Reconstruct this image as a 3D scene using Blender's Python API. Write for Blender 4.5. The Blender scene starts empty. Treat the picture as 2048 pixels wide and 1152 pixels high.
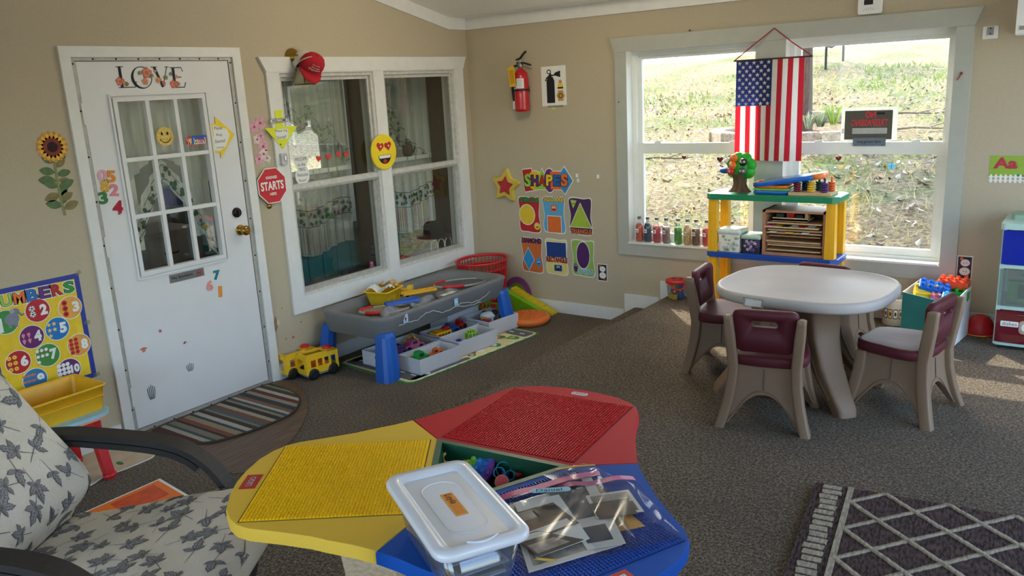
import bpy, bmesh, math, random
from mathutils import Matrix, Vector
from math import sin, cos, pi, radians, sqrt, atan2, tan
random.seed(7)
SC = bpy.context.scene
# ------------------------------------------------------------------ camera
CAM = Vector((4.31699, -5.39791, 1.79446)); YAW, PITCH, ROLL, FPX = .636175, -.239473, -.052951, 1632.5785
CF = Vector((-sin(YAW)*cos(PITCH), cos(YAW)*cos(PITCH), sin(PITCH)))
_r = Vector((cos(YAW), sin(YAW), 0)); _u = _r.cross(CF)
CR = _r*cos(ROLL) + _u*sin(ROLL); CU = -_r*sin(ROLL) + _u*cos(ROLL)
cd = bpy.data.cameras.new('camera'); cam = bpy.data.objects.new('camera', cd); SC.collection.objects.link(cam)
cam.matrix_world = Matrix(((CR.x, CU.x, -CF.x, CAM.x), (CR.y, CU.y, -CF.y, CAM.y), (CR.z, CU.z, -CF.z, CAM.z), (0, 0, 0, 1)))
cd.sensor_width = 36; cd.lens = FPX*36/2048; cd.clip_start = .05; cd.clip_end = 300
SC.camera = cam
# ------------------------------------------------------------------ light
W = bpy.data.worlds.new('sky'); SC.world = W; W.use_nodes = True
wn = W.node_tree.nodes; bg = wn['Background']
sky = wn.new('ShaderNodeTexSky'); sky.sky_type = 'NISHITA'; sky.sun_disc = False; sky.sun_elevation = radians(43); sky.sun_rotation = radians(-41); sky.dust_density = 2.5
W.node_tree.links.new(sky.outputs[0], bg.inputs[0]); bg.inputs[1].default_value = .9
sl = bpy.data.lights.new('sun', 'SUN'); sl.energy = 6.4; sl.angle = radians(.6); sl.color = (1, .93, .80)
so = bpy.data.objects.new('sun', sl); SC.collection.objects.link(so)
so.location = (-6, 8, 12); so.rotation_euler = Vector((.87, -1, -1.27)).to_track_quat('-Z', 'Y').to_euler()
SC.view_settings.view_transform = 'Standard'; SC.view_settings.look = 'None'
SC.view_settings.exposure = 0.70; SC.view_settings.gamma = 1; SC.view_settings.use_curve_mapping = False
FILL_E = 20     # brightness of the added fill globe
# ------------------------------------------------------------------ helpers
def ray(u, v): return CF + CR*((u-1024)/FPX) - CU*((v-576)/FPX)
def fl(u, v, z=0.0):            # pixel of the photo -> (x, y) on the level z
    d = ray(u, v); t = (z-CAM.z)/d.z; return (CAM.x+d.x*t, CAM.y+d.y*t)
def wl(u, v, x=0.0):            # -> (y, z) on the left wall
    d = ray(u, v); t = (x-CAM.x)/d.x; return (CAM.y+d.y*t, CAM.z+d.z*t)
def wb(u, v, y=0.0):            # -> (x, z) on the back wall
    d = ray(u, v); t = (y-CAM.y)/d.y; return (CAM.x+d.x*t, CAM.z+d.z*t)
def lin(c): return tuple(((x/255)/12.92 if x/255 <= .04045 else ((x/255+.055)/1.055)**2.4) for x in c)
MATS = {}
def mat(name, rgb, rough=.5, metal=0, var=.06, scale=30, bump=0.0, spec=.5, trl=0, emit=0, coat=0, stretch=None):
    if name in MATS: return MATS[name]
    m = bpy.data.materials.new(name); m.use_nodes = True; nt = m.node_tree; N = nt.nodes; L = nt.links
    p = N['Principled BSDF']; c = lin(rgb)
    tc = N.new('ShaderNodeTexCoord'); no = N.new('ShaderNodeTexNoise'); no.inputs['Scale'].default_value = scale; no.inputs['Detail'].default_value = 4
    src = tc.outputs['Object']
    if stretch:
        mp = N.new('ShaderNodeMapping'); mp.inputs['Scale'].default_value = stretch; L.new(src, mp.inputs[0]); src = mp.outputs[0]
    L.new(src, no.inputs['Vector'])
    cr = N.new('ShaderNodeValToRGB'); e = cr.color_ramp.elements
    e[0].position = .3; e[1].position = .7
    e[0].color = tuple(x*(1-var) for x in c)+(1,); e[1].color = tuple(min(1, x*(1+var)) for x in c)+(1,)
    L.new(no.outputs['Fac'], cr.inputs[0]); L.new(cr.outputs[0], p.inputs['Base Color'])
    p.inputs['Roughness'].default_value = rough; p.inputs['Metallic'].default_value = metal
    p.inputs['Specular IOR Level'].default_value = spec; p.inputs['Coat Weight'].default_value = coat
    if emit: L.new(cr.outputs[0], p.inputs['Emission Color']); p.inputs['Emission Strength'].default_value = emit
    if bump:
        b = N.new('ShaderNodeBump'); b.inputs['Strength'].default_value = bump; b.inputs['Distance'].default_value = .004
        L.new(no.outputs['Fac'], b.inputs['Height']); L.new(b.outputs[0], p.inputs['Normal'])
    if trl:
        t = N.new('ShaderNodeBsdfTranslucent'); L.new(cr.outputs[0], t.inputs[0]); mx = N.new('ShaderNodeMixShader'); mx.inputs[0].default_value = trl
        L.new(p.outputs[0], mx.inputs[1]); L.new(t.outputs[0], mx.inputs[2]); L.new(mx.outputs[0], N['Material Output'].inputs[0])
    MATS[name] = m; return m
def clear(name, tint=(255, 255, 255), base=.04, rough=.02, gl=.9, haze=0):      # clear glass or plastic: see-through with a fresnel gloss
    if name in MATS: return MATS[name]
    m = bpy.data.materials.new(name); m.use_nodes = True; nt = m.node_tree; N = nt.nodes; L = nt.links
    N.remove(N['Principled BSDF'])
    t = N.new('ShaderNodeBsdfTransparent'); t.inputs[0].default_value = lin(tint)+(1,)
    g = N.new('ShaderNodeBsdfGlossy'); g.inputs['Roughness'].default_value = rough
    lf = N.new('ShaderNodeLayerWeight'); lf.inputs[0].default_value = .5; lw = N.new('ShaderNodeMath'); lw.operation = 'POWER'; lw.inputs[1].default_value = 4
    L.new(lf.outputs['Facing'], lw.inputs[0])
    ad = N.new('ShaderNodeMath'); ad.operation = 'MULTIPLY_ADD'; ad.inputs[1].default_value = gl; ad.inputs[2].default_value = base; ad.use_clamp = True
    L.new(lw.outputs[0], ad.inputs[0]); mx = N.new('ShaderNodeMixShader'); L.new(ad.outputs[0], mx.inputs[0])
    first = t
    if haze:
        d = N.new('ShaderNodeBsdfDiffuse'); d.inputs[0].default_value = lin(tint)+(1,); m2 = N.new('ShaderNodeMixShader'); m2.inputs[0].default_value = haze
        L.new(t.outputs[0], m2.inputs[1]); L.new(d.outputs[0], m2.inputs[2]); first = m2
    L.new(first.outputs[0], mx.inputs[1]); L.new(g.outputs[0], mx.inputs[2]); L.new(mx.outputs[0], N['Material Output'].inputs[0])
    MATS[name] = m; return m
FL_ = lambda y, z, off=0.0: Matrix(((0, 0, 1, off), (1, 0, 0, y), (0, 1, 0, z), (0, 0, 0, 1)))      # frame on the left wall: x along, y up, z out
FB_ = lambda x, z, off=0.0: Matrix(((1, 0, 0, x), (0, 0, -1, -off), (0, 1, 0, z), (0, 0, 0, 1)))    # frame on the back wall
def frame(o, x, y, z=None):     # matrix from an origin and two axes
    x = Vector(x).normalized(); y = Vector(y); z = x.cross(y).normalized(); y = z.cross(x)
    return Matrix(((x.x, y.x, z.x, o[0]), (x.y, y.y, z.y, o[1]), (x.z, y.z, z.z, o[2]), (0, 0, 0, 1)))
def RZ(loc, a=0): return Matrix.Translation(Vector(loc)) @ Matrix.Rotation(a, 4, 'Z')
def circ(cx, cy, rx, ry=None, n=24, a0=0, a1=2*pi, rot=0):
    ry = rx if ry is None else ry; full = abs(a1-a0-2*pi) < 1e-6; out = []
    for i in range(n if full else n+1):
        a = a0+(a1-a0)*i/n; x, y = rx*cos(a), ry*sin(a); out.append((cx+x*cos(rot)-y*sin(rot), cy+x*sin(rot)+y*cos(rot)))
    return out
def rrect(cx, cy, w, h, r, n=5, rot=0):
    o = []
    for sx, sy, a in ((1, -1, -pi/2), (1, 1, 0), (-1, 1, pi/2), (-1, -1, pi)):
        for i in range(n+1):
            t = a+pi/2*i/n; o.append((sx*(w/2-r)+r*cos(t), sy*(h/2-r)+r*sin(t)))
    c, s = cos(rot), sin(rot); return [(cx+x*c-y*s, cy+x*s+y*c) for x, y in o]
def smooth(pts, n=4, closed=True):      # Catmull-Rom through points
    o = []; k = len(pts); P = [Vector(p) for p in pts]
    for i in range(k if closed else k-1):
        g = lambda j: P[j % k] if closed else P[max(0, min(k-1, j))]
        a, b, c, d = g(i-1), g(i), g(i+1), g(i+2)
        for q in range(n):
            t = q/n; o.append(.5*((2*b)+(c-a)*t+(2*a-5*b+4*c-d)*t*t+(3*b-a-3*c+d)*t**3))
    if not closed: o.append(P[-1])
    return [tuple(v) for v in o]
TXT = {}
def textmesh(s, bold, spacing=1.0):
    k = (s, bold, spacing)
    if k not in TXT:
        c = bpy.data.curves.new('lettering', 'FONT'); c.body = s; c.size = 1; c.offset = bold; c.resolution_u = 3; c.space_character = spacing
        o = bpy.data.objects.new('lettering', c); SC.collection.objects.link(o); dg = bpy.context.evaluated_depsgraph_get()
        me = bpy.data.meshes.new_from_object(o.evaluated_get(dg)); V = [tuple(v.co) for v in me.vertices]; Fs = [tuple(p.vertices) for p in me.polygons]
        bpy.data.objects.remove(o); bpy.data.curves.remove(c); bpy.data.meshes.remove(me)
        TXT[k] = (V, Fs)
    return TXT[k]
class B:                        # collects shapes into one mesh
    def __init__(s, F=None): s.bm = bmesh.new(); s.mats = []; s.F = F or Matrix()
    def mi(s, m):
        if m not in s.mats: s.mats.append(m)
        return s.mats.index(m)
    def add(s, V, Fs, m, sm=False, F=None):
        T = (F if F is not None else s.F); vs = [s.bm.verts.new(T @ Vector(v)) for v in V]; k = s.mi(m)
        for f in Fs:
            try: q = s.bm.faces.new([vs[i] for i in f]); q.material_index = k; q.smooth = sm
            except ValueError: pass
        return s
    def box(s, c, z, m, r=0, F=None, ax='Z'):
        x, y, w = z[0]/2, z[1]/2, z[2]/2; M_ = Matrix.Rotation(r, 3, ax) if r else None; V = []
        for i in (-1, 1):
            for j in (-1, 1):
                for k in (-1, 1):
                    v = Vector((i*x, j*y, k*w)); v = (M_ @ v if M_ else v)+Vector(c); V.append(v)
        return s.add(V, [(0, 1, 3, 2), (4, 6, 7, 5), (0, 4, 5, 1), (2, 3, 7, 6), (0, 2, 6, 4), (1, 5, 7, 3)], m, F=F)
    def loft(s, R, m, cap=True, sm=True, F=None, closed=False):
        n = len(R[0]); V = [v for r in R for v in r]; Fs = []
        for i in range(len(R) if closed else len(R)-1):
            a, b = i*n, ((i+1) % len(R))*n
            for j in range(n): Fs.append((a+j, a+(j+1) % n, b+(j+1) % n, b+j))
        s.add(V, Fs, m, sm, F)
        if cap and not closed: s.add(R[0], [tuple(range(n))[::-1]], m, False, F); s.add(R[-1], [tuple(range(n))], m, False, F)
        return s
    def prism(s, P, z0, z1, m, F=None, bev=0, sm=False):
        if bev:
            cx = sum(p[0] for p in P)/len(P); cy = sum(p[1] for p in P)/len(P); R_ = max(sqrt((p[0]-cx)**2+(p[1]-cy)**2) for p in P); k = 1-bev/R_
            I = [(cx+(p[0]-cx)*k, cy+(p[1]-cy)*k) for p in P]
            return s.loft([[(x, y, z0) for x, y in P], [(x, y, z1-bev) for x, y in P], [(x, y, z1) for x, y in I]], m, True, sm, F)
        return s.loft([[(x, y, z0) for x, y in P], [(x, y, z1) for x, y in P]], m, True, sm, F)
    def poly(s, P, z, m, F=None): return s.add([(x, y, z) for x, y in P], [tuple(range(len(P)))], m, False, F)
    def tube(s, P, r, m, seg=8, closed=False, F=None, sq=1.0, up=None):
        P = [Vector(p) for p in P]; n = len(P); R = []; pn = None
        for i, p in enumerate(P):
            d = (P[(i+1) % n]-P[i-1]) if closed else (P[min(i+1, n-1)]-P[max(i-1, 0)])
            d = d.normalized() if d.length > 1e-9 else Vector((0, 0, 1))
            if pn is None: pn = Vector(up) if up else (Vector((0, 0, 1)) if abs(d.z) < .9 else Vector((1, 0, 0)))
            nn = pn-d*pn.dot(d); nn = nn.normalized() if nn.length > 1e-6 else d.orthogonal().normalized(); b = d.cross(nn); pn = Vector(up) if up else nn
            rr = r[i] if isinstance(r, (list, tuple)) else r
            R.append([p+nn*(rr*sq*cos(2*pi*j/seg))+b*(rr*sin(2*pi*j/seg)) for j in range(seg)])
        return s.loft(R, m, True, True, F, closed)
    def lathe(s, prof, m, c=(0, 0, 0), seg=24, F=None, sm=True, cap=True):
        return s.loft([[(c[0]+r*cos(2*pi*j/seg), c[1]+r*sin(2*pi*j/seg), c[2]+z) for j in range(seg)] for r, z in prof], m, cap, sm, F)
    def ball(s, c, r, m, u=16, v=10, F=None):
        r = (r, r, r) if not isinstance(r, (tuple, list)) else r
        return s.loft([[(c[0]+r[0]*sin(pi*i/v)*cos(2*pi*j/u), c[1]+r[1]*sin(pi*i/v)*sin(2*pi*j/u), c[2]-r[2]*cos(pi*i/v)) for j in range(u)] for i in [.02]+list(range(1, v))+[v-.02]], m, True, True, F)
    def grid(s, f, nu, nv, m, sm=True, F=None):     # surface f(u, v), u and v in 0..1
        V = [f(i/nu, j/nv) for j in range(nv+1) for i in range(nu+1)]
        return s.add(V, [(j*(nu+1)+i, j*(nu+1)+i+1, (j+1)*(nu+1)+i+1, (j+1)*(nu+1)+i) for j in range(nv) for i in range(nu)], m, sm, F)
    def text(s, t, x, y, h, m, z=0, th=0, w=None, rot=0, bold=0.0, F=None, al='C', sp=1.0, skew=0):
        V, Fs = textmesh(t, bold, sp)
        if not V: return s
        x0 = min(v[0] for v in V); x1 = max(v[0] for v in V); y0 = min(v[1] for v in V); y1 = max(v[1] for v in V)
        k = h/(y1-y0); kx = (w/(x1-x0)) if w else k; ox = {'C': (x0+x1)/2, 'L': x0, 'R': x1}[al]; c, sn = cos(rot), sin(rot)
        def T(v, zz):
            a = (v[0]-ox)*kx+skew*(v[1]-(y0+y1)/2)*k; b = (v[1]-(y0+y1)/2)*k; return (x+a*c-b*sn, y+a*sn+b*c, zz)
        s.add([T(v, z+th) for v in V], Fs, m, False, F)
        if th:
            ed = {}
            for f in Fs:
                for i in range(len(f)):
                    a, b = f[i], f[(i+1) % len(f)]; ed.setdefault((min(a, b), max(a, b)), []).append((a, b))
            E_ = [q[0] for q in ed.values() if len(q) == 1]; n = len(V)
            s.add([T(v, z) for v in V]+[T(v, z+th) for v in V], [(a, b, b+n, a+n) for a, b in E_], m, False, F)
        return s
    def done(s, name, parent=None, label=None, cat=None, group=None, kind=None, keep=False, normals=True):
        if normals: bmesh.ops.recalc_face_normals(s.bm, faces=s.bm.faces)
        me = bpy.data.meshes.new(name); o = bpy.data.objects.new(name, me); SC.collection.objects.link(o)
        if parent is not None:
            T = PW[parent.name].inverted(); s.bm.transform(T); o.parent = parent; PW[o.name] = PW[parent.name]
        elif not keep:
            vs = [v.co for v in s.bm.verts]; lo = [min(v[i] for v in vs) for i in range(3)]; hi = [max(v[i] for v in vs) for i in range(3)]
            c = Vector(((lo[0]+hi[0])/2, (lo[1]+hi[1])/2, lo[2])); s.bm.transform(Matrix.Translation(-c)); o.location = c; PW[o.name] = Matrix.Translation(c)
        else: PW[o.name] = Matrix()
        s.bm.to_mesh(me); s.bm.free()
        for m in s.mats: me.materials.append(m)
        if label: o['label'] = label
        if cat: o['category'] = cat
        if group: o['group'] = group
        if kind: o['kind'] = kind
        return o
PW = {}
def thing(name, label=None, cat=None, loc=(0, 0, 0), rot=0, group=None, kind=None, M_=None):
    o = bpy.data.objects.new(name, None); SC.collection.objects.link(o); o.empty_display_size = .1
    M_ = M_ if M_ is not None else RZ(loc, rot); o.matrix_world = M_; PW[o.name] = M_.copy()
    for k, v in (('label', label), ('category', cat), ('group', group), ('kind', kind)):
        if v: o[k] = v
    return o
def dup(o, M_, label=None, group=None):
    r = o.copy(); SC.collection.objects.link(r); r.matrix_world = M_
    if label: r['label'] = label
    if group: r['group'] = group
    def kids(a, b):
        for ch in list(a.children):
            c = ch.copy(); SC.collection.objects.link(c); c.parent = b; kids(ch, c)
    kids(o, r); return r
def px(plane, P, *a): return [plane(u, v, *a) for u, v in P]
# ------------------------------------------------------------------ shared materials
def carpet_mat(name, cols, sc=420, bump=1.0):
    m = bpy.data.materials.new(name); m.use_nodes = True; nt = m.node_tree; N = nt.nodes; L = nt.links; p = N['Principled BSDF']
    tc = N.new('ShaderNodeTexCoord'); a = N.new('ShaderNodeTexNoise'); a.inputs['Scale'].default_value = sc; a.inputs['Detail'].default_value = 3
    b = N.new('ShaderNodeTexNoise'); b.inputs['Scale'].default_value = 90; b.inputs['Detail'].default_value = 6; b.inputs['Roughness'].default_value = .7
    c = N.new('ShaderNodeTexNoise'); c.inputs['Scale'].default_value = 2.2; c.inputs['Detail'].default_value = 3
    for n in (a, b, c): L.new(tc.outputs['Object'], n.inputs['Vector'])
    s = N.new('ShaderNodeMath'); s.operation = 'ADD'; h = N.new('ShaderNodeMath'); h.operation = 'MULTIPLY'; h.inputs[1].default_value = .5
    L.new(a.outputs[0], s.inputs[0]); L.new(b.outputs[0], s.inputs[1]); L.new(s.outputs[0], h.inputs[0])
    r = N.new('ShaderNodeValToRGB'); e = r.color_ramp.elements; e[0].position = .40; e[1].position = .60
    e[0].color = lin(cols[0])+(1,); e[1].color = lin(cols[2])+(1,); q = e.new(.5); q.color = lin(cols[1])+(1,)
    L.new(h.outputs[0], r.inputs[0])
    mx = N.new('ShaderNodeMix'); mx.data_type = 'RGBA'; mx.blend_type = 'MULTIPLY'; mx.inputs[0].default_value = 1
    r2 = N.new('ShaderNodeValToRGB'); r2.color_ramp.elements[0].color = (.86, .86, .86, 1); r2.color_ramp.elements[1].color = (1.1, 1.08, 1.05, 1)
    r2.color_ramp.elements[0].position = .35; r2.color_ramp.elements[1].position = .65
    L.new(c.outputs[0], r2.inputs[0]); L.new(r.outputs[0], mx.inputs[6]); L.new(r2.outputs[0], mx.inputs[7]); L.new(mx.outputs[2], p.inputs['Base Color'])
    p.inputs['Roughness'].default_value = .95; p.inputs['Specular IOR Level'].default_value = .1; p.inputs['Sheen Weight'].default_value = .08; p.inputs['Sheen Roughness'].default_value = .5
    bu = N.new('ShaderNodeBump'); bu.inputs['Strength'].default_value = bump; bu.inputs['Distance'].default_value = .006
    L.new(h.outputs[0], bu.inputs['Height']); L.new(bu.outputs[0], p.inputs['Normal']); return m
M_carpet = carpet_mat('carpet', ((26, 22, 18), (90, 79, 66), (156, 140, 118)))
M_wall = mat('beige paint', (188, 176, 152), .85, var=.03, scale=60, bump=.12, spec=.2)
M_white = mat('white trim paint', (226, 226, 222), .45, var=.03, scale=18, bump=.05)
M_ceil = mat('ceiling paint', (248, 248, 240), .9, var=.02, scale=80, bump=.1, spec=.1)
M_sage_shaded = mat('grey white trim paint', (178, 180, 170), .5, var=.03, scale=18, bump=.05)  # sage-tinted white trim, darkened to carry the shade on the backlit casing
M_vinyl = mat('white vinyl', (232, 235, 230), .35, var=.02, scale=20)
M_alu = mat('aged aluminium', (176, 174, 166), .5, .25, .12, 25)
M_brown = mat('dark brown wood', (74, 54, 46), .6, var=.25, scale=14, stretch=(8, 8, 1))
M_glass = clear('window glass', (250, 252, 250), .06, .0, .9)
M_dark = mat('black plastic', (24, 24, 26), .5, var=.15)
M_steel = mat('brushed steel', (150, 150, 148), .35, .9)
M_brass = mat('antique brass', (172, 134, 62), .28, .95, .15)
M_red = mat('red', (196, 30, 34), .4); M_yel = mat('yellow', (242, 196, 36), .4); M_blue = mat('blue', (22, 82, 176), .4)
M_grn = mat('green', (38, 152, 62), .4); M_org = mat('orange', (236, 112, 34), .4); M_pur = mat('purple', (98, 44, 120), .45)
M_blk = mat('black ink', (18, 18, 20), .7); M_wht = mat('white paper', (236, 236, 232), .7, var=.02)
M_pink = mat('pink', (232, 120, 160), .5); M_teal = mat('teal', (30, 128, 140), .5); M_lgrn = mat('light green', (156, 200, 70), .5)
M_mar = mat('maroon plastic', (84, 30, 38), .55, spec=.3, var=.08, bump=.08, scale=160)
def wood(name, c, k=12, st=(1, 14, 14), v=.18, rough=.5): return mat(name, c, rough, var=v, scale=k, stretch=st)
M_oak = wood('pale wood', (206, 172, 128)); M_pine = wood('brown wood', (168, 122, 82))
# ------------------------------------------------------------------ the room
def wallgrid(b, x0, x1, y0, y1, holes, th, m, rev=None):
    xs = sorted({x0, x1} | {h[0] for h in holes} | {h[1] for h in holes}); ys = sorted({y0, y1} | {h[2] for h in holes} | {h[3] for h in holes})
    V = []; Fs = []
    for i in range(len(xs)-1):
        for j in range(len(ys)-1):
            cx, cy = (xs[i]+xs[i+1])/2, (ys[j]+ys[j+1])/2
            if any(h[0] < cx < h[1] and h[2] < cy < h[3] for h in holes): continue
            for z in (0, -th):
                k = len(V); V += [(xs[i], ys[j], z), (xs[i+1], ys[j], z), (xs[i+1], ys[j+1], z), (xs[i], ys[j+1], z)]; Fs.append((k, k+1, k+2, k+3))
    b.add(V, Fs, m)
    for h in holes+[(x0, x1, y0, y1)]:
        a = [(h[0], h[2]), (h[1], h[2]), (h[1], h[3]), (h[0], h[3])]
        b.loft([[(x, y, 0) for x, y in a], [(x, y, -th) for x, y in a]], (rev or m) if h[1] < x1 else m, cap=False, sm=False)
YR = -7.6; XR = 5.5
P_ = .256
prof = [(0, -.1), (0, 0), (1.494, 0), (1.496, .08)]+[(1.503-.026*cos(t), .105+.020*sin(t)) for t in (-.9, -.3, .3, .9)]+[(1.503, .125), (1.788, .125), (1.79, .21)]+[(1.797-.026*cos(t), .236+.020*sin(t)) for t in (-.9, -.3, .3, .9)]+[(1.797, P_), (XR, P_), (XR, -.1)]
b = B(); b.loft([[(x, 0, z) for x, z in prof], [(x, YR, z) for x, z in prof]], M_carpet, sm=False); b.done('floor', kind='structure', keep=True)
# left wall (door side), back wall (big window), unseen right and rear walls with openings added for fill daylight
DY0, DY1 = -3.222, -2.258
b = B(FL_(0, 0)); wallgrid(b, YR, 0, 0, 3.6, [(DY0, DY1, -.01, 2.06), (-1.93, -1.10, .508, 1.963), (-1.0, -.19, .508, 1.963)], .13, M_wall, M_white); b.done('wall_left', kind='structure', keep=True)
b = B(FB_(0, 0)); wallgrid(b, -.13, XR, -.1, 2.62, [(1.4586, 2.403, .62, 2.008), (2.593, 3.551, .62, 2.008)], .15, M_wall, M_white); b.done('wall_back', kind='structure', keep=True)
b = B(Matrix(((0, 0, -1, XR), (-1, 0, 0, 0), (0, 1, 0, 0), (0, 0, 0, 1)))); wallgrid(b, 0, -YR, -.1, 3.6, [(.4, 1.75, .32, 2.3), (1.9, 3.25, .32, 2.3), (4.6, 5.4, .9, 2.1)], .13, M_wall, M_white); b.done('wall_right', kind='structure', keep=True)
b = B(Matrix(((1, 0, 0, 0), (0, 0, 1, YR), (0, 1, 0, 0), (0, 0, 0, 1)))); wallgrid(b, -.13, XR+.13, -.1, 3.6, [(.9, 2.7, .3, 2.3), (2.9, 4.9, .3, 2.3)], .13, M_wall, M_white); b.done('wall_rear', kind='structure', keep=True)
# vaulted ceiling: short flat strip over the back wall, then rising
SL = .2245; RY = -5.6; top = lambda y: 2.36+SL*max(0, -y-.215)
b = B(); pr = [(0.1, 2.36), (-.215, 2.36), (RY, top(RY)), (YR-.1, top(RY)-.3*(RY-YR)), (YR-.1, top(RY)-.3*(RY-YR)+.12), (RY, top(RY)+.12), (-.215, 2.5), (.1, 2.5)]
b.loft([[(-.13, y, z) for y, z in pr], [(XR+.13, y, z) for y, z in pr]], M_ceil, sm=False); b.done('ceiling', kind='structure', keep=True)
b = B(); b.box((2.7, .31, 2.37), (6.2, .32, .10), M_white); b.done('trim_1', kind='structure', keep=True)        # eave outside
b = B(); b.box((XR/2, -.008, 2.315), (XR, .016, .09), M_white); b.done('trim_2', kind='structure', keep=True)      # crown, back wall
b = B(FL_(0, 0)); cr = [(0, 2.27), (0, 2.36), (-.205, 2.36), (-6, top(-6)), (-6, top(-6)-.092), (-.23, 2.27)]
b.prism(cr[::-1], 0, .016, M_white); b.done('trim_3', kind='structure', keep=True)                          # crown, left wall
# baseboards
b = B(FB_(0, 0))
for P in ([(0, 0), (1.40, 0), (1.40, .096), (0, .096)], [(1.406, .0), (1.503, 0), (1.503, .125), (1.70, .125), (1.70, .222), (1.406, .222)], [(1.7075, .125), (1.797, .125), (1.797, P_), (XR, P_), (XR, .352), (1.7075, .352)]): b.prism(P, 0, .014, M_white)
b.done('baseboard_back', kind='structure', keep=True)
b = B(FL_(0, 0)); b.box((-1.1, .048, .007), (2.2, .096, .014), M_white); b.box((-5.44, .048, .007), (4.3, .096, .014), M_white); b.done('baseboard_left', kind='structure', keep=True)
# ------------------------------------------------------------------ door
D = thing('door_1', loc=(0, (DY0+DY1)/2, 0), kind='structure')
b = B(FL_(0, 0)); o = [(-3.274, 0), (-3.274, 2.117), (-2.2, 2.117), (-2.2, 0)]; i = [(-2.258, 0), (-2.258, 2.062), (-3.219, 2.062), (-3.219, 0)]
b.prism((o+i)[::-1], 0, .017, M_white); b.done('door_casing', D)
b = B(FL_(0, 0)); o = [(-3.219, .0), (-3.219, 2.062), (-2.258, 2.062), (-2.258, .0)]; i = [(-2.283, .026), (-2.283, 2.045), (-3.195, 2.045), (-3.195, .026)]
b.prism((o+[(-2.258, .0), (-2.283, 0)]+i+[(-3.195, 0)])[::-1], -.06, .005, M_alu); b.box((-2.74, .012, -.02), (.92, .024, .06), M_alu)
for k in range(9):
    for y in (-3.208, -2.27): b.lathe([(.005, 0), (.005, .002), (.003, .003)], M_blk, (y, .15+k*.235, .005), 8)
for k in range(7):
    for z in (2.053, .012): b.lathe([(.005, 0), (.005, .002), (.003, .003)], M_blk, (-3.1+k*.125, z, .005 if z > 1 else .010), 8)
b.done('door_frame', D)
M_door = mat('white door paint', (224, 224, 224), .4, var=.015, scale=8)
GY0, GY1, GZ0, GZ1 = -3.012, -2.50, .905, 1.833
b = B(FL_(0, 0)); wallgrid(b, -3.191, -2.287, .028, 2.041, [(GY0-.02, GY1+.02, GZ0-.02, GZ1+.02)], .04, M_door); slab = b.done('slab', D)
b = B(FL_(0, 0))
def ring(b, a, c, z0, z1, m):
    (x0, x1, y0, y1), (u0, u1, w0, w1) = a, c
    O = [(x0, y0), (x1, y0), (x1, y1), (x0, y1)]; I = [(u0, w0), (u1, w0), (u1, w1), (u0, w1)]
    b.loft([[(x, y, z0) for x, y in O], [(x, y, z1) for x, y in O], [(x, y, z1) for x, y in I], [(x, y, z0) for x, y in I]], m, False, False, closed=True)
ring(b, (GY0-.040, GY1+.040, GZ0-.040, GZ1+.040), (GY0-.030, GY1+.030, GZ0-.030, GZ1+.030), -.002, .012, M_door)
ring(b, (GY0-.022, GY1+.022, GZ0-.022, GZ1+.022), (GY0, GY1, GZ0, GZ1), -.03, .014, M_door)
for k in (1, 2):
    y = GY0+(GY1-GY0)*k/3; b.box((y, (GZ0+GZ1)/2, -.001), (.022, GZ1-GZ0, .025), M_door); z = GZ0+(GZ1-GZ0)*k/3; b.box(((GY0+GY1)/2, z, -.002), (GY1-GY0, .022, .024), M_door)
b.done('window_grille', D)
for r in range(3):
    for c in range(3):
        b = B(FL_(0, 0)); b.box((GY0+(GY1-GY0)*(c+.5)/3, GZ0+(GZ1-GZ0)*(r+.5)/3, -.016), ((GY1-GY0)/3-.024, (GZ1-GZ0)/3-.024, .004), M_glass); b.done('glass_pane', D)
for z in (1.78, 1.08, .22):
    b = B(FL_(0, 0)); b.box((-3.197, z, .003), (.012, .11, .012), M_white); b.done('hinge', D)
y, z = wl(481, 460); b = B(FL_(y, z)); b.lathe([(.033, 0), (.033, .004), (.028, .01), (.014, .014), (.013, .03), (.02, .036), (.029, .045), (.031, .055), (.028, .064), (.018, .069)], M_brass, seg=28); b.lathe([(.007, .069), (.006, .073), (.003, .074)], M_brass); b.done('door_knob', D)
y, z = wl(473, 425); b = B(FL_(y, z)); b.lathe([(.031, 0), (.031, .006), (.026, .016), (.02, .018)], mat('dark bronze', (52, 42, 36), .4, .8), seg=28); b.box((0, 0, .024), (.008, .03, .012), M_dark); b.done('deadbolt', D)
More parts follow.
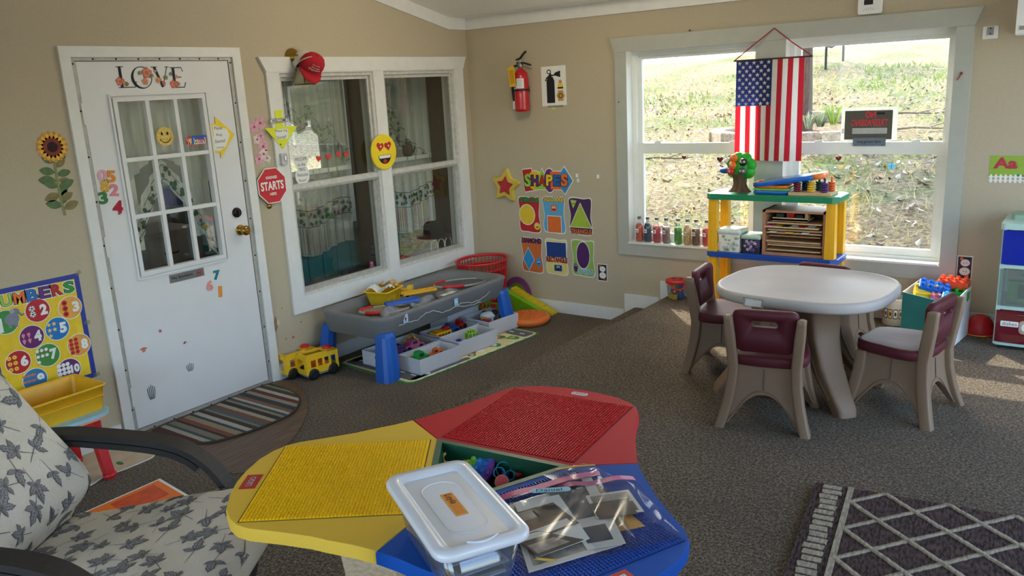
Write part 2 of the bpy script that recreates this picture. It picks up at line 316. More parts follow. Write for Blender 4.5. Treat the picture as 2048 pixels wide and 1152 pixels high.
# ------------------------------------------------------------------ window 1 (to the next room)
M_sash = mat('weathered white sash', (202, 200, 192), .5, var=.12, scale=35)
w1 = thing('window_1', loc=(0, -1.06, .4), kind='structure')
b = B(FL_(0, 0)); wallgrid(b, -2.027, -.087, .401, 1.971, [(-1.93, -1.10, .508, 1.963), (-1.0, -.19, .508, 1.963)], .018, M_white, M_white)
for v in b.bm.verts: v.co.x += .018
b.prism([(-2.027, 1.971), (-.087, 1.971), (-.047, 2.0625), (-2.075, 2.0625)], 0, .024, M_white); b.done('window_casing', w1)
for y0, y1 in ((-1.93, -1.10), (-1.0, -.19)):
    b = B(FL_(0, 0)); ring(b, (y0, y1, .508, 1.963), (y0+.022, y1-.022, .53, 1.94), -.075, .004, M_sash)
    b.box(((y0+y1)/2, 1.236, -.012), (y1-y0-.04, .03, .026), M_sash); b.box(((y0+y1)/2, 1.218, -.02), (y1-y0-.04, .022, .03), M_alu)
    ring(b, (y0+.022, y1-.022, 1.245, 1.94), (y0+.036, y1-.036, 1.255, 1.915), -.035, -.018, M_sash); ring(b, (y0+.022, y1-.022, .53, 1.21), (y0+.05, y1-.05, .556, 1.2), -.052, -.03, M_alu)
    b.done('sash_frame', w1)
    b = B(FL_(0, 0)); b.box(((y0+y1)/2, 1.59, -.027), (y1-y0-.07, .67, .004), M_glass); b.done('glass_pane', w1)
    b = B(FL_(0, 0)); b.box(((y0+y1)/2, .878, -.041), (y1-y0-.1, .646, .004), M_glass); b.done('glass_pane', w1)
    b = B(FL_(0, 0))        # deep reveal towards the next room
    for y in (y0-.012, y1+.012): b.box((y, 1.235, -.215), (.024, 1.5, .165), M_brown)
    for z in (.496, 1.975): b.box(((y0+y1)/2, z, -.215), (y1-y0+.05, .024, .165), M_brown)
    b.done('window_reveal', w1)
# ------------------------------------------------------------------ window 2 (to the garden)
w2 = thing('window_2', loc=(2.5, 0, .53), kind='structure')
b = B(FB_(0, 0)); wallgrid(b, 1.367, 3.64, .533, 2.0067, [(1.4586, 2.403, .62, 2.0066), (2.593, 3.551, .62, 2.0066)], .018, M_sage_shaded, M_white)
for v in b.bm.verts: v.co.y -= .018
b.prism([(1.367, 2.0067), (3.64, 2.0067), (3.679, 2.1028), (1.33, 2.1028)], 0, .024, M_sage_shaded); b.box((2.498, .626, -.06), (2.09, .012, .17), M_vinyl); b.done('window_casing', w2)
for x0, x1 in ((1.4586, 2.403), (2.593, 3.551)):
    b = B(FB_(0, 0)); ring(b, (x0, x1, .62, 2.008), (x0+.03, x1-.03, .65, 1.975), -.149, -.07, M_vinyl)
    ring(b, (x0+.03, x1-.03, 1.285, 1.975), (x0+.06, x1-.05, 1.355, 1.948), -.135, -.105, M_vinyl); ring(b, (x0+.03, x1-.03, .65, 1.355), (x0+.075, x1-.07, .695, 1.28), -.115, -.082, M_vinyl); b.done('sash_frame', w2)
    b = B(FB_(0, 0)); b.box(((x0+x1)/2, 1.65, -.12), (x1-x0-.1, .6, .004), M_glass); b.done('glass_pane', w2)
    b = B(FB_(0, 0)); b.box(((x0+x1)/2, .99, -.098), (x1-x0-.13, .59, .004), M_glass); b.done('glass_pane', w2)
    for k in (.2, .8):
        b = B(FB_(x0+(x1-x0)*k, 1.353)); b.box((0, .006, -.094), (.05, .012, .016), M_vinyl); b.box((.012, .014, -.094), (.06, .006, .01), M_vinyl, .15); b.done('sash_lock', w2)
# entrance floor of wood-look vinyl
b = B(); P = smooth([fl(*q) for q in ((262, 868), (400, 812), (549, 764), (580, 768), (605, 783), (615, 805), (612, 832), (596, 866), (560, 905), (520, 936), (470, 949), (430, 935), (380, 905), (320, 885))], 3)
b.prism(P, .0005, .006, wood('dark vinyl planks', (92, 70, 54), 7, (9, .9, 1), .5)); b.done('floor_entry', kind='structure')
# wall damage beside the door: gouged plaster
b = B(FL_(0, 0, .0012)); mg = mat('torn plaster', (150, 118, 86), .9, var=.3, scale=90); mg2 = mat('bare plaster', (206, 196, 176), .9, var=.2, scale=90)
for (u, v, r, q, w) in ((551, 648, .016, mg, 2.6), (556, 644, .012, mg2, 2.0), (548, 660, .01, mg, 3.5), (586, 674, .01, mg, 1), (572, 678, .006, mg, 1.2), (602, 644, .006, mg, 1), (564, 617, .006, mg, .7)):
    y, z = wl(u, v); b.poly([(y+r*(1+.35*sin(3*a+u))*cos(a), z+w*r*(1+.3*cos(4*a+v))*sin(a)) for a in [k*pi/9 for k in range(18)]], 0, q)
b.done('trim_4', kind='structure')
# a globe added above the view to brighten the room
x, y, z = 1.5, -1.5, 2.50
t = thing('pendant_lamp', 'white glass globe added out of view to brighten the room', 'lamp', (x, y, z-.13))
b = B(); b.tube([(x, y, z+.1), (x, y, top(y))], .006, M_dark); b.lathe([(.06, 0), (.05, .02)], M_white, (x, y, top(y)-.021), 20); b.lathe([(.035, 0), (.035, .06)], M_brass, (x, y, z+.115), 16); b.done('stem', t)
b = B(); b.lathe([(.045, .12), (.10, .085), (.128, .03), (.13, 0), (.12, -.05), (.08, -.103), (.01, -.13)], mat('lit globe glass', (255, 240, 214), .4, emit=FILL_E), (x, y, z), 28, cap=False); b.done('globe', t)
# ------------------------------------------------------------------ outdoors: hillside garden behind the big window
def ground_mat():
    m = bpy.data.materials.new('dry winter lawn'); m.use_nodes = True; nt = m.node_tree; N = nt.nodes; L = nt.links; p = N['Principled BSDF']
    tc = N.new('ShaderNodeTexCoord')
    def noise(s, d=6, r=.6):
        n = N.new('ShaderNodeTexNoise'); n.inputs['Scale'].default_value = s; n.inputs['Detail'].default_value = d; n.inputs['Roughness'].default_value = r; L.new(tc.outputs['Object'], n.inputs['Vector']); return n.outputs[0]
    def ramp(src, st):
        r = N.new('ShaderNodeValToRGB'); e = r.color_ramp.elements
        while len(e) < len(st): e.new(.5)
        for q, (t, c) in zip(e, st): q.position = t; q.color = lin(c)+(1,)
        L.new(src, r.inputs[0]); return r.outputs[0]
    fine = noise(22, 8, .75); big = noise(.9, 4)
    straw = ramp(fine, [(.36, (74, 59, 43)), (.46, (134, 115, 83)), (.54, (165, 149, 110)), (.66, (190, 181, 152))])
    green = ramp(fine, [(.36, (51, 62, 29)), (.47, (102, 114, 53)), (.56, (136, 142, 78)), (.68, (168, 170, 120))])
    mx = N.new('ShaderNodeMix'); mx.data_type = 'RGBA'; rr = ramp(big, [(.46, (0, 0, 0)), (.62, (255, 255, 255))])
    L.new(rr, mx.inputs[0]); L.new(straw, mx.inputs[6]); L.new(green, mx.inputs[7]); L.new(mx.outputs[2], p.inputs['Base Color']); p.inputs['Roughness'].default_value = 1
    bu = N.new('ShaderNodeBump'); bu.inputs['Strength'].default_value = 1; bu.inputs['Distance'].default_value = .08; L.new(fine, bu.inputs['Height']); L.new(bu.outputs[0], p.inputs['Normal'])
    return m
M_lawn = ground_mat()
def gz(x, y): return .15+.14*(y-.3)+.03*sin(x*1.3+y*.7)+.02*sin(2.9*x-1.7*y) if y > .3 else .15
def edge(x): return 15.2+.2*(x+5.8)          # where the lawn ends and the gravel road begins
b = B(); b.grid(lambda u, v: (-16+36*u, .15+(edge(-16+36*u)-.15)*v, gz(-16+36*u, .15+(edge(-16+36*u)-.15)*v)), 90, 60, M_lawn); b.done('lawn', kind='structure', keep=True, normals=False)
M_road = mat('pale gravel', (222, 214, 204), .95, var=.18, scale=14, bump=.5)
b = B(); b.grid(lambda u, v: (-16+36*u, edge(-16+36*u)+20*v, gz(-16+36*u, edge(-16+36*u))+2.9*v+.01), 60, 20, M_road); b.done('road', kind='structure', keep=True, normals=False)
b = B(); b.box((0, -15, -.16), (70, 30.2, .1), M_lawn); b.done('yard', kind='structure', keep=True)
b = B(); b.box((9.6, -3.0, .06), (7.9, 9, .12), mat('pale concrete', (222, 216, 204), .9, var=.05, scale=3)); b.done('patio', kind='structure', keep=True)  # unseen pale slab, added to bounce sunlight up to the ceiling
def gl_(u, v):              # pixel -> point on the hillside
    d = ray(u, v); t = 5.0
    for _ in range(60):
        q = CAM+d*t; t += (gz(q.x, q.y)-q.z)/(d.z-.14*d.y)
    return CAM+d*t
# stone planter ring round the tree
M_stone = mat('tan retaining wall block', (186, 160, 130), .95, var=.35, scale=28, bump=1.0)
M_stone2 = mat('greyer retaining wall block', (166, 142, 118), .95, var=.4, scale=28, bump=1.0)
pc = Vector((.78, 6.25)); rad = 1.10; n_ = 0
for lay in range(2):
    for k in range(16):
        a = 2*pi*(k+.5*lay)/16+.1; x, y = pc.x+rad*cos(a), pc.y+rad*.85*sin(a); z = gz(pc.x, pc.y-1.05)-.04+lay*.15 if sin(a) < .3 else gz(x, y)-.03+lay*.1
        if lay and sin(a) > .45: continue
        b = B(RZ((x, y, z), a+pi/2)); P = [(-.225, -.1), (.225, -.1), (.185, .1), (-.185, .1)]; b.prism(P, 0, .148, (M_stone, M_stone2)[(k+lay) % 2], bev=.015)
        o = b.done('retaining_block', label='rough tan concrete block in the curved planter wall round the tree', cat='block', group='planter wall blocks outside')
M_mulch = mat('brown mulch', (92, 70, 54), 1, var=.4, scale=40, bump=1)
b = B(); b.prism(circ(pc.x, pc.y, rad-.15, .85*(rad-.15)), gz(pc.x, pc.y-1)-.2, gz(pc.x, pc.y-1.05)+.21, M_mulch); b.done('planting_soil', label='brown mulch bed inside the stone planter', cat='soil')
# tree whose crown shades the lawn
tx, ty = (lambda q: (q.x, q.y))(CAM+ray(1607, 245)*((6.45-CAM.y)/ray(1607, 245).y)); tz = gz(tx, ty)-.1
M_bark = mat('grey brown bark', (92, 76, 62), .95, var=.4, scale=24, bump=1, stretch=(3, 3, .5))
T_ = thing('tree', 'grey-barked tree growing from the stone planter behind the flag', 'tree', (tx, ty, tz))
b = B(); b.tube([(tx, ty, tz), (tx+.01, ty, tz+1.2), (tx+.04, ty+.03, tz+2.6), (tx+.02, ty, tz+4.4)], [.13, .082, .074, .06], M_bark, 14)
rr = random.Random(3); tips = []
for k in range(11):
    a = k*2.4; z0 = tz+2.7+.17*k; L_ = 1.6-.08*k; p0 = Vector((tx, ty, z0)); p1 = p0+Vector((cos(a)*L_*.5, sin(a)*L_*.5, .5)); p2 = p0+Vector((cos(a)*L_, sin(a)*L_, 1.2)); b.tube([p0, p1, p2], [.04, .025, .01], M_bark, 6); tips += [p1, p2, (p1+p2)/2]
b.done('trunk', T_)
M_leafo = mat('evergreen foliage', (70, 92, 48), .8, var=.4, scale=9, trl=.25)
b = B()
for k in range(5200):
    c = rr.choice(tips)+Vector((rr.gauss(0, .45), rr.gauss(0, .45), rr.gauss(.1, .4))); d = Vector((rr.gauss(0, 1), rr.gauss(0, 1), rr.gauss(0, 1))).normalized(); e = d.orthogonal().normalized(); s = .10+.07*rr.random()
    b.add([c, c+d*s+e*s*.5, c+d*2*s, c+d*s-e*s*.5], [(0, 1, 2, 3)], M_leafo)
b.done('foliage', T_, normals=False)
q = gl_(1745, 141); c = Vector((q.x, q.y, q.z))+Vector((-.87, 1, 1.27))*3.3; g0 = gz(c.x, c.y)
T_ = thing('tree', 'slim tree far up the slope, hidden behind the window post', 'tree', (c.x, c.y, g0)); b = B(); b.tube([(c.x, c.y, g0-.1), (c.x, c.y, c.z)], [.07, .04], M_bark, 8); b.done('trunk', T_); b = B()
for k in range(1500):
    p = c+Vector((rr.gauss(0, .5), rr.gauss(0, .32), rr.gauss(0, .28))); d = Vector((rr.gauss(0, 1), rr.gauss(0, 1), rr.gauss(0, 1))).normalized(); e = d.orthogonal().normalized(); s = .09; b.add([p, p+d*s+e*s*.5, p+d*2*s, p+d*s-e*s*.5], [(0, 1, 2, 3)], M_leafo)
b.done('foliage', T_, normals=False)
# spiky plants in the planter
M_blade = mat('yellow green leaves', (150, 172, 74), .7, var=.25, trl=.3); M_blade2 = mat('grey green leaves', (132, 146, 116), .7, var=.25, trl=.3)
for k, (u, v, h, m, lb) in enumerate(((1668, 241, .27, M_blade, 'bright yellow-green spiky plant in the planter right of the tree'), (1640, 246, .2, M_blade2, 'grey-green spiky plant between tree trunk and bright plant'), (1618, 250, .2, M_blade2, 'grey-green spiky plant at the foot of the tree trunk'))):
    q = CAM+ray(u, v)*((5.85-CAM.y)/ray(u, v).y); b = B()
    for j in range(34):
        a = rr.random()*2*pi; l = h*(.7+.5*rr.random()); o = Vector((cos(a), sin(a), 0)); w = Vector((-sin(a), cos(a), 0))*.011; p = Vector((q.x, q.y, q.z-.05))+o*.05*rr.random()
        b.add([p-w, p+w, p+o*l*.35+Vector((0, 0, l*.75))+w*.7, p+o*l*.35+Vector((0, 0, l*.75))-w*.7, p+o*l*.7+Vector((0, 0, l))], [(0, 1, 2, 3), (3, 2, 4)], m)
    b.done('spiky_plant', label=lb, cat='plant', normals=False)
# two black posts with a sagging chain up on the slope
M_iron = mat('black iron', (36, 34, 34), .6)
q0 = gl_(1651, 139); q1 = gl_(1686, 122)
for q, lb in ((q0, 'thin black garden post left of the bush shadow'), (q1, 'thin black garden post further up the slope')):
    b = B(); b.tube([(q.x, q.y, q.z-.05), (q.x, q.y, q.z+.75)], .025, M_iron); b.done('garden_post', label=lb, cat='post')
b = B(); b.tube([q0.lerp(q1, t)+Vector((0, 0, .45+.12*t-.12*sin(pi*t))) for t in [i/8 for i in range(9)]], .016, M_iron); b.done('chain', label='black chain sagging between the two garden posts', cat='chain')
# fallen leaves, twigs and tufts close to the window
b = B(); lf = [mat('dead leaf tan', (165, 147, 120), .9, var=.3), mat('dead leaf brown', (96, 70, 50), .9, var=.3), mat('dead leaf pale', (189, 181, 165), .9, var=.2)]
for k in range(5200):
    x = rr.uniform(-5, 6); y = .5+9.5*rr.random()**1.5; z = gz(x, y)+.01
    if (x < .2 and y < 3.4) or ((x-pc.x)/1.5)**2+((y-pc.y)/1.3)**2 < 1: continue
    a = rr.random()*6.3; s = .018+.03*rr.random(); t = rr.gauss(0, .5)
    c, sn = cos(a)*s, sin(a)*s; b.add([(x-c, y-sn, z), (x+sn*.5, y-c*.5, z+s*t), (x+c, y+sn, z+s*.8), (x-sn*.5, y+c*.5, z+s*.3)], [(0, 1, 2, 3)], lf[k % 3])
b.done('leaf_litter', label='fallen leaves scattered over the lawn outside the window', cat='leaves', kind='stuff', normals=False)
b = B(); gb = [mat('straw blade', (178, 165, 120), .9, var=.2, trl=.3), mat('green blade', (120, 136, 62), .9, var=.25, trl=.3)]
for k in range(9000):
    x = rr.uniform(-6, 6); y = .5+12*rr.random()**1.3; z = gz(x, y)
    if (x < .2 and y < 3.4) or ((x-pc.x)/1.5)**2+((y-pc.y)/1.3)**2 < 1: continue
    h = .05+.06*rr.random(); a = rr.random()*6.3; w = .006+.0012*y; m = gb[1 if sin(x*1.9+1.3*sin(y))+sin(y*1.2+x) > .5 else 0]
    b.add([(x-w*cos(a), y-w*sin(a), z), (x+w*cos(a), y+w*sin(a), z), (x+rr.gauss(0, .04), y+rr.gauss(0, .04), z+h)], [(0, 1, 2)], m)
b.done('grass', label='tufts of straw and green grass on the slope', cat='grass', kind='stuff', normals=False)
for k, (u, v, w) in enumerate(((1830, 232, .5), (1850, 262, .4), (1330, 322, .35))):
    q = gl_(u, v); b = B(); b.tube([q+Vector((-w, .05, .02)), q+Vector((-.3*w, -.05, .05)), q+Vector((.4*w, .03, .03)), q+Vector((w, .1, .04))], [.012, .012, .009, .005], M_bark, 6); b.tube([q+Vector((.1*w, 0, .04)), q+Vector((.5*w, .25, .09))], [.008, .003], M_bark, 5); b.done('fallen_branch', label=('bare fallen branch right of the no trespassing sign', 'bare fallen branch below another at the right pane edge', 'bare fallen branch behind the left lower window pane')[k], cat='branch')
b = B(); b.grid(lambda u, v: (-4.2-14*u, -9+18*v, -.1+3.2*u**.8+.05*sin(9*v)), 20, 20, M_lawn); b.done('bank', kind='structure', keep=True, normals=False)
b = B(); b.box((-11, 6.5, 2.6), (2.5, 3.5, 3.2), mat('white clapboard', (226, 228, 228), .7)); b.box((-11, 6.5, 4.3), (3.0, 4.0, .3), mat('grey shingle', (110, 108, 106), .9)); b.done('neighbour_house', label='white clapboard house on the bank beyond the next room', cat='house')
# ------------------------------------------------------------------ the next room, seen through the door glass and window 1
M_wall2 = mat('grey green paint', (170, 172, 160), .9, var=.03); M_tealw = mat('teal painted panelling', (28, 96, 102), .6, var=.08)
b = B(); b.box((-2.2, -2.4, -.05), (4.1, 10.4, .1), mat('dark laminate', (70, 56, 46), .5, var=.2)); b.done('floor_adjoining', kind='structure', keep=True)
b = B(); b.box((-2.2, -2.4, 2.45), (4.1, 10.4, .1), M_ceil); b.done('ceiling_adjoining', kind='structure', keep=True)
b = B(Matrix(((0, 0, 1, -3.6), (1, 0, 0, 0), (0, 1, 0, 0), (0, 0, 0, 1)))); wallgrid(b, -7.6, 2.8, 0, 2.4, [(-3.4, -2.2, .9, 2.0), (-.3, 1.9, .85, 2.05)], .12, M_wall2, M_white); b.done('wall_adjoining_far', kind='structure', keep=True)
b = B(Matrix(((1, 0, 0, 0), (0, 0, -1, 2.75), (0, 1, 0, 0), (0, 0, 0, 1)))); wallgrid(b, -3.7, -.13, 0, 2.4, [(-2.6, -.7, .8, 2.1)], .12, M_wall2, M_white); b.done('wall_adjoining_end', kind='structure', keep=True)
b = B(); b.box((-1.9, -7.6, 1.2), (3.6, .12, 2.4), M_wall2); b.box((-.07, 1.45, 1.2), (.12, 2.6, 2.4), M_wall2); b.done('wall_adjoining_side', kind='structure', keep=True)
for k, (x, y0, y1) in enumerate(((-3.66, -3.4, -2.2), (-3.66, -.3, 1.9))):
    w = thing('window_%d' % (3+k), loc=(x, (y0+y1)/2, .85), kind='structure'); b = B(FL_(0, 0, x)); ring(b, (y0, y1, .85, 2.05), (y0+.05, y1-.05, .92, 1.98), -.03, .03, M_white); b.box(((y0+y1)/2, 1.45, 0), (y1-y0, .05, .05), M_white); b.box(((y0+y1)/2, 1.45, 0), (.05, 1.1, .05), M_white); b.done('sash_frame', w)
b = B(); b.box((-.62, -1.23, .43), (.5, 1.3, .86), M_tealw)
for k in range(9): b.box((-.368, -1.78+.14*k, .43), (.01, .1, .74), M_tealw)
b.done('cabinet', label='teal panelled cabinet below the ivy curtain behind the left pane', cat='cabinet')
# curtains with an ivy border
M_sheer = mat('sheer curtain cloth', (176, 180, 170), .95, var=.05, scale=8, trl=.45); M_ivy = mat('ivy print', (72, 104, 76), .9, var=.3, trl=.35); M_line = mat('black print line', (50, 54, 50), .9)
LEAF = [(0, -1), (.45, -.75), (.95, -.8), (.7, -.2), (1, .2), (.45, .3), (0, 1), (-.45, .3), (-1, .2), (-.7, -.2), (-.95, -.8), (-.45, -.75)]
M_sheer2 = mat('bright sheer cloth', (236, 236, 226), .95, var=.04, scale=8, trl=.35)
def curtain(name, label, x, y0, y1, zt, zb, band=None, folds=9, amp=.02, stripes=False, group=None, sd=1, line=True):
    """zt, zb: height of top and hem as functions of s in 0..1; band: ivy border height range above the hem"""
    r = random.Random(sd); b = B(); ph = r.random()*6; X = lambda s: x+amp*sin(2*pi*folds*s+ph)+amp*.5*sin(2*pi*folds*1.7*s+1)
    f = lambda s, t: (X(s), y0+(y1-y0)*s, zb(s)+(zt(s)-zb(s))*t)
    b.grid(f, 70, 10, M_sheer2 if y1 < -2.2 else M_sheer)
    if band:
        k = 0; n = int((y1-y0)/.032)
        for i in range(n):
            for j in range(2):
                s = (i+.5+.3*r.uniform(-1, 1))/n; z = zb(s)+band[0]+(band[1]-band[0])*(.28+.45*j+.12*r.uniform(-1, 1)); a = r.random()*6.3; q = .016*(1+.3*r.random())
                b.add([(X(s)+.007, y0+(y1-y0)*s+q*(u*cos(a)-v*sin(a)), z+q*(u*sin(a)+v*cos(a))) for u, v in LEAF], [tuple(range(12))], M_ivy)
        if line:
            for zz in band: b.grid(lambda s, t: (X(s)+.006, y0+(y1-y0)*s, zb(s)+zz+.005*t), 60, 1, M_line)
    if stripes:
        for i in range(34):
            s = r.random(); b.grid(lambda u, t: (X(s+.0012*u)+.006, y0+(y1-y0)*(s+.003*u), zb(s)+.012+(band[0]-.02)*t), 1, 4, M_line)
    return b.done(name, label=label, cat='curtain', group=group, normals=False)
c_ = lambda z: (lambda s: z)
for k, (y0, y1, nm) in enumerate(((-1.96, -1.12, 'left'), (-1.03, -.02, 'right'))):
    curtain('cafe_curtain', 'short cafe curtain with ivy border behind the %s lower pane' % nm, -.31, y0, y1, lambda s: 1.3, lambda s: .71+.03*sin(9*s)+(.16 if 0 else 0), (.21, .33), 11, .012, True, sd=k+2)
curtain('swag_curtain', 'ivy-bordered swag valance behind the left upper pane', -.34, -1.75, -1.1, c_(2.0), lambda s: 1.62-.30*max(0, (s-.35)/.65)**1.5-.06*sin(s*22), (.02, .1), 10, .02, sd=4)
curtain('drape', 'long white curtain panel at the right of the left upper pane', -.36, -1.33, -1.1, c_(2.0), c_(.9), None, 4, .025, sd=5)
curtain('swag_curtain', 'ivy-bordered arched swag valance behind the right upper pane', -.34, -1.02, -.45, c_(2.0), lambda s: 1.52+.12*sin(pi*min(1, s*1.1))-.16*max(0, s-.7)/.3, (.02, .13), 10, .02, sd=6)
curtain('drape', 'long white curtain panel at the right of the right upper pane', -.37, -.62, -.02, c_(2.0), lambda s: 1.45-.35*s, (.02, .11), 6, .02, sd=7)
curtain('door_curtain', 'sheer gathered curtain behind the top of the door glass', -.12, -3.05, -2.44, c_(1.9), lambda s: 1.45-.08*cos(2*pi*s)-.02, None, 11, .012, sd=8)
curtain('door_swag', 'ivy-bordered swag curtain draped across the middle of the door glass', -.10, -3.03, -2.46, lambda s: 1.5-.9*abs(s-.5)**1.15, lambda s: 1.37-1.15*abs(s-.5)**1.2, (.02, .10), 9, .01, sd=9)
curtain('drape', 'plain sheer curtain panel hanging left inside the door glass', -.14, -3.05, -2.9, c_(1.55), c_(1.0), None, 3, .012, sd=10)
curtain('drape', 'plain sheer curtain panel hanging right inside the door glass', -.14, -2.58, -2.44, c_(1.55), c_(1.02), None, 3, .012, sd=11)
# furniture seen through the door glass
M_grey = mat('grey white drawers', (150, 146, 140), .6)
t = thing('drawer_chest', 'pale grey chest of drawers behind the lower left door panes', 'chest', (-.9, -2.45, 0)); b = B(); b.box((-.9, -2.45, .5), (.5, .5, 1.0), M_grey); b.done('body', t)
for k in range(4):
    b = B(); b.box((-.645, -2.45, .14+.24*k), (.02, .46, .21), M_grey); dr = b.done('drawer', t); b = B(); b.tube([(-.63, -2.5, .14+.24*k), (-.61, -2.48, .14+.24*k), (-.61, -2.42, .14+.24*k), (-.63, -2.4, .14+.24*k)], .006, M_dark); b.done('handle', dr)
b = B(); b.box((-1.3, -1.75, .35), (.7, .8, .7), M_dark); b.done('desk', label='black desk behind the middle door panes', cat='desk')
t = thing('monitor', 'black computer monitor on the desk behind the door glass', 'monitor', (-1.3, -1.75, .7)); b = B(); b.box((-1.25, -1.75, 1.02), (.05, .62, .42), M_dark); b.done('screen_case', t); b = B(); b.lathe([(.12, 0), (.12, .015), (.03, .02), (.03, .14)], M_dark, (-1.3, -1.75, .7)); b.done('stand', t)
t = thing('storage_tin', 'white and teal patterned container beyond the lower right door pane', 'container', (-.66, -2.05, .71)); b = B(); b.box((-.66, -2.05, .99), (.2, .2, .28), mat('white speckled', (206, 220, 218), .5, var=.3, scale=60)); b.done('body', t); b = B(); b.box((-.66, -2.05, .78), (.205, .205, .14), M_teal); b.done('base', t)
b = B(); b.box((-.66, -2.05, .355), (.3, .22, .708), M_dark); b.done('side_table', label='dark side table below the teal patterned container', cat='table')
# things on the ledge between the two rooms
M_felt = mat('black felt', (26, 26, 28), .9)
y, z = wl(868, 462, -.2); t = thing('wire_stand', 'white wire stand with scrolls under a black hat', 'stand', (-.2, y, .51)); b = B(); b.tube(circ(0, 0, .11, .11, 28) and [(-.2+.08*cos(a), y+.13*sin(a), .62) for a in [k*pi/12 for k in range(24)]], .005, M_wht, 6, True)
for k in range(3):
    yy = y-.09+.09*k; b.tube([(-.13, yy-.04, .51)]+[(-.13, yy-.04*cos(q), .56+.05*sin(q)) for q in [pi*i/8 for i in range(9)]]+[(-.13, yy+.04, .51)], .004, M_wht, 6)
b.done('wire_frame', t)
b = B(RZ((-.2, y, .625))); b.lathe([(.15, .0), (.15, .006), (.095, .012), (.09, .05), (.084, .1), (.06, .125), (.02, .13)], M_felt, seg=28); b.done('hat', label='black brimmed hat on a white wire stand behind the right lower pane', cat='hat')
y, z = wl(808, 512, -.13); b = B(RZ((-.14, y, .51))); b.loft([[(-.02, -.05, .012), (.02, -.05, .012), (.02, -.05, .03), (-.02, -.05, .03)], [(-.022, -.02, .01), (.022, -.02, .01), (.022, -.02, .035), (-.022, -.02, .035)], [(-.016, .0, .01), (.016, .0, .01), (.016, .0, .05), (-.016, .0, .05)], [(-.022, .03, .01), (.022, .03, .01), (.02, .03, .036), (-.02, .03, .036)], [(-.02, .055, .012), (.02, .055, .012), (.018, .055, .03), (-.018, .055, .03)]], M_red)
for yy in (-.03, .035):
    for xx in (-.022, .022): b.lathe([(.011, -.004), (.011, .004)], M_dark, F=Matrix(((0, 0, 1, -.14+xx), (1, 0, 0, y+yy), (0, 1, 0, .521), (0, 0, 0, 1))), seg=12)
b.done('toy_car', label='small red toy car on the window ledge behind the right pane', cat='toy car')
y, z = wl(745, 527, -.12); b = B(); b.ball((-.13, y, .535), (.02, .02, .025), M_pink); b.ball((-.13, y, .565), .015, M_pink); b.done('toy_figure', label='tiny pink toy figure on the ledge behind the left pane', cat='toy')
y, z = wl(690, 543, -.12); b = B(); b.box((-.12, y, .54), (.012, .055, .06), mat('dark frame', (60, 52, 48), .6)); b.done('small_card', label='small dark square card propped at the foot of the left pane', cat='card')
# brown pot and headband on the far sill: round dark shape behind the upper right pane
y, z = wl(819, 280, -.3); t = thing('basket_pot', 'small brown pot with wire handle on the curtain rail behind the right upper pane', 'pot', (-.33, y, 1.3)); b = B(); b.lathe([(.03, 0), (.045, .03), (.042, .09), (.035, .1)], M_brown, (-.33, y, 1.3)); b.done('body', t); b = B(); b.tube([(-.33, y+.05*cos(a), 1.38+.06*sin(a)) for a in [pi*i/10 for i in range(11)]], .003, M_dark, 6); b.done('handle', t)
b = B(); b.box((-.33, -1.0, 1.285), (.06, 2.1, .03), M_white); b.done('curtain_rail', label='white curtain rail across the middle behind the paired windows', cat='rail')
